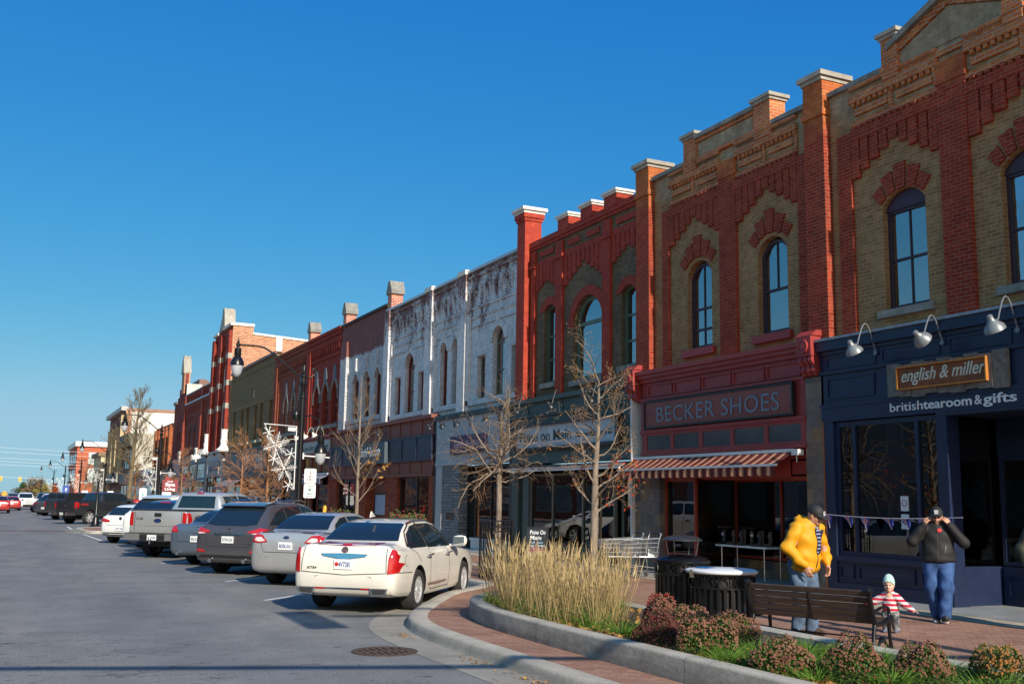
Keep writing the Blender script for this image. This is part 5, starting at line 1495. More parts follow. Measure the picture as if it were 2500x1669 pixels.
def make_car(kind, label, cat, loc, head, pm, group, scale=(1, 1, 1), detail=2, rim='alloy', name='parked_car'):
    t = thing(name, label, cat, loc, 0, group)
    t.matrix_basis = Matrix.Translation(loc) @ Matrix.Rotation(R(90 - head), 4, 'Z')
    sx, sy, sz = scale
    vs_, ff, q, cols = make_body(kind, *scale)
    sp = SPEC[kind]
    mb = MB()
    mb.add(vs_, ff)
    bvh = BVHTree.FromPolygons([Vector(v) for v in vs_], ff)
    # wheel arches are cut out of the shell
    body = mb.build('body', [pm, M_TRIM], t, 180, True)
    r, ww, tr, wb = sp['r'] * (.5 + sz / 2), sp['w'], sp['tr'] * sy, sp['wb'] * sx
    cut = MB()
    for x in (0.0, wb):
        for s in (1, -1):
            M = Matrix.Rotation(R(-90 * s), 3, 'X')
            cut.lathe([(r + .055, -.17), (r + .055, .5)], (x, s * tr, r + .02), 28, 1, M)
    co = cut.build('cut', [pm, M_TRIM])
    md = body.modifiers.new('arch', 'BOOLEAN')
    md.operation, md.object, md.solver = 'DIFFERENCE', co, 'EXACT'
    co.matrix_world = t.matrix_basis
    bpy.context.view_layer.update()
    dg = bpy.context.evaluated_depsgraph_get()
    me = bpy.data.meshes.new_from_object(body.evaluated_get(dg))
    body.modifiers.clear()
    body.data = me
    bpy.data.objects.remove(co)
    me.polygons.foreach_set('use_smooth', [True] * len(me.polygons))
    me.set_sharp_from_angle(angle=R(34))
    P = lambda poly, f=1: [(a * (sy if f else sx), b * sz) for a, b in poly]
    patch(bvh, P(sp['rear']), 'rear', .009, .05).build('rear_window', M_CGL, t, 180, True)
    patch(bvh, P(sp['front']), 'front', .009).build('windscreen', M_CGL, t, 180, True)
    for poly in sp['side']:
        for sd_ in ('left', 'right'):
            patch(bvh, P(poly, 0), sd_, .004).build('side_window', M_CGL, t, 180, True)
    ns = 10 if rim == 'multi' else 6
    for x in (0.0, wb):
        for s in (1, -1):
            w_ = bpy.data.objects.new('wheel', None)
            C.objects.link(w_)
            w_.parent = t
            w_.location = (x, s * (tr + .005), r)
            M = Matrix.Rotation(R(-90 * s), 3, 'X')
            h = ww / 2
            ri = r * .66
            MB().lathe([(ri, -h), (r - .03, -h), (r, -h + .03), (r, h - .035), (r - .02, h - .01), (ri + .02, h), (ri, h - .012)], (0, 0, 0), 30, 0, M, False).build('tyre', M_TYRE, w_, 40, True)
            rm = MB()
            rm.lathe([(ri, -h), (ri, h - .014), (ri - .022, h - .016), (ri - .03, -h * .2)], (0, 0, 0), 30, 0, M, False)
            for k in range(ns):
                a = 2 * math.pi * k / ns
                p0, p1 = .05, ri - .012
                wd = .020 if ns > 6 else .034
                q_ = [(p0, -wd * 1.1), (p1, -wd), (p1, wd), (p0, wd * 1.1)]
                c_, s_ = math.cos(a), math.sin(a)
                pr = [(u * c_ - v * s_, u * s_ + v * c_) for u, v in q_]
                z0, z1 = h * .35, h - .03
                rm.add([M @ Vector((u, v, z)) for z in (z0, z1) for u, v in pr], [(3, 2, 1, 0), (4, 5, 6, 7), (0, 1, 5, 4), (1, 2, 6, 5), (2, 3, 7, 6), (3, 0, 4, 7)])
            rm.lathe([(.07, h * .3), (.07, h - .022), (.045, h - .012)], (0, 0, 0), 14, 0, M)
            rm.build('rim', M_ALLOY if rim != 'dark' else M_DGREY, w_, 40, True)
            MB().lathe([(ri - .01, -h * .3), (ri - .01, -h * .3 + .01)], (0, 0, 0), 20, 0, M).build('brake_disc', M_DGREY, w_, None, True)
    if detail:
        zm = 1.0 * sz if kind != 'pickup' else 1.38
        xm = {'sedan': 2.02, 'suv': 1.95, 'hatch': 1.62, 'pickup': 2.72}[kind] * sx
        for s in (1, -1):
            y = s * (ST[kind][9][1] * sy + .12)
            mm = MB()
            M = Matrix.Diagonal((.75, 1.25, .85))
            mm.lathe([(.02, -.12), (.075, -.11), (.105, -.05), (.11, .03), (.09, .10), (.03, .12)], (xm, y, zm + .09), 14, 0, M)
            mm.tube([(xm, y - s * .20, zm + .0), (xm, y - s * .05, zm + .04)], .03, 6)
            mo = mm.build('door_mirror', pm, t, 60, True)
            MB().prism([(y - .105, zm + .02), (y + .105, zm + .0), (y + .11, zm + .16), (y - .10, zm + .17)], xm - .09, xm - .083).build('mirror_face', M_MIR, mo, None, True)
    t['bvh'] = 0
    del t['bvh']
    return t, bvh, P

def add(t, bvh, poly, view, name, m, off=.007, res=.05, sub=None):
    return patch(bvh, poly, view, off, res).build(name, m, sub or t, 180, True)
def plate(t, bvh, y, z, txt, m=None, w=.31, h=.155, poppy=False):
    x = (bvh.ray_cast(Vector((-6, y, z)), Vector((1, 0, 0)))[0] or Vector((-1.05, 0, 0))).x - .02
    p = MB().prism([(y - w / 2, z - h / 2), (y + w / 2, z - h / 2), (y + w / 2, z + h / 2), (y - w / 2, z + h / 2)], x - .008, x + .012).build('number_plate', M_PLATE, t, None, True)
    # seen from behind (looking +x): right is -y
    M = Matrix(((0, 0, -1, x - .0095), (-1, 0, 0, y + w * (.42 if not poppy else .24)), (0, 1, 0, z - h * .25), (0, 0, 0, 1)))
    letters('lettering', txt, h * .68, M, m or M_PBLUE, p, .0008, .012, 0, fit=w * (.84 if not poppy else .64), local=True)
    if poppy:
        MB().lathe([(.034, 0), (.034, .002)], (x - .0095, y + w * .35, z + .0), 14, 0, Matrix.Rotation(R(90), 3, 'Y')).build('poppy_mark', mat('poppy_red', (.5, .02, .02), .5), p, None, True)
    return p
def seam(t, bvh, pts, view, w=.012, name='panel_seam'):
    return add(t, bvh, strip(pts, w), view, name, M_SEAM, .0035, .05)
def rtext(t, bvh, txt, y, z, size, m, fit, name='badge_lettering', view='rear'):
    o, d = (Vector((-6, y, z)), Vector((1, 0, 0)))
    x = bvh.ray_cast(o, d)[0].x - .012
    M = Matrix(((0, 0, -1, x), (-1, 0, 0, y), (0, 1, 0, z), (0, 0, 0, 1)))
    return letters(name, txt, size, M, m, t, .002, .006, .15, fit=fit, local=True)
def badge(t, bvh, y, z, rx, rz, m, ringm=None, name='badge'):
    o = add(t, bvh, ell(y, z, rx, rz), 'rear', name, m, .016, .04)
    if ringm:
        a, b = ell(y, z, rx * 1.18, rz * 1.18), ell(y, z, rx * .98, rz * .98)
        x = bvh.ray_cast(Vector((-6, y, z)), Vector((1, 0, 0)))[0].x
        MB().prism(a, x - .02, x - .004, 'x', 0, [b]).build('badge_ring', ringm, o, None, True)
    return o
def sides(poly):
    return [poly, [(-a, b) for a, b in poly][::-1]]

GP = 'cars parked nose in along the right kerb'
P_PEARL = paint('pearl_white_paint', (.68, .655, .59), 0.0, .22)
P_SILV = paint('silver_paint', (.50, .51, .52), .55, .34)
P_GREY = paint('graphite_paint', (.075, .074, .085), .35, .3)
P_BLUE = paint('blue_grey_paint', (.115, .155, .21), .45, .32)
P_WHITE = paint('white_car_paint', (.74, .75, .74), 0.0, .3)
P_BLK = paint('charcoal_car_paint', (.022, .024, .028), .2, .3)
P_NAVY = paint('navy_car_paint', (.02, .035, .09), .3, .3)
P_RED = paint('red_car_paint', (.38, .015, .018), .2, .3)

# pearl white sedan, nearest
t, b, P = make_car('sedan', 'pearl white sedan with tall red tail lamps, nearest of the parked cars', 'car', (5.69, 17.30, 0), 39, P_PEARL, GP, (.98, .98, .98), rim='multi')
for p in sides([(.735, .64), (.875, .66), (.90, .86), (.885, 1.0), (.775, 1.02), (.745, .86)]):
    add(t, b, p, 'rear', 'tail_light', M_LRED, .012, .03)
add(t, b, [(-.50, 1.072), (0, 1.055), (.50, 1.072), (.50, 1.098), (0, 1.088), (-.50, 1.098)], 'rear', 'brake_light', M_LRED, .012, .05)
add(t, b, [(-.40, .935), (-.36, .90), (-.06, .855), (.06, .855), (.36, .90), (.40, .935), (0, .945)], 'rear', 'chrome_bar', M_CHR, .018, .05)
badge(t, b, 0, 1.0, .05, .042, mat('emblem_pewter', (.22, .12, .13), .3, .6), M_CHR)
plate(t, b, 0, .78, '4V7281', poppy=True)
rtext(t, b, 'XTS4', .62, .70, .055, M_TRIM, .17)
for pts in ([(-.72, .655), (0, .615), (.72, .655)], [(.70, 1.03), (.72, .66)], [(-.70, 1.03), (-.72, .66)]):
    seam(t, b, pts, 'rear')
add(t, b, [(-.56, .395), (.56, .395), (.56, .42), (-.56, .42)], 'rear', 'bumper_trim', M_CHR, .008)
for p in sides([(.30, .396), (.52, .396), (.52, .419), (.30, .419)]):
    add(t, b, p, 'rear', 'bumper_reflector', M_LRED, .012)
for s in (1, -1):
    MB().prism([(s * .50, .30), (s * .72, .32), (s * .76, .42), (s * .46, .42)], -1.16, -1.06).build('exhaust_tip', M_CHR, t, None, True)
    MB().prism([(s * .52, .318), (s * .705, .335), (s * .735, .405), (s * .49, .405)], -1.168, -1.161).build('exhaust_opening', M_SEAM, t, None, True)
for sd_ in ('left', 'right'):
    s = 1 if sd_ == 'left' else -1
    for pts in ([(.65, 1.02), (.63, .8), (.60, .30)], [(1.72, .98), (1.76, .7), (1.70, .30)], [(-.30, 1.03), (-.05, .92), (.10, .78)], [(.62, .30), (1.7, .30)], [(-.95, .66), (-.38, .64)]):
        seam(t, b, pts, sd_)
    add(t, b, [(.48, .38), (1.02, .36), (1.55, .38), (1.55, .41), (.48, .41)], sd_, 'side_trim', M_CHR, .01)
    add(t, b, strip([(-.34, 1.035), (-.05, 1.275), (.30, 1.40), (.62, 1.435), (1.32, 1.44), (1.74, 1.385), (2.24, 1.05)], .02), sd_, 'window_trim', M_CHR, .008)
    add(t, b, [(.62, 1.43), (.62, 1.02), (.68, 1.02), (.68, 1.43)], sd_, 'door_pillar', M_TRIM, .006)
    for x in (.42, 1.52):
        y = s * .93
        MB().tube([(x, y - s * .02, .875), (x + .03, y + s * .025, .88), (x + .19, y + s * .025, .89), (x + .22, y - s * .02, .89)], .014, 6).build('door_handle', M_CHR, t, 60, True)
add(t, b, ell(-.62, .83, .085, .095, 20), 'right', 'fuel_flap_gap', M_SEAM, .002)
add(t, b, ell(-.62, .83, .078, .088, 20), 'right', 'fuel_flap', P_PEARL, .004)
MB().prism([(-.02, 1.50), (.20, 1.515), (.18, 1.525), (.03, 1.60)], -.012, .012, 'y').build('shark_fin', P_PEARL, t, 40, True)

# silver compact sedan
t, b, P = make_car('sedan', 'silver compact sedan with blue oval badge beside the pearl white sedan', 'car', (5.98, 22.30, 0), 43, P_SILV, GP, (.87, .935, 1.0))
for p in sides([(.42, .90), (.62, .875), (.80, .90), (.835, 1.0), (.72, 1.05), (.56, 1.04)]):
    add(t, b, p, 'rear', 'tail_light', M_LRED, .013, .03)
for p in sides([(.47, .92), (.60, .90), (.72, .925), (.70, .985), (.58, .995)]):
    add(t, b, p, 'rear', 'reversing_light', M_LCLR, .018, .03)
badge(t, b, 0, 1.0, .06, .026, mat('oval_blue', (.02, .04, .16), .3, .3), M_CHR)
add(t, b, [(-.40, .70), (.40, .70), (.46, .93), (-.46, .93)], 'rear', 'plate_recess', P_SILV, -.004)
plate(t, b, 0, .83, 'BDSK-016')
rtext(t, b, 'Fiesta', -.30, .735, .06, M_CHR, .22)
seam(t, b, [(-.58, .90), (-.50, .70), (.50, .70), (.58, .90)], 'rear')
seam(t, b, [(-.70, 1.085), (0, 1.11), (.70, 1.085)], 'rear', .02, 'spoiler_lip')
for sd_ in ('left', 'right'):
    for pts in ([(.58, 1.0), (.56, .8), (.52, .30)], [(1.5, .96), (1.53, .7), (1.48, .30)]):
        seam(t, b, pts, sd_)
MB().tube([(.72, 0, 1.50), (.50, 0, 1.78)], .005, 5).build('aerial', M_TRIM, t, None, True)

# graphite crossover
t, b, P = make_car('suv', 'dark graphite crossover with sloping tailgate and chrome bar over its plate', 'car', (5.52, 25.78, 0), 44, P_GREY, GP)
for p in sides([(.48, .985), (.70, .955), (.88, .99), (.90, 1.06), (.80, 1.09), (.56, 1.03)]):
    add(t, b, p, 'rear', 'tail_light', M_LRED, .013, .03)
for p in sides([(.60, .955), (.80, .94), (.89, .97), (.70, .975)]):
    add(t, b, p, 'rear', 'lamp_lower_lens', M_LCLR, .016, .03)
add(t, b, [(-.36, .925), (.36, .925), (.40, .965), (-.40, .965)], 'rear', 'chrome_bar', M_CHR, .022)
badge(t, b, 0, 1.03, .055, .045, P_GREY, M_CHR)
plate(t, b, 0, .82, 'BTWA-520', mat('plate_grey_text', (.10, .12, .16), .5))
rtext(t, b, 'RX 350', -.40, .73, .06, M_CHR, .24)
for p in sides([(.58, .52), (.84, .55), (.82, .60), (.62, .58)]):
    add(t, b, p, 'rear', 'bumper_reflector', M_LRED, .013, .03)
add(t, b, [(-.78, .40), (.78, .40), (.70, .47), (-.70, .47)], 'rear', 'skid_trim', M_TRIM, .008)
seam(t, b, [(-.62, .97), (-.55, .66), (.55, .66), (.62, .97)], 'rear')
MB().prism([(-.52, 1.60), (-.10, 1.685), (.25, 1.70), (-.10, 1.66), (-.50, 1.575)], -.58, .58, 'y').build('roof_spoiler', P_GREY, t, 40, True)
for s in (1, -1):
    MB().tube([(-.05, s * .60, 1.67), (.1, s * .60, 1.72), (1.2, s * .59, 1.74), (1.4, s * .59, 1.69)], .016, 6).build('roof_rail', M_CHR, t, 60, True)
    MB().lathe([(.05, -.08), (.05, .05), (.04, .05)], (-1.02, s * .45, .34), 12, 0, Matrix.Rotation(R(-90), 3, 'Y')).build('exhaust_tip', M_CHR, t, 40, True)
for sd_ in ('left', 'right'):
    add(t, b, strip([(-.64, 1.15), (-.2, 1.435), (.22, 1.56), (1.0, 1.60), (1.52, 1.555), (2.18, 1.16)], .02), sd_, 'window_trim', M_CHR, .008)
    seam(t, b, [(.22, 1.14), (.25, .8), (.35, .35)], sd_)
    seam(t, b, [(1.03, 1.12), (1.05, .7), (1.0, .32)], sd_)

# blue grey sedan
t, b, P = make_car('sedan', 'blue grey sedan tucked between the graphite crossover and the silver pickup', 'car', (5.42, 29.25, 0), 44, P_BLUE, GP, (.95, .98, .98))
for p in sides([(.60, .86), (.84, .88), (.875, .96), (.74, 1.03), (.64, .98)]):
    add(t, b, p, 'rear', 'tail_light', M_LRED, .013, .03)
badge(t, b, 0, .97, .05, .036, P_BLUE, M_CHR)
rtext(t, b, 'CAMRY', .14, .84, .05, M_CHR, .28)
plate(t, b, .02, .70, 'BKLA-257', mat('plate_grey_text', (.10, .12, .16)))
seam(t, b, [(-.66, .86), (-.6, .63), (.6, .63), (.66, .86)], 'rear')
MB().lathe([(.045, -.1), (.045, .03), (.036, .03)], (-1.12, .55, .32), 12, 0, Matrix.Rotation(R(-90), 3, 'Y')).build('exhaust_tip', M_CHR, t, 40, True)

# silver pickup
def pickup_trim(t, b, pm, word, badge_m, plate_txt, plate_m, side_word, side_m):
    for p in sides([(.835, .93), (.955, .94), (.965, 1.30), (.84, 1.32)]):
        add(t, b, p, 'rear', 'tail_light', M_LRED, .014, .05)
    for s, sd_ in ((1, 'left'), (-1, 'right')):
        add(t, b, [(-.99, .94), (-.86, .96), (-.80, 1.12), (-.86, 1.30), (-.99, 1.32)], sd_, 'tail_light', M_LRED, .012, .05)
        seam(t, b, [(.78, 1.33), (.78, .52)], sd_, .02)
        seam(t, b, [(1.88, 1.34), (1.90, .5)], sd_)
        seam(t, b, [(2.98, 1.30), (2.95, .5)], sd_)
        for x in (1.70, 2.75):
            MB().box(x - .09, x + .09, s * 1.0 - .012, s * 1.0 + .012, 1.16, 1.20).build('door_handle', M_TRIM if pm is P_SILV else M_CHR, t, None, True)
        M = Matrix(((1, 0, 0, -.72), (0, 0, -1, -1.008), (0, 1, 0, 1.12), (0, 0, 0, 1))) if s < 0 else Matrix(((-1, 0, 0, -.3), (0, 0, 1, 1.008), (0, 1, 0, 1.12), (0, 0, 0, 1)))
        letters('side_lettering', side_word, .17, M, side_m, t, .002, .012, .2, fit=.52, local=True)
    seam(t, b, [(-.80, .74), (-.80, 1.33)], 'rear', .016)
    seam(t, b, [(.80, .74), (.80, 1.33)], 'rear', .016)
    add(t, b, [(-.62, .93), (.62, .93), (.62, .955), (-.62, .955)], 'rear', 'tailgate_crease', pm, .014)
    add(t, b, [(-.12, 1.20), (.12, 1.20), (.12, 1.30), (-.12, 1.30)], 'rear', 'tailgate_handle', M_TRIM, .02)
    badge(t, b, 0, 1.085, .115, .048, badge_m, M_CHR)
    rtext(t, b, word, .74, 1.10, .085, M_TRIM, .22)
    MB().box(-1.03, .76, -.93, .93, 1.372, 1.392).build('bed_cover', M_TRIM, t, None, True)
    MB().box(-1.26, -1.04, -.98, -.42, .52, .72).box(-1.26, -1.04, .42, .98, .52, .72).box(-1.27, -1.04, -.42, .42, .50, .70).build('rear_bumper', M_CHR if pm is not P_SILV else mat('bumper_grey', (.25, .25, .26), .35, .5), t, None, True)
    MB().box(-1.275, -1.05, -.42, .42, .505, .69).box(-1.265, -1.05, -.95, .95, .715, .73).build('bumper_step', M_TRIM, t, None, True)
    p = MB().box(-1.285, -1.276, -.155, .155, .53, .68).build('number_plate', M_PLATE, t, None, True)
    M = Matrix(((0, 0, -1, -1.2865), (-1, 0, 0, .135), (0, 1, 0, .565), (0, 0, 0, 1)))
    letters('lettering', plate_txt, .10, M, plate_m, p, .0008, .01, 0, fit=.27, local=True)
    MB().box(-.9, 3.6, -.5, .5, .34, .5).box(-.1, .1, -.75, .75, .3, .45).build('chassis', M_TRIM, t, None, True)
    MB().tube([(-1.2, 0, .45), (-1.36, 0, .45), (-1.36, 0, .52)], .03, 6).lathe([(.03, 0), (.045, .03), (.03, .07)], (-1.36, 0, .52), 10).build('tow_hitch', M_CHR, t, 60, True)
    add(t, b, [(-.12, 1.865), (.12, 1.865), (.12, 1.90), (-.12, 1.90)], 'rear', 'brake_light', M_LRED, .02, .05)
OV = mat('oval_blue', (.02, .04, .16), .3, .3)
t, b, P = make_car('pickup', 'silver four by four pickup truck between the blue grey sedan and the white hatchback', 'pickup truck', (4.85, 32.9, 0), 43.5, P_SILV, GP, name='pickup_truck')
pickup_trim(t, b, P_SILV, 'F-150', OV, 'AC-27495', mat('plate_grey_text', (.10, .12, .16)), '4X4', M_TRIM)

# hidden pair behind the pickup
t, b, P = make_car('suv', 'white sport utility whose white roof shows behind the silver pickup bed', 'car', (5.15, 38.9, 0), 44, P_WHITE, GP, (1, 1, 1.07), 1)
MB().prism([(-.52, 1.72), (-.10, 1.80), (.25, 1.82), (-.10, 1.775), (-.50, 1.69)], -.58, .58, 'y').build('roof_spoiler', P_WHITE, t, 40, True)
t, b, P = make_car('suv', 'navy blue car whose dark rear window shows behind the silver pickup bed', 'car', (5.0, 35.6, 0), 44, P_NAVY, GP, (.98, .97, .99), 1)
add(t, b, [(-.2, 1.565), (.2, 1.565), (.2, 1.60), (-.2, 1.60)], 'rear', 'brake_light', M_LRED, .012)

# white hatchback
t, b, P = make_car('hatch', 'white hatchback with round badge beside the brick kerb extension', 'car', (4.52, 42.25, 0), 42, P_WHITE, GP)
for p in sides([(.42, .80), (.66, .79), (.83, .82), (.84, .92), (.70, .93), (.46, .865)]):
    add(t, b, p, 'rear', 'tail_light', M_LRED, .013, .03)
badge(t, b, 0, .93, .055, .055, M_TRIM, M_CHR)
plate(t, b, 0, .56, 'BYVT 142')
add(t, b, [(-.74, .32), (.74, .32), (.68, .42), (-.68, .42)], 'rear', 'lower_bumper', M_TRIM, .008)
seam(t, b, [(-.62, .79), (-.58, .68), (.58, .68), (.62, .79)], 'rear')
for s in (1, -1):
    for y in (.50, .60):
        MB().lathe([(.035, -.06), (.035, .03), (.028, .03)], (-.74, s * y, .36), 10, 0, Matrix.Rotation(R(-90), 3, 'Y')).build('exhaust_tip', M_CHR, t, 40, True)

# far row
t, b, P = make_car('pickup', 'black pickup truck with side step parked just beyond the kerb extension', 'pickup truck', (4.35, 69.6, 0), 56, P_BLK, GP, rim='alloy', name='pickup_truck')
pickup_trim(t, b, P_BLK, 'TUNDRA', M_CHR, 'AE-88210', mat('plate_grey_text', (.10, .12, .16)), 'FX4', mat('red_side_decal', (.5, .02, .02), .5))
t, b, P = make_car('pickup', 'dark grey pickup with a matching bed canopy beside the black pickup', 'pickup truck', (4.1, 79.9, 0), 48, paint('deep_grey_car_paint', (.035, .038, .045), .3, .3), GP, (1, .98, .98), 1, name='pickup_truck')
MB().prism([(-1.0, 1.34), (.85, 1.34), (.9, 1.86), (-.72, 1.86)], -.86, .86, 'y').build('bed_canopy', P_BLK, t, 30, True)
for y0, y1 in ((-.75, -.08), (.08, .75)):
    MB().prism([(y0, 1.46), (y1, 1.46), (y1, 1.75), (y0, 1.75)], -.95, -.90).build('canopy_window', M_CGL, t, None, True)
for p in sides([(.82, .93), (.955, .94), (.965, 1.28), (.84, 1.30)]):
    add(t, b, p, 'rear', 'tail_light', M_LRED, .014, .05)
MB().box(-1.2, -1.04, -.98, .98, .5, .7).build('rear_bumper', M_CHR, t, None, True)
for kind, lab, pos, hd, pm, sc, nm in (
    ('suv', 'navy tailed dark sport utility further up the row of parked trucks', (3.8, 93.2, 0), 47, paint('dusty_grey_paint', (.06, .065, .08), .3, .3), (1, 1, 1.05), 'parked_car'),
    ('hatch', 'dark blue hatchback at the far end of the dark parked row', (3.55, 98.1, 0), 47, P_NAVY, (1.05, 1, 1.05), 'parked_car'),
    ('pickup', 'white pickup truck at the end of the parked row', (3.4, 109.4, 0), 46, P_WHITE, (.92, .92, .92), 'pickup_truck')):
    t, b, P = make_car(kind, lab, 'car' if kind != 'pickup' else 'pickup truck', pos, hd, pm, GP, sc, 1, name=nm)
    lz = .95 if kind != 'hatch' else .82
    for p in sides([(.62, lz), (.86, lz + .02), (.86, lz + .14), (.66, lz + .12)] if kind != 'pickup' else [(.83, .95), (.95, .95), (.95, 1.28), (.83, 1.28)]):
        add(t, b, p, 'rear', 'tail_light', M_LRED, .013, .06)
    plate(t, b, 0, .62 if kind != 'pickup' else .8, 'AB 1', mat('plate_grey_text', (.10, .12, .16)))
    if kind == 'pickup':
        MB().box(-1.2, -1.04, -.98, .98, .5, .72).build('rear_bumper', M_CHR, t, None, True)
for kind, lab, pos, pm, sc in (
    ('suv', 'white and silver sport utility driving away up the street', (2.35, 126.5, 0), P_WHITE, (1, 1.02, 1.1)),
    ('suv', 'black sport utility just right of the white driving one', (4.4, 131.5, 0), P_BLK, (1, 1, 1.1)),
    ('sedan', 'red sedan driving away at the left edge of the street', (-.15, 103.6, 0), P_RED, (.95, .98, 1.0)),
    ('hatch', 'second red car just ahead of the red sedan', (.95, 117.8, 0), P_RED, (1, .98, 1)),
    ('hatch', 'small white car far up the street ahead of the red cars', (-1.2, 150, 0), P_WHITE, (1, .98, 1)),
    ('suv', 'silver car farthest up the street before the lake', (1.5, 172, 0), P_SILV, (1, 1, 1.05))):
    t, b, P = make_car(kind, lab, 'car', pos, 0, pm, 'cars driving away up the street', sc, 1, name='driving_car')
    z = .95 if kind != 'hatch' else .82
    for p in sides([(.60, z), (.86, z + .02), (.86, z + .13), (.64, z + .11)]):
        add(t, b, p, 'rear', 'tail_light', M_LRED, .013, .06)
    plate(t, b, 0, .72, 'AC 2', mat('plate_grey_text', (.10, .12, .16)))
# ------------------------------------------------------------------ street furniture
M_IRON = mat('black_iron', (.010, .010, .012), .32, .2, .5, var=.3, vs=5)
M_GLOBE = mat('frosted_globe', (.40, .42, .46), .2, 0, .5, .3, var=.1)
def luminaire(mb, gl, c, s=1.0):
    x, y, z = c      # z: top of the finial
    mb.lathe([(.008, 0), (.02, -.10), (.045, -.17), (.03, -.20), (.075, -.23), (.075, -.29), (.05, -.31), (.05, -.36), (.11, -.38), (.115, -.62), (.10, -.64), (.15, -.70), (.21, -.82), (.225, -.93), (.20, -.95)], (x, y, z), 16)
    gl.lathe([(.19, -.95), (.185, -1.05), (.15, -1.20), (.09, -1.30), (.01, -1.335)], (x, y, z), 16)
def lamp_post(label):
    t = thing('street_lamp', label, 'street lamp', (8.8, 34.4, .12), 0, 'black curved arm lamps along the right pavement')
    MB().lathe([(.26, 0), (.26, .08), (.20, .14), (.18, .55), (.13, .72), (.115, .80)], n=16).build('base', M_IRON, t, 40, True)
    mb = MB().lathe([(.095, .78), (.085, 4.95), (.12, 4.97), (.12, 5.06), (.08, 5.1), (.075, 5.35), (.13, 5.42), (.13, 5.48), (.075, 5.52), (.07, 5.66)], n=16)
    for z in (1.55, 1.9, 2.3, 2.6, 2.9, 3.3, 4.0):
        mb.lathe([(.092, z), (.092, z + .02)], n=12)
    mb.build('pole', M_IRON, t, 40, True)
    MB().lathe([(.07, 5.64), (.11, 5.68), (.11, 5.74), (.05, 5.78), (.065, 5.84), (.05, 5.98), (.045, 6.0), (.05, 6.03), (.012, 6.1)], n=12).build('finial', M_IRON, t, 40, True)
    MB().tube([(0, 0, 5.68), (-.22, 0, 5.72), (-.55, 0, 6.0), (-1.1, 0, 6.42), (-1.35, 0, 6.56), (-1.55, 0, 6.6), (-2.2, 0, 6.6)], .032, 8).build('arm', M_IRON, t, 60, True)
    MB().tube([(.05, 0, 5.68), (.22, 0, 5.66), (.36, 0, 5.78), (.42, 0, 5.92), (.36, 0, 6.0), (.29, 0, 5.95), (.31, 0, 5.88)], .026, 8).build('scroll', M_IRON, t, 60, True)
    mb, gl = MB(), MB()
    luminaire(mb, gl, (-2.22, 0, 6.86))
    h = mb.build('lantern', M_IRON, t, 40, True)
    gl.build('globe', M_GLOBE, h, 60, True)
    mb, gl = MB(), MB()
    luminaire(mb, gl, (.68, 0, 4.10))
    mb.tube([(.05, 0, 4.35), (.30, 0, 4.40), (.56, 0, 4.28), (.68, 0, 3.95)], .024, 6).lathe([(.03, 4.2), (.10, 4.24), (.13, 4.38), (.11, 4.5), (.02, 4.62)], (-.2, 0, 0), 10).tube([(-.2, 0, 4.25), (0, 0, 4.2)], .02, 6)
    h = mb.build('side_lantern', M_IRON, t, 40, True)
    gl.build('globe', M_GLOBE, h, 60, True)
    MB().tube([(.05, 0, 3.06), (1.0, 0, 3.02)], .024, 6).box(.03, .12, -.05, .05, 2.95, 3.15).build('banner_rod', M_WFR, t, 60, True)
    return t
def decoration(label):
    """white metal frame with wired snowflakes and stars on the road side of the lamp"""
    t = thing('snowflake_decoration', label, 'decoration', (8.8, 34.4, .12), 0, 'white snowflake decorations on the lamp posts')
    MB().tube([(-.16, 0, 1.95), (-.16, 0, 4.02), (-1.25, 0, 4.06)], .022, 6).tube([(-.16, 0, 1.95), (-.75, 0, 3.10), (-1.22, 0, 4.05)], .012, 5).tube([(-.16, 0, 3.62), (-.5, 0, 3.55), (-1.1, 0, 3.4)], .008, 4).box(-.45, -.2, -.04, .04, 3.86, 3.98).build('frame', M_WFR, t, 60, True)
    def flake(c, r, rot=0.0):
        mb = MB()
        for k in range(6):
            a = rot + math.pi * k / 3
            d = Vector((math.cos(a), 0, math.sin(a)))
            e = Vector((-d.z, 0, d.x))
            mb.tube([c, c + d * r], .010, 4)
            for f, l in ((.3, .22), (.48, .30), (.66, .26), (.84, .18)):
                q = c + d * r * f
                for s in (1, -1):
                    mb.tube([q, q + (d * .75 + e * s) * r * l], .007, 4)
            mb.tube([c + d * r, c + d * r * 1.12 + e * .04 * r, c + d * r * 1.3, c + d * r * 1.12 - e * .04 * r, c + d * r], .009, 4)
        return mb.build('snowflake', M_WFR, t, None, True)
    flake(Vector((-.80, .0, 3.38)), .36, .35)
    flake(Vector((-.52, .0, 2.62)), .34, .15)
    for x, z, r in ((-1.08, 3.80, .20), (-.32, 3.12, .19), (-.86, 2.92, .20), (-.34, 2.08, .20)):
        mb = MB()
        for k in range(6):
            a = .3 + math.pi * k / 3
            mb.tube([(x, 0, z), (x + r * math.cos(a), 0, z + r * math.sin(a))], .014, 4)
        mb.build('star', M_WFR, t, None, True)
    return t
LY = (34.4, 68.9, 106.5, 141.0, 176.5, 215.0)
LL = ('black curved arm street lamp carrying two white parking signs, nearest of the lamps', 'second nearest black curved arm street lamp, with a maroon hanging sign', 'third black curved arm street lamp from the camera, beside the white sided building',
      'fourth black curved arm street lamp along the pavement', 'fifth black curved arm street lamp along the pavement', 'farthest black curved arm street lamp, just before the traffic light')
lp = lamp_post(LL[0])
dc = decoration('white snowflake decoration on the nearest street lamp, above the parking signs')
DL = ('', 'white snowflake decoration on the second lamp beside the maroon sign', 'white snowflake decoration on the third lamp from the camera', 'white snowflake decoration on the fourth lamp along the pavement', 'white snowflake decoration on the fifth lamp along the pavement', 'white snowflake decoration on the farthest lamp')
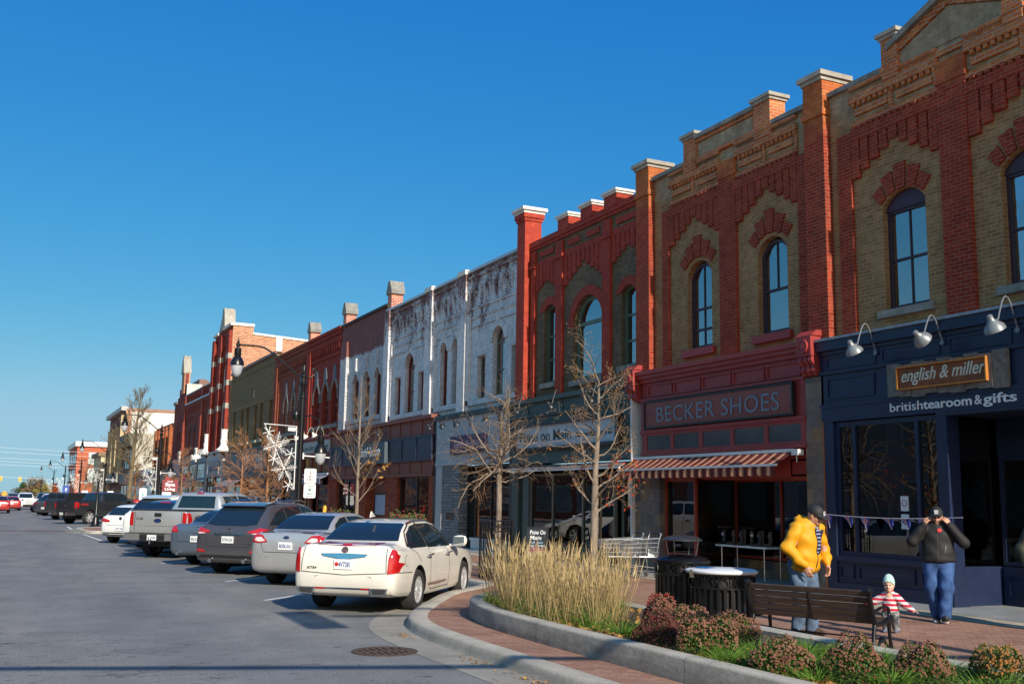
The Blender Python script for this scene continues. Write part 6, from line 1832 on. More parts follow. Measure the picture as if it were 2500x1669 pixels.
for k, y in enumerate(LY):
    if k:
        a = copy_tree(lp); a['label'] = LL[k]; a.matrix_basis = Matrix.Translation((8.8 - .06 * k, y, .12))
        a = copy_tree(dc); a['label'] = DL[k]; a.matrix_basis = Matrix.Translation((8.8 - .06 * k, y, .12))
# parking signs on the near lamp (their faces look down the street towards the camera)
def plate_sign(nm, label, x, y, z0, z1, w, parts, board=None, group=None):
    t = thing(nm, label, 'sign', (x, y, z0), 0, group)
    c = []
    for q in range(4):
        cx, cz = (w / 2 - .05) * (1 if q in (0, 3) else -1), ((z1 - z0) / 2 - .05) * (1 if q in (0, 1) else -1)
        for j in range(4):
            a = math.pi / 2 * (q + j / 3)
            c.append((x + cx + .05 * math.cos(a), (z0 + z1) / 2 + cz + .05 * math.sin(a)))
    MB().prism(c, y - .006, y + .006, 'y').build('plate', board or M_PLATE, t)
    for nm2, txt, dx, z, size, m, fit in parts:
        M = Matrix(((1, 0, 0, x + dx), (0, 0, -1, y - .007), (0, 1, 0, z), (0, 0, 0, 1)))
        letters(nm2, txt, size, M, m, t, .001, .02, 0, fit=fit)
    return t
def circ(t, nm, x, y, z, r0, r1, m):
    MB().prism(ell(x, z, r1, r1, 24), y - .010, y - .0065, 'y', 0, [ell(x, z, r0, r0, 24)]).build(nm, m, t)
M_SGRN, M_SRED, M_SBLK = mat('sign_green', (.02, .30, .24), .5), mat('sign_red_ink', (.45, .02, .02), .5), mat('sign_black_ink', (.02, .02, .02), .5)
t = plate_sign('crossing_sign', 'white sign with walking figure and barred figure, upper of the two on the nearest lamp', 9.14, 34.28, 2.28, 2.76, .40, [])
circ(t, 'green_ring', 9.14, 34.28, 2.62, .085, .10, M_SGRN)
circ(t, 'red_ring', 9.14, 34.28, 2.42, .085, .10, M_SRED)
MB().box(9.128, 9.152, 34.268, 34.272, 2.56, 2.65).lathe([(.002, -.015), (.016, 0), (.002, .015)], (9.14, 34.27, 2.67), 8).build('figure', M_SBLK, t)
MB().prism([(9.10, 2.49), (9.115, 2.49), (9.16, 2.42), (9.18, 2.36), (9.165, 2.36), (9.14, 2.41), (9.12, 2.36), (9.105, 2.36), (9.125, 2.42)], 34.268, 34.272, 'y').build('barred_figure', M_SBLK, t)
t = plate_sign('parking_sign', 'white sign with letter P in a green ring, lower one on the nearest lamp', 9.14, 34.28, 1.80, 2.26, .40,
               [('letter', 'P', -.045, 1.99, .17, M_SBLK, .085), ('lettering', '1 HOUR', -.13, 2.18, .055, M_SBLK, .26), ('lettering', '9 AM-6 PM', -.14, 1.90, .045, M_SBLK, .28), ('lettering', 'MON-SAT', -.11, 1.845, .04, M_SBLK, .22)])
circ(t, 'green_ring', 9.14, 34.28, 2.04, .10, .118, M_SGRN)
t = plate_sign('maroon_hanging_sign', 'maroon sign with white lettering hanging from the second street lamp', 9.45, 68.8, 2.05, 2.78, .95,
               [('lettering', 'THE', -.2, 2.62, .10, M_LETW, .35), ('lettering', 'Spa', -.30, 2.38, .28, M_LETW, .6), ('lettering', 'Living', -.32, 2.12, .22, M_LETW, .62)], mat('maroon_board', (.20, .02, .03), .5))
plate_sign('parking_notice', 'white parking notice below the maroon sign on the second lamp', 9.25, 68.75, 1.35, 2.0, .55, [('letter', 'P', -.06, 1.6, .25, M_SGRN, .14)])
for x, y, z0, z1, w, l in ((7.6, 66.5, 1.5, 2.2, .42, 'white post sign left of the second lamp near the big bare tree'), (9.2, 106.2, 1.5, 2.1, .55, 'white notice on the third lamp beside the leafless tree'), (9.2, 140.5, 1.5, 2.2, .7, 'white notice on the fourth lamp along the pavement')):
    t = plate_sign('post_sign', l, x, y, z0, z1, w, [('letter', 'P', -.07, z0 + .2, .25, M_SGRN, .14)])
    MB().tube([(x, y + .03, .12), (x, y + .03, z1)], .025, 6).build('post', M_DGREY, t, 60)
t = plate_sign('information_sign', 'blue information sign with a white question mark on a post far up the street', 7.0, 140, 1.55, 2.75, .75, [('letter', '?', -.12, 2.1, .5, M_LETW, .26), ('letter', 'i', -.06, 1.65, .4, M_LETW, .12)], mat('info_blue', (.02, .07, .32), .5))
MB().tube([(7.0, 140.04, 0), (7.0, 140.04, 2.7)], .04, 6).build('post', M_DGREY, t, 60)
t = thing('warning_sign', 'small orange diamond warning sign far up the street', 'sign', (.3, 160, 0))
MB().prism([(-.15, 1.6), (.3, 1.15), (.75, 1.6), (.3, 2.05)], 160, 160.02, 'y').build('plate', mat('warning_orange', (.70, .30, .02), .5), t)
MB().tube([(.3, 160.05, 0), (.3, 160.05, 1.9)], .04, 6).build('post', M_DGREY, t, 60)
t = thing('black_post', 'slim black post with flared foot on the far kerb extension', 'post', (4.54, 59.6, .12))
MB().lathe([(.30, 0), (.30, .05), (.20, .10), (.15, .45), (.10, .55), (.06, .62), (.05, 2.3), (.07, 2.32), (.07, 2.42), (.01, 2.5)], n=14).build('shaft', M_IRON, t, 40, True)
# traffic lights: the far one, and the one over the near junction whose shadow falls on the asphalt
M_TLY = mat('signal_yellow', (.72, .48, .02), .5)
def signal(t, x, y, z, s=1.0, face=-1):
    h = MB().box(x - .30 * s, x + .30 * s, y - .14, y + .14, z - .55 * s, z + .55 * s).build('signal_head', M_TLY, t)
    for k, m in ((-1, M_LRED), (0, M_SBLK), (1, M_SBLK)):
        MB().lathe([(.11 * s, 0), (.11 * s, .04)], (x, y + face * .15, z - k * .34 * s), 12, 0, Matrix.Rotation(R(90), 3, 'X')).build('lens', m, h)
t = thing('traffic_light', 'yellow traffic light on a long mast arm at the far junction', 'traffic light', (8.9, 300, 0))
MB().tube([(8.8, 300, 0), (9.1, 300, 5.2), (9.2, 300, 5.9)], [.14, .11, .05], 8).build('pole', M_IRON, t, 60)
MB().tube([(9.0, 300, 4.5), (7.6, 300, 4.75), (4.1, 300, 5.2)], .07, 6).box(8.7, 9.1, 299.9, 300.1, 4.25, 4.95).build('mast_arm', M_IRON, t, 60)
signal(t, 3.9, 300, 5.2, 1.05)
t = thing('traffic_light', 'yellow traffic light at the very left edge of the street', 'traffic light', (-7, 300, 0))
MB().tube([(-8, 300, 0), (-8, 300, 5.6), (-.8, 300, 5.5)], .09, 6).build('pole', M_IRON, t, 60)
signal(t, -.55, 300, 5.3, 1.05)
t = thing('traffic_light', 'traffic light mast over the near junction, behind the camera', 'traffic light', (10.4, -.3, .12))
MB().lathe([(.24, 0), (.18, .3), (.14, .4), (.12, 8.6)], (10.4, -.3, .12), 12).build('pole', M_IRON, t, 60)
MB().tube([(10.4, -.3, 7.95), (4.4, .75, 8.25)], [.08, .06], 8).build('mast_arm', M_IRON, t, 60)
MB().tube([(10.4, -.3, 4.95), (-3.0, 3.2, 5.45)], [.085, .06], 8).build('side_arm', M_IRON, t, 60)
signal(t, 4.0, .95, 7.95, 1.0)
for k, (z, a) in enumerate(((11.27, 'highest'), (10.36, 'second'), (9.07, 'third'), (8.34, 'fourth'), (7.67, 'fifth'), (5.06, 'lowest'))):
    t = thing('overhead_wire', a + ' of the pale wires crossing the street by the far red block' if k in (0, 5) else a + ' from the top of the pale wires crossing the street', 'wire', (0, 250, z), 0, 'overhead wires crossing the far street')
    MB().tube([(-40 + 3.2 * j, 250, z - .032 * (-40 + 3.2 * j) + .0004 * (-40 + 3.2 * j) ** 2) for j in range(21)], .028, 4).build('cable', mat('pale_cable', (.6, .62, .64), .6), t)

# ------------------------------------------------------------------ litter bins
def bin_body(t, r, h, n_=30):
    mb = MB()
    for k in range(n_):
        a = 2 * math.pi * k / n_
        c, s = math.cos(a), math.sin(a)
        w = .022
        p = [(r * c - w * s, r * s + w * c), (r * c + w * s, r * s - w * c)]
        q = [((r - .012) * c + w * s, (r - .012) * s - w * c), ((r - .012) * c - w * s, (r - .012) * s + w * c)]
        mb.prism(p + q, .03, h - .20, 'z')
    mb.lathe([(r - .02, .02), (r + .008, .02), (r + .008, .06), (r - .02, .06)], n=36, cap=False).lathe([(r - .02, h - .21), (r + .01, h - .21), (r + .01, h - .185), (r - .02, h - .185)], n=36, cap=False)
    mb.lathe([(r - .025, h - .02), (r + .012, h - .03), (r + .02, h), (r - .03, h + .015), (r - .04, h)], n=36, cap=False)
    for k in range(15):
        a = 2 * math.pi * k / 15
        M = Matrix.Rotation(a, 3, 'Z') @ Matrix.Rotation(R(90), 3, 'Y')
        c = (r * math.cos(a), r * math.sin(a), h - .11)
        mb.lathe([(.060, -.008), (.074, -.008), (.074, .008), (.060, .008)], c, 18, 0, M, False)
        b = a + math.pi / 15
        mb.tube([((r - .004) * math.cos(b), (r - .004) * math.sin(b), h - .19), ((r - .004) * math.cos(b), (r - .004) * math.sin(b), h - .02)], .012, 5)
    mb.build('cage', M_IRON, t, 40, True)
    MB().lathe([(r - .06, .03), (r - .06, h - .03)], n=28).build('liner', mat('bin_liner', (.008, .008, .009), .6), t, 40, True)
t = thing('litter_bin', 'black iron litter bin with domed rain cap on thin rods, behind the white lidded bin', 'litter bin', (9.25, 13.25, .125))
bin_body(t, .40, .86)
MB().lathe([(.40, .86), (.36, .90), (.22, .93), (.20, .90)], n=32, cap=False).build('rim', M_IRON, t, 40, True)
MB().lathe([(.30, 1.145), (.30, 1.165), (.24, 1.20), (.12, 1.225), (.01, 1.23)], n=28).build('rain_cap', mat('dull_cap', (.06, .06, .065), .3, .5), t, 50, True)
mb = MB()
for k in range(4):
    a = .5 + math.pi / 2 * k
    mb.tube([(.22 * math.cos(a), .22 * math.sin(a), .9), (.27 * math.cos(a), .27 * math.sin(a), 1.16)], .008, 5)
mb.build('cap_rods', M_STEEL, t, 60, True)
t = thing('litter_bin', 'black iron litter bin with flat white lid beside the bench', 'litter bin', (9.44, 12.55, .125))
bin_body(t, .47, .72)
MB().lathe([(.50, .715), (.52, .735), (.52, .755), (.47, .775), (.05, .785), (.01, .786)], n=36).build('lid', mat('white_lid', (.70, .73, .78), .35, var=.1), t, 50, True)
MB().prism([(.08 + .40 * math.cos(a), .10 + .30 * math.sin(a)) for a in [2.0 + 1.6 * k / 9 for k in range(10)]] + [(-.05, .05)], .7865, .789, 'z').build('blue_decal', mat('lid_blue', (.03, .17, .45), .4), t, None, True)
MB().box(-.53, -.49, -.03, .03, .66, .77).build('hinge', M_STEEL, t, None, True)

# ------------------------------------------------------------------ bench (local: +x along the bench, +y towards the seat front)
t = thing('park_bench', 'dark slatted wooden bench with black cast iron arms, its back to the planter', 'bench', (8.66, 11.12, .125), 0)
ang = math.atan2(-1.38, .62)
t.matrix_basis = Matrix.Translation((8.70, 10.98, .122)) @ Matrix.Rotation(ang, 4, 'Z') @ Matrix.Diagonal((.97, .92, .86, 1))
n = NT('bench_slat_wood')
p = n.obj()
gr = n.noise(n('Mapping', {'Vector': p, 'Scale': (1.5, 30, 30)}), 1.0, 6, .65)
M_SLAT = n.surf(n.bsdf(n.mix(n.ramp(gr, [(.3, 0), (.7, 1)]), (.030, .020, .016), (.075, .052, .042)), .55, 0, .4, 0, n.bump(gr, .3, .004)))
Lb = 1.62
def bp(y, z):
    return y, z
back = [(.00, .80), (.035, .70), (.068, .60), (.10, .50)]
mb = MB()
for k in range(5):
    u = k / 4
    y, z = -.03 + .155 * u, .79 - .375 * u
    c = Vector((0, y, z))
    d = Vector((0, .37, -.93)).normalized()
    nn = Vector((0, .93, .37)).normalized()
    h, th = .040, .016
    pts = [c + d * h + nn * th, c - d * h + nn * th, c - d * h - nn * th, c + d * h - nn * th]
    mb.add([(x, q.y, q.z) for x in (.02, Lb - .02) for q in pts], [(0, 1, 2, 3), (7, 6, 5, 4), (0, 4, 5, 1), (1, 5, 6, 2), (2, 6, 7, 3), (3, 7, 4, 0)])
mb.build('backrest', M_SLAT, t, None, True)
mb = MB()
for k in range(6):
    y = .20 + .083 * k
    z = .405 - .018 * math.sin(k / 5 * math.pi)
    mb.box(.02, Lb - .02, y - .036, y + .036, z - .016, z + .016)
mb.build('seat', M_SLAT, t, None, True)
for x in (0.0, Lb):
    mb = MB()
    mb.tube([(x, -.05, .80), (x, -.02, .70), (x, .04, .52), (x, .09, .40), (x, .11, .36)], [.030, .032, .034, .036, .03], 8)
    mb.lathe([(.052, -.03), (.062, -.01), (.062, .01), (.052, .03)], (x, -.05, .83), 16, 0, Matrix.Rotation(R(90), 3, 'Y'))
    mb.lathe([(.03, -.036), (.03, .036)], (x, -.05, .83), 8, 0, Matrix.Rotation(R(90), 3, 'Y'))
    mb.tube([(x, .10, .38), (x, .22, .36), (x, .40, .37), (x, .60, .40), (x, .66, .41)], [.034, .036, .034, .032, .03], 8)
    mb.lathe([(.058, -.028), (.064, 0), (.058, .028)], (x, .66, .395), 16, 0, Matrix.Rotation(R(90), 3, 'Y'))
    mb.tube([(x, .02, .55), (x, .12, .545), (x, .30, .575), (x, .48, .59), (x, .585, .56), (x, .62, .49), (x, .59, .43), (x, .54, .41)], .021, 8)
    mb.tube([(x, .10, .37), (x, .07, .28), (x, .04, .12), (x, .0, 0)], [.03, .026, .024, .03], 8)
    mb.tube([(x, .60, .38), (x, .60, .25), (x, .62, .12), (x, .66, 0)], [.028, .025, .023, .03], 8)
    mb.tube([(x, .02, .02), (x, .16, .045), (x, .26, .12), (x, .34, .15), (x, .42, .12), (x, .52, .045), (x, .64, .02)], [.016, .018, .02, .042, .02, .018, .016], 8)
    mb.build('arm_frame', M_IRON, t, 60, True)
MB().tube([(Lb / 2, -.035, .80), (Lb / 2, .0, .70), (Lb / 2, .07, .52), (Lb / 2, .11, .38), (Lb / 2, .25, .36), (Lb / 2, .60, .39)], .016, 6).build('centre_brace', M_IRON, t, 60, True)
MB().tube([(0, .34, .155), (Lb, .34, .155)], .012, 6).build('stretcher', M_IRON, t, 60, True)

# ------------------------------------------------------------------ tree guard, sandwich board, carts
t = thing('tree_guard', 'black iron railing guard around the spreading hawthorn trunk', 'tree guard', (9.9, 21.2, .12))
mb = MB()
x0, x1, y0, y1 = 9.62, 10.16, 20.95, 21.5
pts = [(x0, y0), (x1, y0), (x1, y1), (x0, y1)]
for i in range(4):
    a, b = Vector(pts[i]), Vector(pts[(i + 1) % 4])
    for k in range(6):
        q = a.lerp(b, k / 6)
        mb.tube([(q.x, q.y, .12), (q.x, q.y, 1.36)], .011 if k else .02, 6)
        if k:
            mb.lathe([(.03, -.004), (.035, 0), (.03, .004)], (q.x, q.y, 1.31), 8)
    for z in (.2, 1.25, 1.38):
        mb.tube([(a.x, a.y, z), (b.x, b.y, z)], .014, 5)
mb.build('railing', M_IRON, t, 60)
t = thing('sandwich_board', 'black chalkboard sandwich sign with pink and white writing outside the boutique', 'sign', (14.35, 27.9, .128), 0)
t.matrix_basis = Matrix.Translation((14.35, 27.9, .128)) @ Matrix.Rotation(R(-38), 4, 'Z')
def lean(s):
    return Matrix.Rotation(R(-11 * s), 4, 'X')
for s, nm in ((1, 'front_board'), (-1, 'rear_board')):
    M = Matrix.Translation((0, -.20 * s, 0)) @ lean(s)
    mb = MB()
    def bx(*a):
        k = MB().box(*a)
        mb.add([M @ Vector(v) for v in k.v], k.f)
    bx(-.30, .30, -.012, .012, .10, .92)
    f = mb.build(nm, mat('chalkboard', (.010, .013, .020), .5, var=.3) if s > 0 else mat('orange_ply', (.30, .12, .035), .6), t, None, True)
    mb = MB()
    for a in ((-.33, -.30, -.02, .02, 0, .95), (.30, .33, -.02, .02, 0, .95), (-.30, .30, -.02, .02, .92, .95), (-.30, .30, -.02, .02, .08, .11)):
        bx(*a)
    mb.build('board_frame', M_BLACK, t, None, True)
    if s > 0:
        for txt, z, sz, m, fit in (('Poise On', .74, .17, M_LETW, .46), ('Main', .58, .17, M_LETW, .34), ('Fall Sale', .47, .09, mat('chalk_blue', (.25, .42, .62), .7), .4), ('hats + wraps', .38, .09, mat('chalk_sky', (.5, .72, .8), .7), .46),
                                   ('Life by J', .30, .09, mat('chalk_pink', (.75, .10, .35), .7), .40), ('denim & more', .22, .09, mat('chalk_pink', (.75, .10, .35), .7), .46), ('28-54 %', .13, .10, M_LETW, .42)):
            ML = M @ Matrix(((1, 0, 0, -.23), (0, 0, -1, -.0135), (0, 1, 0, z), (0, 0, 0, 1)))
            letters('chalk_lettering', txt, sz, ML, m, t, .0006, .004, .1, fit=fit, local=True)
def cart(label, loc, rz):
    t = thing('shopping_cart', label, 'shopping cart', loc, rz, 'shopping carts by the planter')
    mb = MB()
    X0, X1, Z0, Z1 = -.42, .46, .46, .84
    def w(x, s, z):
        f = (x - X0) / (X1 - X0)
        return Vector((x, s * (.20 + .08 * f) * (.86 + .14 * (z - Z0) / (Z1 - Z0)), z + .05 * f * ((z - Z0) / (Z1 - Z0))))
    for s in (1, -1):
        for k in range(25):
            x = X0 + (X1 - X0) * k / 24
            mb.tube([w(x + .05 * (1 - k / 24), s, Z0), w(x, s, Z1)], .0042, 4, 0, False)
        for z in (Z0, .56, .66, .75, Z1):
            mb.tube([w(X0, s, z), w(X1, s, z)], .0055 if z not in (Z0, Z1) else .009, 5, 0, False)
    for k in range(9):
        y = -1 + 2 * k / 8
        mb.tube([w(X0, y, Z1), w(X0 + .05, y, Z0), w(X1, y, Z0), w(X1, y, Z1)], .0042, 4, 0, False)
    for z in (.56, .66, .75, Z1):
        mb.tube([w(X0, -1, z), w(X0, 1, z)], .0055, 5, 0, False)
        mb.tube([w(X1, -1, z), w(X1, 1, z)], .0055, 5, 0, False)
    for x in (-.3, -.1, .1, .3):
        mb.tube([w(x, -1, Z0), w(x, 1, Z0)], .005, 4, 0, False)
    mb.build('basket', M_STEEL, t, 60, True)
    mb = MB()
    for s in (1, -1):
        mb.tube([(.52, s * .27, 1.0), (.46, s * .27, .84), (.40, s * .26, .50), (.44, s * .25, .20), (.42, s * .25, .14), (-.40, s * .17, .16)], .013, 6)
        mb.tube([(-.36, s * .18, .46), (-.30, s * .18, .30), (.40, s * .25, .22)], .011, 6)
    mb.tube([(.52, -.27, 1.0), (.52, .27, 1.0)], .016, 8).tube([(-.40, -.17, .16), (-.40, .17, .16)], .012, 6)
    for k in range(7):
        x = -.36 + .12 * k
        mb.tube([(x, -.2, .17), (x, .2, .17)], .005, 4)
    mb.build('frame', M_STEEL, t, 60, True)
    MB().tube([(.52, -.2, 1.0), (.52, .2, 1.0)], .020, 8).build('handle', M_TRIM, t, 60, True)
    for x, y in ((.40, .25), (.40, -.25), (-.36, .17), (-.36, -.17)):
        MB().lathe([(.02, -.014), (.058, -.014), (.058, .014), (.02, .014)], (x, y, .06), 14, 0, Matrix.Rotation(R(90), 3, 'X')).box(x - .012, x + .012, y - .02, y + .02, .06, .17).build('caster', M_DGREY, t, 50, True)
    return t
cart('chrome shopping cart with black handle, nearer of the pair behind the tall grass', (13.3, 20.9, .125), R(-5))
cart('second chrome shopping cart nested into the nearer one behind the tall grass', (12.95, 21.1, .125), R(-8))
# post box, bollards
t = thing('post_box', 'red street post box with white trim up the pavement', 'post box', (9.5, 87, .12))
MB().box(9.15, 9.85, 86.7, 87.3, .25, 1.15).lathe([(.36, 1.15), (.34, 1.3), (.22, 1.42), (.02, 1.46)], (9.5, 87, 0), 14).build('body', mat('post_red', (.40, .02, .02), .4), t)
MB().box(9.2, 9.8, 86.68, 86.70, 1.0, 1.12).box(9.2, 9.3, 86.75, 87.2, .12, .25).box(9.7, 9.8, 86.75, 87.2, .12, .25).build('trim', M_WFR, t)
for x, y, m, l in ((14.2, 50.3, mat('bollard_yellow', (.75, .42, .03), .5), 'yellow topped bollard beside the restaurant pier'), (11.8, 76.5, mat('bollard_pale', (.72, .62, .30), .5), 'pale yellow bollard behind the white signs')):
    t = thing('bollard', l, 'bollard', (x, y, .12))
    MB().lathe([(.09, 0), (.09, 1.25), (.06, 1.31), (.01, 1.33)], (x, y, .12), 12).build('post', m, t, 50)

# ------------------------------------------------------------------ shop displays
t = thing('folding_table', 'white topped folding table of boots in the shoe shop recess', 'table', (15.75, 19.9, .13))
MB().box(15.45, 16.05, 18.9, 20.75, .84, .88).build('table_top', M_WFR, t)
for y in (19.05, 20.6):
    for x in (15.52, 15.98):
        MB().tube([(x, y, .13), (x, y, .84)], .014, 6).build('leg', M_STEEL, t, 60)
def boot(loc, m, label):
    t = thing('boot', label, 'boot', loc, rnd.uniform(2.2, 4.0), 'boots standing on the folding table')
    MB().tube([(0, 0, .34), (0, 0, .2), (.005, 0, .08), (.02, 0, .035)], [.05, .048, .045, .05], 10).tube([(-.03, 0, .035), (.06, 0, .035), (.15, 0, .03), (.19, 0, .025)], [.04, .045, .04, .02], 10).build('upper', m, t, 60, True)
    MB().box(-.06, .2, -.04, .04, 0, .012).build('sole', M_TRIM, t, None, True)
    MB().lathe([(.035, -.001), (.035, .001)], (.055, .0, .24), 10, 0, Matrix.Rotation(R(90), 3, 'Y')).build('price_tag', mat('price_tag', (.6, .55, .65), .6), t, None, True)
bm = [mat('boot_black', (.012, .011, .012), .4), mat('boot_brown', (.07, .04, .022), .5), mat('boot_grey', (.12, .115, .12), .6)]
for k in range(8):
    boot((15.6 + .12 * (k % 3), 20.6 - .22 * k, .88), bm[k % 3], ('black', 'brown', 'grey')[k % 3] + ' ankle boot, %s on the folding table' % ('left end', 'second from left', 'third from left', 'left of middle', 'right of middle', 'third from right', 'second from right', 'right end')[k])
for k, (y, z, s) in enumerate(((20.7, 1.55, 1.0), (19.5, 1.75, 1.3), (18.5, 1.6, 1.1), (22.0, 1.5, .9))):
    t = thing('handbag', ('black handbag hanging at the left of the recessed shoe shop window', 'large black handbag hanging in the middle of the shoe shop window', 'black handbag hanging at the right of the recessed shoe shop window', 'dark bag hanging behind the narrow left shoe shop window')[k], 'handbag', (17.2, y, z), 0, 'handbags hanging in the shoe shop')
    MB().prism([(y - .2 * s, z), (y + .2 * s, z), (y + .14 * s, z + .28 * s), (y - .14 * s, z + .28 * s)], 17.15, 17.27).tube([(17.2, y - .12 * s, z + .27 * s), (17.2, y - .04, z + .6 * s), (17.2, y + .04, z + .6 * s), (17.2, y + .12 * s, z + .27 * s)], .012, 6).build('bag', M_BLACK, t)
t = thing('wreath', 'pale green wreath hanging at the right inside the shoe shop window', 'wreath', (16.6, 18.0, 2.1))
mb = MB()
for k in range(160):
    a, b = rnd.uniform(0, 2 * math.pi), rnd.uniform(0, 2 * math.pi)
    c = Vector((16.6 + .04 * math.sin(b), 18.05 + (.15 + .05 * math.cos(b)) * math.cos(a), 2.05 + (.15 + .05 * math.cos(b)) * math.sin(a)))
    d = Vector((rnd.gauss(0, 1), rnd.gauss(0, 1), rnd.gauss(0, 1))).normalized() * .05
    e = d.orthogonal() * .4
    mb.add([c - d, c + e, c + d, c - e], [(0, 1, 2, 3)])
mb.build('sprigs', mat('wreath_green', (.10, .14, .07), .8), t)
t = thing('display_shelf', 'white shelf rack of goods inside the tea room window', 'shelf', (16.2, 14.7, .7))
mb = MB()
for z in (1.0, 1.45, 1.9, 2.35):
    mb.box(15.6, 16.0, 14.3, 15.3, z, z + .03)
for y in (14.32, 15.28):
    mb.box(15.78, 15.82, y - .02, y + .02, .7, 2.7)
mb.build('rack', M_WFR, t)
pal = [(.35, .05, .05), (.5, .45, .35), (.08, .15, .3), (.45, .3, .1), (.2, .3, .2), (.5, .5, .5)]
nm_ = ('lowest', 'second', 'third', 'top')
for j, z in enumerate((1.03, 1.48, 1.93, 2.38)):
    for k in range(4):
        y = 14.42 + k * .23
        h = rnd.uniform(.12, .3)
        c = (k * 2 + j) % 6
        t = thing('gift_box', ('red', 'cream', 'navy', 'ochre', 'green', 'grey')[c] + ' packet on the %s shelf of the tea room rack, %s' % (nm_[j], ('rightmost', 'right of middle', 'left of middle', 'leftmost')[k]), 'packet', (15.8, y, z), 0, 'packets on the tea room shelf')
        MB().box(-.08, .08, -.075, .075, 0, h).build('packet', mat('packet_%d' % c, pal[c], .6), t, None, True)
        MB().box(-.082, -.0805, -.06, .06, h * .3, h * .7).build('packet_label', M_LETC, t, None, True)
for z, ttl in ((1.75, 'upper'), (1.42, 'lower')):
    t = thing('window_notice', 'small white notice, %s one on the tea room window pane' % ttl, 'notice', (XS + .06, 14.45, z))
    MB().box(XS + .05, XS + .065, 14.36, 14.54, z, z + .27).build('card', M_PLATE, t)
    circ_m = M_SGRN if ttl == 'lower' else M_SRED
    MB().prism(ell(14.45, z + .14, .06, .06), XS + .045, XS + .05, 'x', 0, [ell(14.45, z + .14, .048, .048)]).build('ring', circ_m, t)
# bunting
t = thing('flag_bunting', 'string of red white and blue pennants across the tea room window', 'bunting', (XS - .1, 14.8, 1.6))
def bz(y):
    u = (y - 13.0) / 3.5
    return 1.66 - .05 * math.sin(math.pi * u)
MB().tube([(XS - .12, 13.0 + .35 * k, bz(13.0 + .35 * k)) for k in range(11)], .007, 5).build('string', mat('bunting_string', (.55, .5, .6), .8), t)
M_FB, M_FR, M_FW = mat('flag_blue', (.03, .05, .30), .7), mat('flag_red', (.55, .02, .04), .7), mat('flag_white', (.72, .70, .70), .7)
for k, (y, tw) in enumerate(((16.28, .3), (15.75, .8), (15.28, .2), (14.72, .9), (14.32, 1.0), (13.88, .1), (13.35, .2))):
    w, h = .13, .30
    A, Bp, Cc = Vector((-w, 0, 0)), Vector((w, 0, 0)), Vector((.02 + .10 * tw, 0, -h * (1 - .35 * tw)))
    def fp(a, b, c, off):
        q = A * a + Bp * b + Cc * c
        return Vector((XS - .12 - off + .04 * tw * math.sin(c * 3), y - q.x, bz(y) + q.z))
    f = MB().add([fp(1, 0, 0, 0), fp(0, 1, 0, 0), fp(0, .5, .5, 0), fp(0, 0, 1, 0), fp(.5, 0, .5, 0)], [(0, 1, 2, 3, 4)]).build('pennant', M_FB, t)
    MB().add([fp(.64, .36, 0, .004), fp(.36, .64, 0, .004), fp(.1, .1, .8, .004), fp(0, 0, 1, .004)], [(0, 1, 2, 3)]).add([fp(.78, 0, .22, .003), fp(.62, 0, .38, .003), fp(0, .62, .38, .003), fp(0, .78, .22, .003)], [(0, 1, 2, 3)]).add([fp(1, 0, 0, .003), fp(.9, .1, 0, .003), fp(.05, .45, .5, .003), fp(0, .5, .5, .003)], [(0, 1, 2, 3)]).build('white_cross', M_FW, f)
    MB().add([fp(.58, .42, 0, .007), fp(.42, .58, 0, .007), fp(.06, .06, .88, .007)], [(0, 1, 2)]).add([fp(.74, 0, .26, .006), fp(.66, 0, .34, .006), fp(0, .66, .34, .006), fp(0, .74, .26, .006)], [(0, 1, 2, 3)]).build('red_cross', M_FR, f)
# ------------------------------------------------------------------ trees, grasses, mums
def bark(name, c1, c2, sc=1.0):
    n = NT(name)
    p = n.obj()
    f = n.noise(n('Mapping', {'Vector': p, 'Scale': (9 * sc, 9 * sc, 2.5 * sc)}), 1.5, 6, .7)
    return n.surf(n.bsdf(n.mix(n.ramp(f, [(.3, 0), (.7, 1)]), c1, c2), .9, 0, .2, 0, n.bump(f, .6, .01)))
def leafmat(name, c, c2):
    n = NT(name)
    f = n.noise(n.pos(), 7.0, 3, .6)
    col = n.mix(n.ramp(f, [(.35, 0), (.65, 1)]), c, c2)
    b = n.bsdf(col, .65, 0, .3)
    tr = n('BsdfTranslucent', {'Color': col})
    return n.surf(n('MixShader', {0: .3, 1: b, 2: tr}))
BK_GREY = bark('grey_tan_bark', (.14, .11, .09), (.28, .23, .18))
BK_TWIG = bark('tan_twig_bark', (.12, .078, .05), (.21, .145, .095))
BK_RUST = bark('rusty_twig_bark', (.22, .105, .05), (.32, .17, .09))
BK_DARK = bark('dark_bark', (.10, .075, .045), (.21, .165, .10))
L_OR = leafmat('orange_leaf', (.52, .14, .025), (.62, .26, .04))
L_RED = leafmat('scarlet_leaf', (.48, .03, .02), (.55, .09, .03))
L_BUD = leafmat('tan_bud', (.30, .17, .06), (.42, .27, .12))
L_MAPLE = leafmat('amber_leaf', (.50, .25, .06), (.60, .33, .10))
UP = Vector((0, 0, 1))
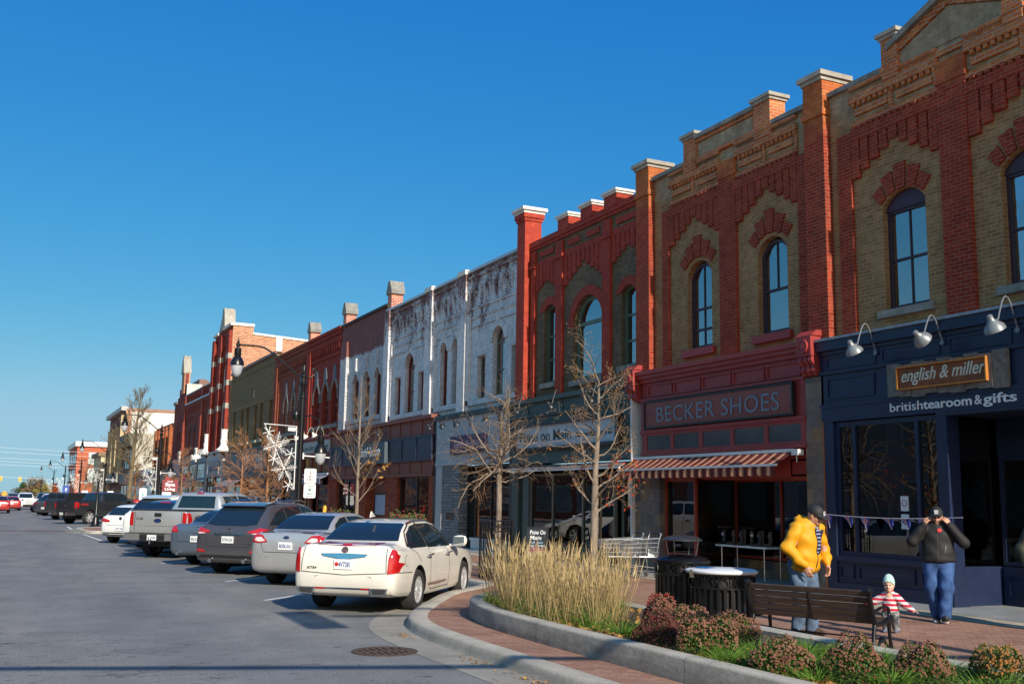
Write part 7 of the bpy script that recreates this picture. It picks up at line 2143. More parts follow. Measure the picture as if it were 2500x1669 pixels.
class Tree:
    def __init__(s, seed, wig=.16, up=.12, twig=.0045, tips=None):
        s.r = random.Random(seed)
        s.big, s.tw, s.tips = MB(), MB(), []
        s.wig, s.up, s.twig = wig, up, twig
    def vec(s, k=1.0):
        return Vector((s.r.gauss(0, k), s.r.gauss(0, k), s.r.gauss(0, k)))
    def branch(s, p, d, L, r, lev, kids, spread, up=None, taper=.35):
        n_ = max(4, int(L / .16)) if lev < 2 else 4
        pts, rr = [p.copy()], [r]
        d = d.normalized()
        for i in range(n_):
            d = (d + s.vec(s.wig * (.6 if lev == 0 else 1)) + UP * (s.up if up is None else up) / n_ * 2).normalized()
            pts.append(pts[-1] + d * L / n_)
            rr.append(max(r * (1 - (1 - taper) * (i + 1) / n_), s.twig * .75))
        (s.big if lev < 2 else s.tw).tube(pts, rr, 8 if lev == 0 else (6 if lev == 1 else 3), 0, lev == 0)
        s.tips.append(pts[-1])
        if lev >= len(kids):
            s.tips += pts[2::2]
            return
        for k in range(kids[lev]):
            u = (k + s.r.uniform(.2, .9)) / kids[lev] * (.82 if lev else .9) + .15
            i = min(int(u * n_), n_ - 1)
            f = u * n_ - i
            q = pts[i].lerp(pts[i + 1], min(max(f, 0), 1))
            t = (pts[i + 1] - pts[i]).normalized()
            side = t.cross(s.vec()).normalized()
            sp = spread[min(lev, len(spread) - 1)]
            dd = (t * math.cos(sp) + side * math.sin(sp)).normalized()
            s.branch(q, dd, L * s.r.uniform(.38, .62) * (1.1 - .45 * u), max(rr[i] * .55, s.twig), lev + 1, kids, spread)
    def done(s, t, bk, tw):
        s.big.build('trunk', bk, t, 60)
        s.tw.build('twigs', tw, t)
    def leaves(s, t, name, m, count, size, region=None, droop=0.0):
        mb = MB()
        src = [q for q in s.tips if region is None or region(q)]
        for k in range(count if src else 0):
            c = s.r.choice(src) + s.vec(.03) - UP * droop
            a = s.vec().normalized() * size * s.r.uniform(.6, 1.2)
            b = a.cross(s.vec()).normalized() * size * .55
            m_ = (a.cross(b)).normalized() * size * .2
            mb.add([c - a, c + b + m_, c + a, c - b + m_, c - a * .3 + b * .9, c - a * .3 - b * .9], [(0, 4, 1, 2), (0, 2, 3, 5)])
        if mb.v:
            mb.build(name, m, t)
# crab apple with fruit and a few scarlet leaves
t = thing('street_tree', 'small leafless tree with tan fruit and a few scarlet leaves, nearest in the planter', 'tree', (10.46, 17.95, .12), 0)
T = Tree(5, .17, .10, .0034)
base = Vector((10.46, 17.95, .10))
T.big.tube([base, base + UP * .05, base + Vector((.0, 0, .8)), base + Vector((.02, 0, 1.55)), base + Vector((.04, .02, 2.3)), base + Vector((.1, 0, 3.2)), base + Vector((.13, .05, 4.0))], [.12, .09, .078, .075, .058, .038, .022], 12)
T.branch(base + Vector((.13, .05, 3.95)), Vector((.08, 0, 1)), 1.15, .022, 1, (0, 8, 4), (.7, .75))
rr = random.Random(8)
for k in range(19):
    u = k / 18
    z = 1.50 + 2.5 * u
    a = k * 2.4 + rr.uniform(-.4, .4)
    el = .62 - .1 * u + rr.uniform(-.2, .2)
    d = Vector((math.cos(a) * math.cos(el), math.sin(a) * math.cos(el), math.sin(el)))
    T.branch(base + Vector((.02 + .04 * u, 0, z)), d, rr.uniform(.9, 1.45) * (1 - .35 * u), .026 - .010 * u, 1, (0, 5, 4), (.7, .8), .15)
T.done(t, BK_GREY, BK_TWIG)
T.leaves(t, 'fruit', L_BUD, 1500, .016)
T.leaves(t, 'scarlet_leaves', L_RED, 46, .045, lambda q: q.z < 2.7 and q.x > 10.5, .03)
T.leaves(t, 'orange_leaves', L_OR, 40, .04, lambda q: q.z < 2.9, .03)
# spreading hawthorn inside the guard
t = thing('street_tree', 'leafless spreading tree with dense tan twigs inside the black tree guard', 'tree', (9.93, 21.2, .12), 0)
T = Tree(21, .26, .0, .0033)
base = Vector((9.9, 21.2, .1))
T.big.tube([base, base + Vector((.0, 0, .5)), base + Vector((.03, 0, 1.5)), base + Vector((.02, 0, 2.45)), base + Vector((.05, 0, 2.9))], [.085, .07, .062, .056, .045], 10)
for k in range(17):
    a = k * 2.399
    u = k / 16
    el = -.05 + .75 * u + rr.uniform(-.1, .15)
    d = Vector((math.cos(a) * math.cos(el), math.sin(a) * math.cos(el), math.sin(el)))
    T.branch(base + Vector((.04, 0, 2.15 + .75 * u)), d, rr.uniform(1.2, 1.9), .026, 1, (0, 7, 4), (.75, .85), .05)
T.branch(base + Vector((.05, 0, 2.85)), Vector((.45, 0, 1)), 1.6, .028, 1, (0, 8, 4), (.6, .7), .2)
T.branch(base + Vector((.05, 0, 2.85)), Vector((.05, 0, 1)), 1.5, .026, 1, (0, 8, 4), (.6, .7), .2)
T.done(t, BK_GREY, BK_TWIG)
# slender maple by the restaurant
t = thing('street_tree', 'slender young maple with a few amber leaves in front of the restaurant', 'tree', (10.5, 33.4, .12), 0)
T = Tree(33, .06, .30, .006)
base = Vector((10.5, 33.4, .1))
T.big.tube([base, base + UP * 1.2, base + UP * 2.4, base + UP * 3.8, base + UP * 5.0, base + UP * 5.8], [.075, .062, .05, .036, .02, .008], 8)
for k in range(17):
    u = k / 16
    a = k * 2.399 + .4
    z = 1.55 + 3.4 * u
    L = 1.75 * (1 - u * .62) * rr.uniform(.8, 1.1)
    d = Vector((math.cos(a) * .8, math.sin(a) * .8, .62 + .5 * u))
    T.branch(base + UP * z, d, L, .018 - .008 * u, 1, (0, 6, 3), (.55, .6), .3)
T.done(t, BK_GREY, BK_TWIG)
T.leaves(t, 'amber_leaves', L_MAPLE, 34, .085, lambda q: q.z < 3.4 and q.x > 10.5, .06)
# far street trees
def bushy(seed, loc, h, spread, bk, label, kids=(0, 8, 5), n_=22, lowk=.22):
    t = thing('street_tree', label, 'tree', loc, 0, 'bare street trees along the pavement')
    T = Tree(seed, .16, .12, .009)
    base = Vector(loc)
    q = random.Random(seed)
    T.big.tube([base, base + UP * h * .3, base + UP * h * .6, base + UP * h * .97], [.09, .07, .045, .012], 8)
    for k in range(n_):
        u = k / (n_ - 1)
        a = k * 2.399 + seed
        el = .15 + .9 * u
        d = Vector((math.cos(a) * math.cos(el), math.sin(a) * math.cos(el), math.sin(el)))
        T.branch(base + UP * h * (lowk + .68 * u), d, spread * q.uniform(.7, 1.15) * (1 - .5 * u), .022, 1, kids, (.6, .7), .1)
    T.done(t, bk, bk)
    return t
bushy(41, (11.0, 54.6, .12), 4.6, 1.9, BK_RUST, 'bare rust twigged street tree in front of the grey pilastered front')
bushy(43, (10.2, 45.2, .12), 4.3, 1.6, BK_RUST, 'bare rust twigged street tree left of the nearest lamp post')
bushy(47, (10.6, 72.0, .12), 4.6, 1.7, BK_RUST, 'bare rust twigged street tree beside the second lamp')
bushy(53, (10.3, 96.0, .12), 4.2, 1.6, BK_RUST, 'bare low street tree near the post box')
bushy(59, (10.0, 128, .12), 5.0, 2.2, BK_DARK, 'bare dark street tree before the low blue grey shop')
bushy(61, (10.0, 152, .12), 6.0, 2.4, BK_DARK, 'bare dark street tree before the brown cornice building')
t = thing('street_tree', 'tall bare tree with dark trunk rising above the white side wall', 'tree', (8.5, 83.5, .12), 0)
T = Tree(71, .10, .22, .012)
base = Vector((8.45, 82.5, .1))
T.big.tube([base, base + UP * .6, base + Vector((.05, 0, 3)), base + Vector((.12, 0, 5.2)), base + Vector((.22, 0, 7.2)), base + Vector((.36, 0, 9.3))], [.26, .19, .16, .13, .08, .02], 10)
for k in range(30):
    u = k / 29
    a = k * 2.399 + 1
    z = 2.6 + 6.4 * u
    d = Vector((math.cos(a) * .85, math.sin(a) * .85, .55 + .4 * u))
    T.branch(base + Vector((.05 + .28 * u, 0, z)), d, rr.uniform(2.0, 3.1) * (1 - .62 * u), .055 - .035 * u, 1, (0, 9, 5), (.5, .6), .25)
T.done(t, BK_DARK, BK_DARK)
def far_tree(label, loc, w, h, col, col2, n_=900, trunk=True, cone=False, size=.35):
    t = thing('distant_tree', label, 'tree', loc, 0, 'trees at the far end of the street')
    q = random.Random(int(loc[0] * 31 + loc[1]))
    x, y, z = loc
    MB().tube([(x, y, z), (x, y, z + h * .35), (x + .1, y, z + h * .8)], [w * .06, w * .05, w * .015], 6).build('trunk', BK_DARK, t)
    cl = [(q.gauss(0, .42), q.gauss(0, .42), q.uniform(.3, .92)) for _ in range(26)]
    mb = MB()
    for k in range(n_):
        if cone:
            u = q.random() ** .7
            c = Vector((x + q.gauss(0, .30) * w * (1 - u * .9), y + q.gauss(0, .30) * w * (1 - u * .9), z + h * (.12 + .88 * u)))
        else:
            a = q.choice(cl)
            c = Vector((x + (a[0] + q.gauss(0, .13)) * w * .62, y + (a[1] + q.gauss(0, .13)) * w * .62, z + h * (a[2] + q.gauss(0, .07))))
        d = Vector((q.gauss(0, 1), q.gauss(0, 1), q.gauss(0, 1))).normalized() * size * q.uniform(.5, 1.2)
        e = d.orthogonal().normalized() * size * .5
        mb.add([c - d, c + e, c + d, c - e], [(0, 1, 2, 3)])
    mb.build('crown', leafmat('foliage_' + ''.join('%02d' % int(v * 99) for v in col), col, col2), t)
far_tree('dark green evergreen tree at the far end of the street', (6.1, 380, -.1), 5.0, 5.2, (.035, .075, .03), (.06, .11, .04), 1000, cone=True)
far_tree('smaller dark green evergreen left of the tawny tree', (14.0, 372, -.1), 4.0, 4.2, (.045, .10, .03), (.08, .15, .04), 700, cone=True)
far_tree('broad tawny tree behind the far traffic light pole', (9.8, 360, -.1), 7.5, 6.6, (.20, .13, .06), (.28, .19, .09), 1500)
far_tree('orange red tree below the fifth lamp', (13.6, 330, -.1), 3.2, 4.6, (.36, .08, .025), (.45, .13, .04), 700, cone=True)
far_tree('low orange bush at the far kerb', (12.2, 328, -.1), 2.6, 2.2, (.42, .10, .03), (.50, .16, .05), 500)
far_tree('low purple brown shrub before the lake', (3.2, 420, -.1), 9, 2.2, (.10, .06, .065), (.15, .09, .085), 600)
far_tree('grey brown thicket right of the evergreen', (8.2, 400, -.1), 7, 3.6, (.13, .10, .085), (.2, .16, .12), 900)
far_tree('yellowing tree behind the far lamps', (12.0, 352, -.1), 4.5, 4.4, (.22, .19, .05), (.32, .26, .07), 800)

# planter planting
def scatter(mb, n_, fn):
    for k in range(n_):
        fn(mb)
q = random.Random(99)
def inside_planter(x, y):
    return in_poly((x, y), PLI)
PLI = offset_path(PL, .24)
def blade(mb, p, d, L, w, bend, seg=4, tipw=.15):
    """one flat leaf that arches over"""
    side = Vector((-d.y, d.x, 0)).normalized() if abs(d.x) + abs(d.y) > 1e-4 else Vector((1, 0, 0))
    a = q.uniform(0, math.pi)
    side = Vector((math.cos(a), math.sin(a), 0))
    vv = []
    for i in range(seg + 1):
        u = i / seg
        c = p + d * L * u + Vector((d.x, d.y, 0)) * bend * L * u * u - UP * bend * .6 * L * u * u
        ww = w * (1 - (1 - tipw) * u)
        vv += [c - side * ww, c + side * ww]
    mb.add(vv, [(2 * i, 2 * i + 1, 2 * i + 3, 2 * i + 2) for i in range(seg)])
straw, green, heads = MB(), MB(), MB()
clumps = []
for _ in range(400):
    if len(clumps) >= 27:
        break
    x, y = q.uniform(6.3, 8.3), q.uniform(11.1, 15.4)
    if inside_planter(x, y) and x < .615 * y and all(math.dist((x, y), c) > .30 for c in clumps):
        clumps.append((x, y))
for cx, cy in clumps:
    hs = q.uniform(.58, .98) * (1.0 - .10 * (cy < 11.6))
    for k in range(46):
        a, r_ = q.uniform(0, 2 * math.pi), abs(q.gauss(0, .085))
        p = Vector((cx + r_ * math.cos(a), cy + r_ * math.sin(a), .29))
        if not inside_planter(p.x, p.y):
            continue
        lean = .06 + r_ * 1.3 + abs(q.gauss(0, .11))
        d = Vector((math.cos(a) * lean, math.sin(a) * lean, 1)).normalized()
        L = hs * q.uniform(.70, 1.06)
        blade(straw, p, d, L, .0042, .05, 3, .5)
        if q.random() < .55:
            e = p + d * L + Vector((d.x, d.y, 0)) * .05 * L - UP * .03 * L
            hd = (d + Vector((q.gauss(0, .08), q.gauss(0, .08), 0))).normalized()
            hl = q.uniform(.16, .26)
            for j in range(2):
                blade(heads, e - hd * .04, hd, hl, .0085, .0, 3, .12)
    for k in range(60):
        a, r_ = q.uniform(0, 2 * math.pi), abs(q.gauss(0, .10))
        p = Vector((cx + r_ * math.cos(a), cy + r_ * math.sin(a), .29))
        if not inside_planter(p.x, p.y):
            continue
        lean = .35 + q.uniform(0, .7)
        d = Vector((math.cos(a) * lean, math.sin(a) * lean, 1)).normalized()
        blade(green if q.random() < .78 else straw, p, d, q.uniform(.25, .60), .0055, .55, 4, .1)
tag(straw.build('ornamental_grass', leafmat('straw_blades', (.34, .24, .10), (.46, .35, .17))), 'tall straw coloured feather reed grass filling the end of the planter', 'grass', kind='stuff')
tag(heads.build('grass_plumes', leafmat('straw_plumes', (.50, .37, .17), (.62, .48, .26))), 'pale narrow seed plumes on the tall planter grass', 'grass', kind='stuff')
for cx, cy, n_ in ((6.62, 10.67, 260), (6.42, 8.45, 260), (6.60, 8.25, 220), (7.55, 8.6, 260), (7.65, 7.8, 240), (7.0, 6.95, 240), (7.9, 7.2, 160), (7.2, 8.3, 200), (7.0, 9.3, 160), (6.95, 7.7, 160), (7.0, 8.7, 160), (6.9, 10.4, 120), (6.5, 7.3, 140), (6.5, 11.3, 120), (7.4, 6.3, 160)):
    for k in range(n_):
        a, r_ = q.uniform(0, 2 * math.pi), abs(q.gauss(0, .12))
        p = Vector((cx + r_ * math.cos(a), cy + r_ * math.sin(a), .29))
        if not inside_planter(p.x, p.y):
            continue
        lean = .3 + q.uniform(0, 1.0)
        d = Vector((math.cos(a) * lean, math.sin(a) * lean, 1)).normalized()
        blade(green, p, d, q.uniform(.20, .38), .0062, .6, 4, .1)
tag(green.build('green_grass', leafmat('green_blades', (.075, .17, .018), (.15, .28, .035))), 'bright green arching grass tufts between the mums and under the tall grass', 'grass', kind='stuff')
dl = MB()
for k in range(1500):
    for _ in range(20):
        if q.random() < .5:
            x, y = q.uniform(6.1, 8.4), q.uniform(5.5, 15.5)
        else:
            x = 6.32 + abs(q.gauss(0, .14)); y = q.uniform(6.5, 14.2)
        if inside_planter(x, y):
            break
    c = Vector((x, y, .30 + abs(q.gauss(0, .022))))
    d = Vector((q.gauss(0, 1), q.gauss(0, 1), q.gauss(0, .35))).normalized() * q.uniform(.025, .055)
    e = d.cross(UP + Vector((q.gauss(0, .3), q.gauss(0, .3), 0))).normalized() * d.length * .65
    up = UP * q.uniform(.0, .02)
    dl.add([c - d, c + e + up, c + d, c - e + up], [(0, 1, 2, 3)])
for (gx, gy, n_) in ((4.98, 13.6, 26), (5.0, 11.2, 34), (5.02, 9.7, 50), (5.0, 10.5, 8), (4.7, 9.9, 5)):
    for k in range(n_):
        c = Vector((gx + q.gauss(0, .045), gy + q.gauss(0, .20), .012 + abs(q.gauss(0, .012))))
        d = Vector((q.gauss(0, 1), q.gauss(0, 1), q.gauss(0, .3))).normalized() * q.uniform(.015, .035)
        e = d.cross(UP + Vector((q.gauss(0, .3), 0, 0))).normalized() * d.length * .6
        dl.add([c - d, c + e, c + d, c - e], [(0, 1, 2, 3)])
tag(dl.build('fallen_leaves', leafmat('dry_leaf', (.36, .17, .05), (.52, .31, .11))), 'dry tan leaves lying in the planter and along the gutter', 'leaves', kind='stuff')
LF = leafmat('mum_leaf', (.055, .105, .022), (.11, .18, .035))
LFD = leafmat('dry_mum_leaf', (.11, .085, .045), (.17, .12, .06))
F_BR = leafmat('faded_mum_bloom', (.20, .080, .050), (.30, .145, .095))
F_RD = leafmat('red_mum_bloom', (.33, .012, .018), (.45, .035, .03))
F_DK = leafmat('withered_mum_bloom', (.10, .028, .025), (.18, .05, .04))
F_RU = leafmat('rust_mum_bloom', (.30, .12, .03), (.40, .20, .06))
def mum(label, x, y, r, h, bl, lf, red=0.0, seed=0, cover=.55):
    r, h = r * .76, h * 1.02
    t = thing('mum_bush', label, 'plant', (x, y, .28), 0, 'mum bushes in the planter')
    g = random.Random(seed)
    fo, fl, fr = MB(), MB(), MB()
    def dome():
        a = g.uniform(0, 2 * math.pi)
        v = g.random()
        el = math.asin(min(1, v))
        k = 1 + .12 * math.sin(3 * a + seed) + .08 * math.sin(5 * el + seed)
        return Vector((math.cos(a) * math.cos(el) * r * k, math.sin(a) * math.cos(el) * r * k, .04 + math.sin(el) * h * k)), Vector((math.cos(a) * math.cos(el), math.sin(a) * math.cos(el), math.sin(el) + .2)).normalized()
    O = Vector((x, y, .29))
    for k in range(2300):
        p, nn = dome()
        p = p * g.uniform(.55, 1.0) if g.random() < .45 else p * g.uniform(.9, 1.02)
        d = (nn + Vector((g.gauss(0, .7), g.gauss(0, .7), g.gauss(0, .6)))).normalized() * g.uniform(.013, .026)
        e = d.cross(nn + Vector((.01, .3, .2))).normalized() * d.length * .5
        c = O + p
        fo.add([c - d * .4, c + e, c + d, c - e], [(0, 1, 2, 3)])
    for k in range(int(1500 * cover)):
        p, nn = dome()
        if p.z < h * (1 - cover) * .9 + g.gauss(0, .04):
            continue
        c = O + p * g.uniform(.97, 1.06)
        mbx = fr if (red and (p.x * .3 + p.y > r * (1 - 2 * red) + g.gauss(0, .05))) else fl
        u = nn.orthogonal().normalized()
        w = nn.cross(u)
        rad = g.uniform(.010, .017)
        ring_ = [c + (u * math.cos(j * math.pi / 3) + w * math.sin(j * math.pi / 3)) * rad - nn * rad * .5 for j in range(6)]
        mbx.add([c + nn * rad * .5] + ring_, [(0, 1 + j, 1 + (j + 1) % 6) for j in range(6)])
    for k in range(22):
        a = g.uniform(0, 6.28)
        fo.tube([O, O + Vector((math.cos(a) * r * .5, math.sin(a) * r * .5, h * .5))], .004, 3)
    fo.build('foliage', lf, t)
    fl.build('blooms', bl, t)
    if fr.v:
        fr.build('red_blooms', F_RD, t)
mum('withered dark red mum with dry brown leaves, beside the tall grass', 6.52, 9.75, .34, .30, F_DK, LFD, .22, 1, .7)
mum('mum with crimson blooms left of the white lidded bin', 7.20, 10.75, .32, .36, F_BR, LFD, .5, 2, .7)
mum('tawny mum at the foot of the white lidded bin', 7.1, 10.05, .34, .32, F_BR, LF, 0, 3, .7)
mum('big tawny mum in front of the black bins, at the front kerb', 6.55, 9.0, .42, .38, F_BR, LF, 0, 4, .62)
mum('tawny mum against the left end of the bench', 7.35, 9.6, .40, .30, F_BR, LF, 0, 5, .6)
mum('tawny mum with fresh green base, below the bench middle at the front kerb', 6.52, 7.75, .36, .28, F_BR, LF, 0, 6, .55)
mum('tawny mum topped with crimson blooms below the right end of the bench', 6.88, 7.22, .36, .34, F_BR, LF, .17, 7, .5)
mum('tawny mum with crimson tips right of the bench', 7.50, 7.05, .35, .26, F_BR, LF, .12, 8, .55)
mum('rusty green mum at the far right of the planter', 7.98, 6.68, .33, .27, F_RU, LF, 0, 9, .35)
t = thing('leafy_plant', 'broad leaved light green plant between the tawny mums', 'plant', (6.48, 8.12, .29))
mb = MB()
for k in range(16):
    a = k * 2.4
    L = q.uniform(.13, .22)
    el = .25 + .9 * k / 16
    d = Vector((math.cos(a) * math.cos(el), math.sin(a) * math.cos(el), math.sin(el)))
    s_ = Vector((-math.sin(a), math.cos(a), 0))
    p0 = Vector((6.45, 8.1, .31))
    vv = []
    for i in range(6):
        u = i / 5
        c = p0 + d * L * u - UP * .10 * u * u
        w = .045 * math.sin(math.pi * min(u * .85 + .12, 1))
        vv += [c - s_ * w + UP * w * .3, c, c + s_ * w + UP * w * .3]
    mb.add(vv, [(3 * i + j, 3 * i + j + 1, 3 * i + j + 4, 3 * i + j + 3) for i in range(5) for j in range(2)])
mb.build('leaves', leafmat('broad_leaf', (.14, .26, .045), (.22, .36, .08)), t, 180)
# little planted bed on the far kerb extension
t = thing('kerb_planter', 'small pale kerbed bed of olive ground cover on the far kerb extension', 'planter', (5.6, 59.6, .12))
MB().prism([(4.9, 58.4), (8.4, 61.6), (8.4, 60.0), (5.6, 57.4)], .12, .42, 'z').build('kerb_ring', M_SLAB, t)
mb = MB()
for k in range(900):
    u, v = q.random(), q.random()
    c = Vector((5.1 + 3.1 * u + .5 * v, 58.3 + 2.9 * u - .8 * v, .45 + abs(q.gauss(0, .12))))
    d = Vector((q.gauss(0, 1), q.gauss(0, 1), q.gauss(0, 1))).normalized() * .07
    e = d.orthogonal() * .6
    mb.add([c - d, c + e, c + d, c - e], [(0, 1, 2, 3)])
mb.build('ground_cover', leafmat('olive_cover', (.12, .13, .03), (.22, .20, .05)), t)
# far shore strip and shrubs hiding the end of the street
sh = MB()
for k in range(1600):
    x = q.uniform(-60, 70)
    c = Vector((x, q.uniform(430, 520), abs(q.gauss(.2, .5))))
    d = Vector((q.gauss(0, 1), q.gauss(0, 1), q.gauss(0, 1))).normalized() * q.uniform(.4, .9)
    e = d.orthogonal().normalized() * .5
    sh.add([c - d, c + e, c + d, c - e], [(0, 1, 2, 3)])
tag(sh.build('shore_scrub', leafmat('shore_scrub_leaf', (.17, .13, .08), (.25, .21, .13))), 'low tawny scrub along the lake shore', 'scrub', kind='stuff')
# ------------------------------------------------------------------ people (local frame: +x ahead, +y to their left, z up from the sole)
class Flesh:
    """smooth blend of tapered limbs and ellipsoids turned into one continuous skin"""
    def __init__(s, lo, hi, h):
        s.h, s.lo = h, np.array(lo, float)
        s.n = np.ceil((np.array(hi) - s.lo) / h).astype(int) + 1
        s.g = np.full(s.n, .2, np.float32)
    def box_(s, lo, hi, pad):
        a = np.clip(((np.array(lo) - pad - s.lo) / s.h).astype(int), 0, s.n - 1)
        b = np.clip(((np.array(hi) + pad - s.lo) / s.h).astype(int) + 2, 1, s.n)
        ax_ = [s.lo[i] + s.h * np.arange(a[i], b[i]) for i in range(3)]
        return tuple(slice(a[i], b[i]) for i in range(3)), np.stack(np.meshgrid(*ax_, indexing='ij'), -1).astype(np.float32)
    def mix(s, sl, d, k, sub=False):
        g = s.g[sl]
        if sub:
            s.g[sl] = np.maximum(g, -d)
            return
        t = np.clip(.5 + .5 * (g - d) / k, 0, 1)
        s.g[sl] = g + (d - g) * t - k * t * (1 - t)
    def limb(s, pts, rr, k=.02):
        for a, b, ra, rb in zip(pts[:-1], pts[1:], rr[:-1], rr[1:]):
            a, b = np.array(a, np.float32), np.array(b, np.float32)
            m = max(ra, rb)
            sl, P = s.box_(np.minimum(a, b) - m, np.maximum(a, b) + m, k + 3 * s.h)
            if P.size == 0:
                continue
            ab = b - a
            t = np.clip(((P - a) @ ab) / max(float(ab @ ab), 1e-9), 0, 1)
            d = np.linalg.norm(P - a - t[..., None] * ab, axis=-1) - (ra + (rb - ra) * t)
            s.mix(sl, d, k)
        return s
    def ball(s, c, r, k=.02, M=None, sub=False):
        c, r = np.array(c, np.float32), np.array(r, np.float32)
        m = float(r.max())
        sl, P = s.box_(c - m, c + m, k + 3 * s.h)
        q = P - c
        if M is not None:
            q = q @ np.array(M, np.float32)
        q = q / r
        l = np.linalg.norm(q, axis=-1)
        g2 = np.linalg.norm(q / r, axis=-1)
        s.mix(sl, np.where(g2 > 1e-6, l * (l - 1) / np.maximum(g2, 1e-6), -r.min()), k, sub)
        return s
    def crease(s, amp, f=34.0, seed=0.0):
        ax_ = [s.lo[i] + s.h * np.arange(s.n[i]) for i in range(3)]
        X, Y, Z = np.meshgrid(*ax_, indexing='ij')
        s.g += (amp * (np.sin(f * (Z + .35 * X + .45 * Y) + 2.2 * np.sin(9 * Y + seed) + 1.7 * np.sin(11 * X + 1)) * np.sin(13 * (Y - X) + seed) + .5 * amp * np.sin(61 * Z + 25 * Y + 4 * np.sin(17 * X)))).astype(np.float32)
        return s
    def cut(s, below=None, above=None):
        Z = s.lo[2] + s.h * np.arange(s.n[2])
        if below is not None:
            s.g = np.maximum(s.g, (below - Z)[None, None, :].astype(np.float32))
        if above is not None:
            s.g = np.maximum(s.g, (Z - above)[None, None, :].astype(np.float32))
        return s
    def mesh(s):
        g = s.g
        ins = g < 0
        n = s.n
        corners = [(i, j, k) for i in (0, 1) for j in (0, 1) for k in (0, 1)]
        sl = lambda o: g[o[0]:n[0] - 1 + o[0], o[1]:n[1] - 1 + o[1], o[2]:n[2] - 1 + o[2]]
        cnt = sum((sl(o) < 0).astype(np.int8) for o in corners)
        act = (cnt > 0) & (cnt < 8)
        idx = np.argwhere(act)
        ids = np.full(act.shape, -1, np.int64)
        ids[act] = np.arange(len(idx))
        acc, num = np.zeros((len(idx), 3)), np.zeros(len(idx))
        for a in corners:
            for ax_ in range(3):
                if a[ax_]:
                    continue
                b = list(a); b[ax_] = 1
                va = g[tuple((idx + a).T)]
                vb = g[tuple((idx + b).T)]
                m = (va < 0) != (vb < 0)
                t = np.where(m, va / np.where(m, va - vb, 1), 0)
                p = np.array(a, float)[None, :].repeat(len(idx), 0)
                p[:, ax_] += t
                acc[m] += p[m]
                num[m] += 1
        V = s.lo + s.h * (idx + acc / num[:, None])
        F = []
        for ax_ in range(3):
            o = [0, 0, 0]; o[ax_] = 1
            A = ins[:n[0] - o[0], :n[1] - o[1], :n[2] - o[2]]
            B = ins[o[0]:, o[1]:, o[2]:]
            e = np.argwhere(A != B)
            u, w = [(1, 2), (2, 0), (0, 1)][ax_]
            e = e[(e[:, u] > 0) & (e[:, w] > 0) & (e[:, u] < n[u] - 1) & (e[:, w] < n[w] - 1)]
            q = []
            for du, dw in ((1, 1), (0, 1), (0, 0), (1, 0)):
                c = e.copy(); c[:, u] -= du; c[:, w] -= dw
                q.append(ids[tuple(c.T)])
            q = np.stack(q, 1)
            fl = A[tuple(e.T)]
            q[~fl] = q[~fl][:, ::-1]
            F.append(q)
        F = np.concatenate(F)
        F = F[(F >= 0).all(1)]
        return V, F
    def build(s, name, m, parent):
        V, F = s.mesh()
        mb = MB()
        mb.v = [tuple(v) for v in V.tolist()]
        mb.f = [tuple(f) for f in F.tolist()]
        mb.m = [0] * len(mb.f)
        o = mb.build(name, m, parent, 180, True)
        s.bvh = BVHTree.FromPolygons([Vector(v) for v in mb.v], mb.f)
        return o
def hand(f, w, d, n, side, z=1.0, curl=.5, k=.006):
    """palm, four unequal bent fingers and a thumb leaving the side of the palm; n is the palm normal"""
    w, d, n = Vector(w), Vector(d).normalized(), Vector(n)
    n = (n - d * n.dot(d)).normalized()
    s_ = d.cross(n) * side
    for q in (-.026, -.009, .009, .026):
        f.limb([w + s_ * q * .6 * z, w + d * .085 * z + s_ * q * z], [.020 * z, .013 * z], .012 * z)
    for i, (q, L) in enumerate(((.029, .066), (.010, .076), (-.010, .071), (-.028, .056))):
        b = w + d * .088 * z + s_ * q * z
        a1, a2 = curl * (.75 + .12 * i), curl * (1.5 + .2 * i)
        d1 = d * math.cos(a1) + n * math.sin(a1) + s_ * q * 1.5
        d2 = d * math.cos(a2) + n * math.sin(a2)
        m = b + d1 * L * .52 * z
        f.limb([b - d * .012 * z, m, m + d2 * L * .50 * z], [.0098 * z, .0090 * z, .0070 * z], k * z)
    t0 = w + d * .025 * z + s_ * .026 * z
    t1 = t0 + (d * .55 + s_ * .75 + n * .35).normalized() * .042 * z
    f.limb([t0, t1, t1 + (d * .85 + s_ * .25 + n * .45).normalized() * .034 * z], [.014 * z, .0105 * z, .0085 * z], .007 * z)
SK = mat('skin', (.52, .27, .18), .55, 0, .4, var=.12, vs=14)
SKC = mat('child_skin', (.62, .36, .27), .55, 0, .4, var=.08, vs=14)
def denim(name, c):
    n = NT(name)
    p = n.obj()
    f = n.noise(p, 9, 5, .6)
    col = n.mix(n.ramp(f, [(.35, 0), (.7, 1)]), c, tuple(min(1, x * 1.9 + .015) for x in c))
    return n.surf(n.bsdf(col, .85, 0, .2, 0, n.bump(n.noise(p, 60, 4), .4, .004)))
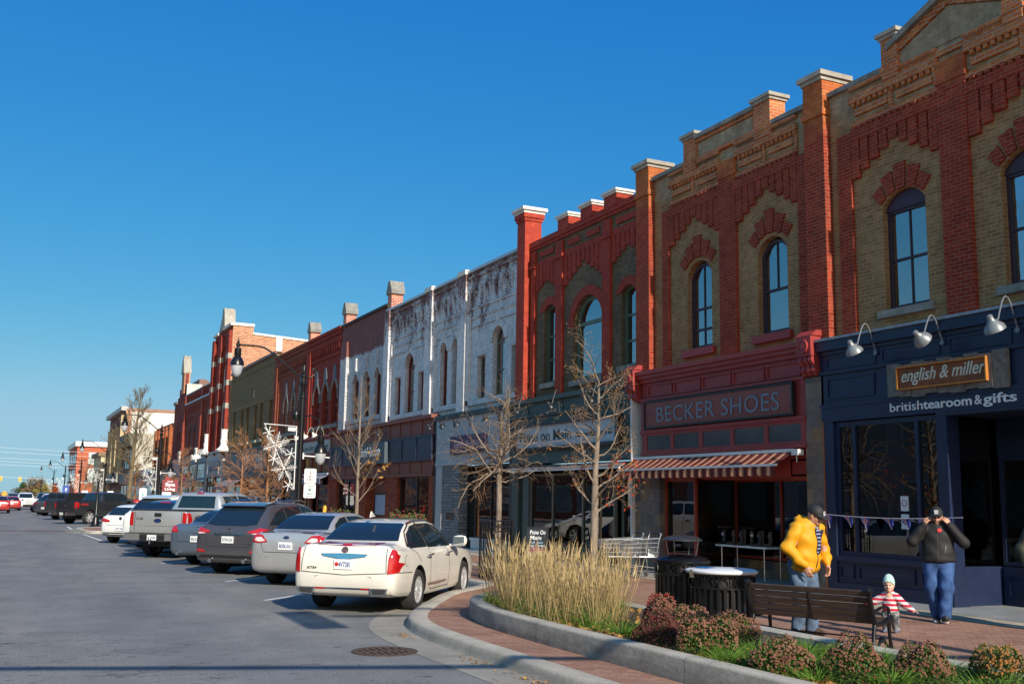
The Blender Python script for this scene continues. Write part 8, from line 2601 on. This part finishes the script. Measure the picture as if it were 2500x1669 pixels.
def head(f, c, M, z=1.0):
    """skull, jaw, nose, brow, lips and ears about centre c, turned by M (columns: ahead, left, up)"""
    c = Vector(c)
    M = Matrix(M)
    P = lambda a, b, d: c + M @ Vector((a * z, b * z, d * z))
    Mn = [[M[i][j] for j in range(3)] for i in range(3)]
    f.ball(P(-.012, 0, .025), (.098 * z, .077 * z, .100 * z), .03 * z, Mn)
    f.ball(P(.030, 0, -.045), (.062 * z, .058 * z, .070 * z), .03 * z, Mn)
    f.ball(P(.072, 0, -.088), (.022 * z, .026 * z, .020 * z), .022 * z, Mn)
    f.limb([P(.088, 0, .012), P(.108, 0, -.028)], [.009 * z, .015 * z], .012 * z)
    f.limb([P(.086, .03, .022), P(.090, 0, .024), P(.086, -.03, .022)], [.009 * z] * 3, .012 * z)
    f.limb([P(.086, .020, -.058), P(.093, 0, -.057), P(.086, -.020, -.058)], [.006 * z, .008 * z, .006 * z], .006 * z)
    for s in (1, -1):
        f.ball(P(-.008, .080 * s, -.008), (.020 * z, .010 * z, .033 * z), .008 * z, Mn)
        f.ball(P(.055, .036 * s, -.028), (.025 * z, .022 * z, .024 * z), .02 * z, Mn)
    return P
def cap_(t, c, M, z, m, logo=True):
    f = Flesh(Vector(c) - Vector((.3, .3, .3)), Vector(c) + Vector((.3, .3, .3)), .006)
    M = Matrix(M)
    Mn = [[M[i][j] for j in range(3)] for i in range(3)]
    P = lambda a, b, d: Vector(c) + M @ Vector((a * z, b * z, d * z))
    f.ball(P(-.010, 0, .045), (.112 * z, .093 * z, .100 * z), .01, Mn)
    f.ball(P(-.010, 0, -.075), (.2 * z, .2 * z, .105 * z), .01, Mn, True)
    f.ball(P(.105, 0, .028), (.090 * z, .080 * z, .011 * z), .012, Mn)
    o = f.build('cap', m, t)
    if logo:
        mb = MB()
        nrm = (M @ Vector((1, 0, .35))).normalized()
        u, v = M @ Vector((0, 1, 0)), (M @ Vector((-.33, 0, .95))).normalized()
        oc = P(.098, 0, .085)
        for r0, r1 in ((.016, .022),):
            a = [oc + u * (r0 * 1.25 * math.cos(x)) + v * (r0 * math.sin(x)) + nrm * .006 for x in [j * math.pi / 10 for j in range(20)]]
            b = [oc + u * (r1 * 1.25 * math.cos(x)) + v * (r1 * math.sin(x)) + nrm * .006 for x in [j * math.pi / 10 for j in range(20)]]
            mb.add(a + b, [(j, (j + 1) % 20, 20 + (j + 1) % 20, 20 + j) for j in range(20)])
        for w0, z0, z1 in ((.020, -.003, .003), (.026, -.036, -.027)):
            mb.add([oc + u * w0 + v * z0 + nrm * .007, oc - u * w0 + v * z0 + nrm * .007, oc - u * w0 + v * z1 + nrm * .007, oc + u * w0 + v * z1 + nrm * .007], [(0, 1, 2, 3)])
        mb.build('cap_emblem', M_LETW, o, None, True)
def shades(t, P):
    mb = MB()
    for s in (1, -1):
        mb.add([P(.098 - .010 * (abs(b) > .04), b * s, d) for b, d in ((.008, .020), (.045, .022), (.062, .010), (.055, -.016), (.022, -.020), (.008, -.004))], [(0, 1, 2, 3, 4, 5)])
        mb.tube([P(.085, .062 * s, .012), P(.0, .084 * s, .008)], .004, 4)
    mb.tube([P(.10, .01, .012), P(.10, -.01, .012)], .003, 4)
    mb.build('sunglasses', mat('dark_lens', (.01, .01, .012), .08, 0, .8), t, None, True)
def shoe(f, p, yaw, pitch=0.0, z=1.0):
    d = Vector((math.cos(yaw) * math.cos(pitch), math.sin(yaw) * math.cos(pitch), math.sin(pitch)))
    p = Vector(p)
    f.limb([p - d * .06 * z + UP * .045 * z, p + d * .06 * z + UP * .042 * z, p + d * .16 * z + UP * .030 * z], [.044 * z, .046 * z, .034 * z], .03 * z)
    f.limb([p - d * .03 * z + UP * .05 * z, p - d * .035 * z + UP * .11 * z], [.042 * z, .045 * z], .03 * z)
def rot(yaw=0, pitch=0, roll=0):
    return Matrix.Rotation(yaw, 3, 'Z') @ Matrix.Rotation(pitch, 3, 'Y') @ Matrix.Rotation(roll, 3, 'X')

# man in the yellow jacket, stooping towards the toddler
t = thing('person', 'man in a bright yellow jacket, jeans and black cap stooping behind the bench', 'person', (9.74, 11.18, .125), R(-80))
HC, HM = (.235, .01, 1.565), rot(.22, .42, .05)
f = Flesh((-.35, -.5, 0), (.55, .5, 1.85), .0065)
P = head(f, HC, HM)
f.limb([(.10, 0, 1.38), (.16, 0, 1.46), (.20, 0, 1.52)], [.075, .062, .06], .03)
f.limb([(.0, 0, .95), (.05, 0, 1.15), (.10, 0, 1.34)], [.13, .13, .12], .05)
wr, wl = Vector((.24, -.215, .905)), Vector((.22, .255, .90))
f.limb([(.11, -.17, 1.36), (.06, -.30, 1.13), wr], [.055, .042, .028], .03)
f.limb([(.14, .17, 1.36), (.12, .31, 1.12), wl], [.055, .042, .028], .03)
hand(f, wr, (.32, .12, -.95), (-.3, .9, .1), 1, 1.0, .45)
hand(f, wl, (.25, -.18, -.95), (-.2, -.9, .1), -1, 1.0, .5)
for s in (1, -1):
    f.limb([(0, .09 * s, .92), (.06, .115 * s, .5), (.0, .12 * s, .08)], [.09, .06, .04], .03)
f.build('body', SK, t)
f = Flesh((-.45, -.55, .75), (.55, .55, 1.75), .009)
f.ball((.10, 0, 1.24), (.155, .20, .24), .04).ball((.07, 0, 1.03), (.175, .22, .19), .05).ball((.045, 0, .89), (.18, .235, .11), .04)
f.limb([(.06, -.15, 1.40), (.12, 0, 1.44), (.09, .15, 1.40)], [.10, .10, .10], .06)
f.limb([(.09, -.19, 1.38), (.03, -.33, 1.14), (.15, -.275, 1.0), wr + Vector((-.01, -.01, .03))], [.095, .082, .070, .052], .025)
f.limb([(.12, .19, 1.38), (.08, .34, 1.13), (.16, .30, 1.0), wl + Vector((-.01, .01, .03))], [.095, .082, .070, .052], .025)
f.limb([(.02, -.09, 1.49), (.0, 0, 1.50), (.02, .09, 1.49)], [.055, .06, .055], .04)
f.ball((.33, 0, 1.60), (.135, .085, .17), .02, None, True)
f.crease(.011, 30, .7).cut(.81)
jk = f.build('jacket', mat('yellow_jacket', (.62, .285, .006), .6, 0, .35, var=.08, bump=.3, bs=40), t)
bv = f.bvh
n = NT('striped_shirt')
zz = n('SeparateXYZ', {0: n.obj()}, out=2)
M_SHIRT = n.surf(n.bsdf(n.ramp(n.math('FRACT', n.math('MULTIPLY', zz, 21.0)), [(0, (.012, .016, .05)), (.62, (.012, .016, .05)), (.66, (.30, .36, .55)), (.92, (.30, .36, .55)), (.96, (.012, .016, .05))]), .8))
patch(bv, [(.015, 1.06), (.035, 1.055), (.13, 1.20), (.15, 1.36), (.05, 1.42), (.0, 1.40)], 'front', .006, .03).build('shirt', M_SHIRT, t, 180, True)
patch(bv, [(.035, 1.055), (.075, 1.06), (.19, 1.26), (.19, 1.38), (.14, 1.38), (.125, 1.20)], 'front', .009, .03).build('jacket_lining', mat('navy_lining', (.012, .014, .035), .8), t, 180, True)
patch(bv, strip([(.02, .885), (.02, 1.06), (-.01, 1.40)], .012), 'front', .006, .03).build('zip', M_TRIM, t, 180, True)
mb = MB()
mb.add([P(.085, -.045, -.105), P(.10, .0, -.135), P(.065, .06, -.10), P(.03, .075, -.14), P(.09, .03, -.20), P(.04, -.06, -.15)], [(0, 1, 5), (1, 2, 3, 4), (1, 4, 5)])
mb.build('collar', mat('white_collar', (.7, .7, .7), .8), t, None, True)
cap_(t, HC, HM, 1.0, mat('black_cap', (.016, .017, .02), .7, var=.2))
shades(t, P)
f = Flesh((-.35, -.4, 0), (.45, .4, 1.05), .009)
f.ball((.0, 0, .90), (.155, .185, .12), .05)
f.limb([(.0, -.10, .90), (.07, -.13, .50), (.01, -.135, .07)], [.125, .092, .085], .03).limb([(.0, .10, .90), (.07, .135, .50), (.02, .145, .07)], [.125, .092, .085], .03)
f.crease(.006, 20, 2.0).cut(.045, .99)
f.build('jeans', denim('faded_denim', (.055, .085, .135)), t)
f = Flesh((-.3, -.35, 0), (.45, .35, .25), .007)
shoe(f, (.02, -.135, 0), -.15)
shoe(f, (.03, .145, 0), .15)
f.cut(0.0, .13).build('shoes', mat('brown_shoe', (.06, .035, .022), .6), t)

# man in black with both hands at his sunglasses
t = thing('person', 'man in a black zipped jacket and blue jeans adjusting his sunglasses while walking', 'person', (12.86, 11.72, .125), R(-139))
HC, HM = (.03, 0, 1.565), rot(.0, .12, 0)
f = Flesh((-.35, -.7, 0), (.5, .7, 1.8), .0065)
P = head(f, HC, HM)
f.limb([(-.02, 0, 1.36), (-.01, 0, 1.44), (.0, 0, 1.50)], [.08, .066, .064], .03)
f.limb([(0, 0, .95), (0, 0, 1.15), (-.01, 0, 1.34)], [.13, .13, .12], .05)
wr, wl = Vector((.13, -.175, 1.455)), Vector((.13, .175, 1.455))
f.limb([(-.01, -.18, 1.38), (.10, -.345, 1.20), wr], [.055, .045, .030], .03)
f.limb([(-.01, .18, 1.38), (.10, .355, 1.19), wl], [.055, .045, .030], .03)
hand(f, wr, (.0, .62, .75), (-.75, .45, -.3), 1, .98, .85)
hand(f, wl, (.0, -.62, .75), (-.75, -.45, -.3), -1, .98, .85)
for s in (1, -1):
    f.limb([(0, .09 * s, .92), (.06 * s, .08 * s, .5), (.1 * s, .05 * s, .1)], [.09, .06, .04], .03)
f.build('body', SK, t)
f = Flesh((-.4, -.7, .75), (.5, .7, 1.7), .009)
f.ball((0, 0, 1.22), (.155, .235, .24), .05).ball((.02, 0, 1.02), (.165, .24, .19), .06).ball((.02, 0, .92), (.165, .245, .085), .05)
f.limb([(-.01, -.16, 1.39), (-.01, 0, 1.43), (-.01, .16, 1.39)], [.095, .085, .095], .06)
f.limb([(-.01, -.19, 1.38), (.09, -.355, 1.19), wr + Vector((0, -.005, -.02))], [.095, .080, .054], .03)
f.limb([(-.01, .19, 1.38), (.09, .365, 1.18), wl + Vector((0, .005, -.02))], [.095, .080, .054], .03)
f.limb([(.03, -.06, 1.46), (-.04, 0, 1.48), (.03, .06, 1.46)], [.045, .05, .045], .03)
f.crease(.005, 24, 1.3).cut(.875)
f.build('jacket', mat('black_softshell', (.014, .014, .016), .7, 0, .35, var=.2, bump=.2, bs=40), t)
bv = f.bvh
patch(bv, strip([(.0, .89), (.005, 1.44)], .009), 'front', .005, .03).build('zip', M_DGREY, t, 180, True)
patch(bv, strip([(.10, 1.02), (.115, 1.13)], .01), 'front', .005, .03).build('pocket_zip', M_DGREY, t, 180, True)
patch(bv, ell(.035, 1.355, .032, .030, 14), 'front', .014, .02).build('poppy', mat('poppy_red', (.5, .02, .02), .5), t, 180, True)
cap_(t, HC, HM, 1.0, mat('black_cap', (.016, .017, .02)))
shades(t, P)
f = Flesh(Vector(HC) - Vector((.2, .2, .25)), Vector(HC) + Vector((.2, .2, .2)), .006)
Mn = [[HM[i][j] for j in range(3)] for i in range(3)]
f.ball(P(.034, 0, -.062), (.064, .0605, .062), .02, Mn)
f.ball(P(.075, 0, .015), (.06, .09, .07), .01, Mn, True)
f.build('beard', mat('short_beard', (.10, .055, .035), .8, var=.3, vs=30), t)
f = Flesh((-.4, -.4, 0), (.5, .4, 1.05), .009)
f.ball((.0, 0, .90), (.15, .19, .12), .05)
f.limb([(.0, -.10, .90), (.04, -.11, .50), (-.04, -.05, .10)], [.128, .098, .085], .03).limb([(.0, .10, .90), (.13, .10, .50), (.16, .06, .10)], [.128, .098, .088], .03)
f.crease(.0065, 22, .4).cut(.06, .99)
f.build('jeans', denim('blue_denim', (.022, .055, .15)), t)
f = Flesh((-.4, -.3, -.02), (.6, .3, .28), .007)
shoe(f, (-.03, -.05, 0), -.1)
shoe(f, (.16, .06, .01), .12, .32)
f.cut(-.0, .14).build('shoes', mat('charcoal_shoe', (.03, .03, .032), .6), t)
f = Flesh((-.4, -.3, -.02), (.6, .3, .28), .007)
for p, yw, pt in (((-.03, -.05, 0), -.1, 0), ((.16, .06, .01), .12, .32)):
    d = Vector((math.cos(yw) * math.cos(pt), math.sin(yw) * math.cos(pt), math.sin(pt)))
    p = Vector(p)
    f.limb([p - d * .07 + UP * .016, p + d * .06 + UP * .016, p + d * .17 + UP * .016], [.042, .046, .034], .03)
f.cut(0, .03 + .0).build('shoe_soles', M_WFR, t)

# toddler in a striped sweater
t = thing('person', 'toddler in a red and white striped sweater and mint knitted hat beside the bench', 'person', (11.12, 11.0, .125), R(-150))
HC, HM = (.03, 0, .635), rot(.12, .05, .06)
f = Flesh((-.25, -.5, 0), (.35, .5, .85), .0055)
P = head(f, HC, HM, .80)
f.ball(P(.03, .03, -.045), (.04, .035, .035), .02).ball(P(.03, -.03, -.045), (.04, .035, .035), .02)
f.limb([(0, 0, .48), (.01, 0, .56)], [.05, .045], .02).limb([(0, 0, .3), (0, 0, .46)], [.08, .075], .03)
wr, wl = Vector((.05, -.315, .375)), Vector((.04, .30, .315))
f.limb([(0, -.07, .47), (.02, -.20, .40), wr], [.035, .028, .020], .02)
f.limb([(0, .07, .47), (.02, .19, .375), wl], [.035, .028, .020], .02)
hand(f, wr, (.2, -.95, .15), (.2, .1, -1), 1, .58, .25, .006)
hand(f, wl, (.2, .95, -.25), (.2, .1, -1), -1, .58, .2, .006)
for s in (1, -1):
    f.limb([(0, .05 * s, .28), (.02, .06 * s, .15), (.0, .06 * s, .04)], [.05, .04, .03], .02)
f.build('body', SKC, t)
mb = MB()
for s in (1, -1):
    mb.lathe([(.002, -.001), (.009, 0), (.004, .004)], P(.088, .033 * s, .005), 10, 0, HM @ Matrix.Rotation(R(90), 3, 'Y'))
mb.build('eyes', mat('dark_eye', (.03, .02, .015), .2), t, None, True)
MB().tube([P(.088, .024, -.050), P(.098, .0, -.060), P(.088, -.024, -.050)], .0035, 5).build('mouth', mat('lip', (.35, .06, .06), .5), t, None, True)
n = NT('striped_sweater')
zz = n('SeparateXYZ', {0: n.obj()}, out=2)
f_ = n.math('FRACT', n.math('MULTIPLY', zz, 15.5))
M_SW = n.surf(n.bsdf(n.ramp(f_, [(0, (.58, .56, .58)), (.48, (.58, .56, .58)), (.52, (.48, .02, .05)), (.98, (.48, .02, .05))]), .9, 0, .2, 0, n.bump(n.noise(n.obj(), 90, 3), .3, .004)))
f = Flesh((-.25, -.42, .2), (.25, .42, .62), .006)
f.ball((.0, 0, .39), (.085, .105, .14), .03).ball((.0, 0, .31), (.088, .105, .075), .03)
f.limb([(0, -.08, .475), (.02, -.205, .40), wr], [.058, .047, .036], .02).limb([(0, .08, .475), (.02, .195, .375), wl], [.058, .047, .036], .02)
f.limb([(.0, -.03, .53), (.02, .03, .53)], [.038, .038], .02)
f.crease(.0035, 40).cut(.255)
f.build('sweater', M_SW, t)
f = Flesh(Vector(HC) - Vector((.2, .2, .2)), Vector(HC) + Vector((.2, .2, .25)), .005)
Mn = [[HM[i][j] for j in range(3)] for i in range(3)]
f.ball(P(-.016, 0, .045), (.094, .078, .096), .02, Mn).ball(P(-.05, 0, .115), (.05, .045, .05), .04, Mn)
f.ball(P(.085, 0, -.045), (.11, .075, .085), .01, Mn, True)
f.cut(HC[2] - .045)
n = NT('mint_knit')
v_ = n('TexVoronoi', {'Vector': n.obj(), 'Scale': 55.0}, out=0)
f.build('knitted_hat', n.surf(n.bsdf(n.ramp(v_, [(.2, (.17, .38, .36)), (.5, (.42, .60, .56)), (.8, (.52, .62, .58))]), .95)), t)
n = NT('grey_camouflage')
c_ = n.ramp(n.noise(n.obj(), 16, 3, .5), [(.42, (.045, .048, .055)), (.47, (.12, .125, .13)), (.56, (.13, .135, .14)), (.6, (.24, .24, .25))])
f = Flesh((-.2, -.2, 0), (.2, .2, .32), .006)
f.ball((0, 0, .255), (.082, .092, .06), .03)
f.limb([(0, -.05, .25), (.03, -.065, .15), (0, -.065, .05)], [.068, .054, .050], .02).limb([(0, .05, .25), (.02, .06, .15), (-.02, .065, .05)], [.068, .054, .050], .02)
f.crease(.003, 40).cut(.025, .3).build('trousers', n.surf(n.bsdf(c_, .9)), t)
f = Flesh((-.2, -.2, 0), (.3, .2, .1), .005)
shoe(f, (.0, -.065, 0), -.1, 0, .52)
shoe(f, (-.02, .065, 0), .1, 0, .52)
f.cut(0, .06).build('shoes', mat('blue_grey_shoe', (.10, .13, .20), .7), t)

# passer-by at the edge of the frame
t = thing('person', 'person in an olive camouflage jacket cut off at the right edge', 'person', (13.49, 10.35, .125), R(-120))
HC, HM = (.03, 0, 1.60), rot(.1, .05, 0)
f = Flesh((-.35, -.5, 0), (.5, .5, 1.85), .008)
P = head(f, HC, HM)
f.limb([(-.02, 0, 1.36), (.0, 0, 1.52)], [.075, .062], .03).limb([(0, 0, .95), (-.01, 0, 1.34)], [.13, .12], .05)
wr, wl = Vector((.12, -.30, .86)), Vector((.1, .30, .86))
f.limb([(-.01, -.18, 1.38), (-.03, -.29, 1.12), wr], [.055, .045, .030], .03).limb([(-.01, .18, 1.38), (-.03, .29, 1.12), wl], [.055, .045, .030], .03)
hand(f, wr, (.2, 0, -1), (0, 1, 0), 1, 1, .6)
hand(f, wl, (.2, 0, -1), (0, -1, 0), -1, 1, .6)
for s in (1, -1):
    f.limb([(0, .09 * s, .92), (.03, .1 * s, .5), (0, .1 * s, .08)], [.09, .06, .04], .03)
f.build('body', SK, t)
n = NT('olive_camouflage')
c_ = n.ramp(n.noise(n('Mapping', {'Vector': n.obj(), 'Scale': (1, 1, .45)}), 9, 3, .5), [(.42, (.022, .026, .018)), (.5, (.05, .055, .028)), (.6, (.06, .06, .03)), (.66, (.36, .31, .12))])
f = Flesh((-.4, -.6, .75), (.5, .6, 1.7), .01)
f.ball((0, 0, 1.22), (.16, .23, .24), .05).ball((.02, 0, 1.0), (.17, .24, .2), .06)
f.limb([(-.01, -.16, 1.40), (-.01, .16, 1.40)], [.095, .095], .06)
f.limb([(-.01, -.19, 1.38), (-.04, -.31, 1.12), wr], [.11, .095, .06], .04).limb([(-.01, .19, 1.38), (-.04, .31, 1.12), wl], [.11, .095, .06], .04)
f.crease(.006, 24).cut(.85)
f.build('jacket', n.surf(n.bsdf(c_, .8)), t)
f = Flesh((-.35, -.4, 0), (.45, .4, 1.0), .01)
f.ball((.0, 0, .88), (.15, .185, .12), .05)
for s in (1, -1):
    f.limb([(.0, .10 * s, .88), (.04, .11 * s, .50), (.0, .11 * s, .07)], [.125, .092, .085], .03)
f.crease(.006, 20).cut(.04).build('trousers', denim('dark_denim', (.02, .03, .05)), t)
f = Flesh((-.3, -.35, 0), (.45, .35, .25), .008)
shoe(f, (.02, -.11, 0), -.1)
shoe(f, (.02, .11, 0), .1)
f.cut(0.0, .13).build('shoes', M_TRIM, t)
f = Flesh(Vector(HC) - Vector((.2, .2, .2)), Vector(HC) + Vector((.2, .2, .25)), .007)
f.ball(P(-.02, 0, .05), (.108, .088, .10), .02).ball(P(.12, 0, -.04), (.11, .09, .10), .01, None, True)
f.build('hair', mat('brown_hair', (.06, .035, .02), .7, var=.4, vs=30), t)
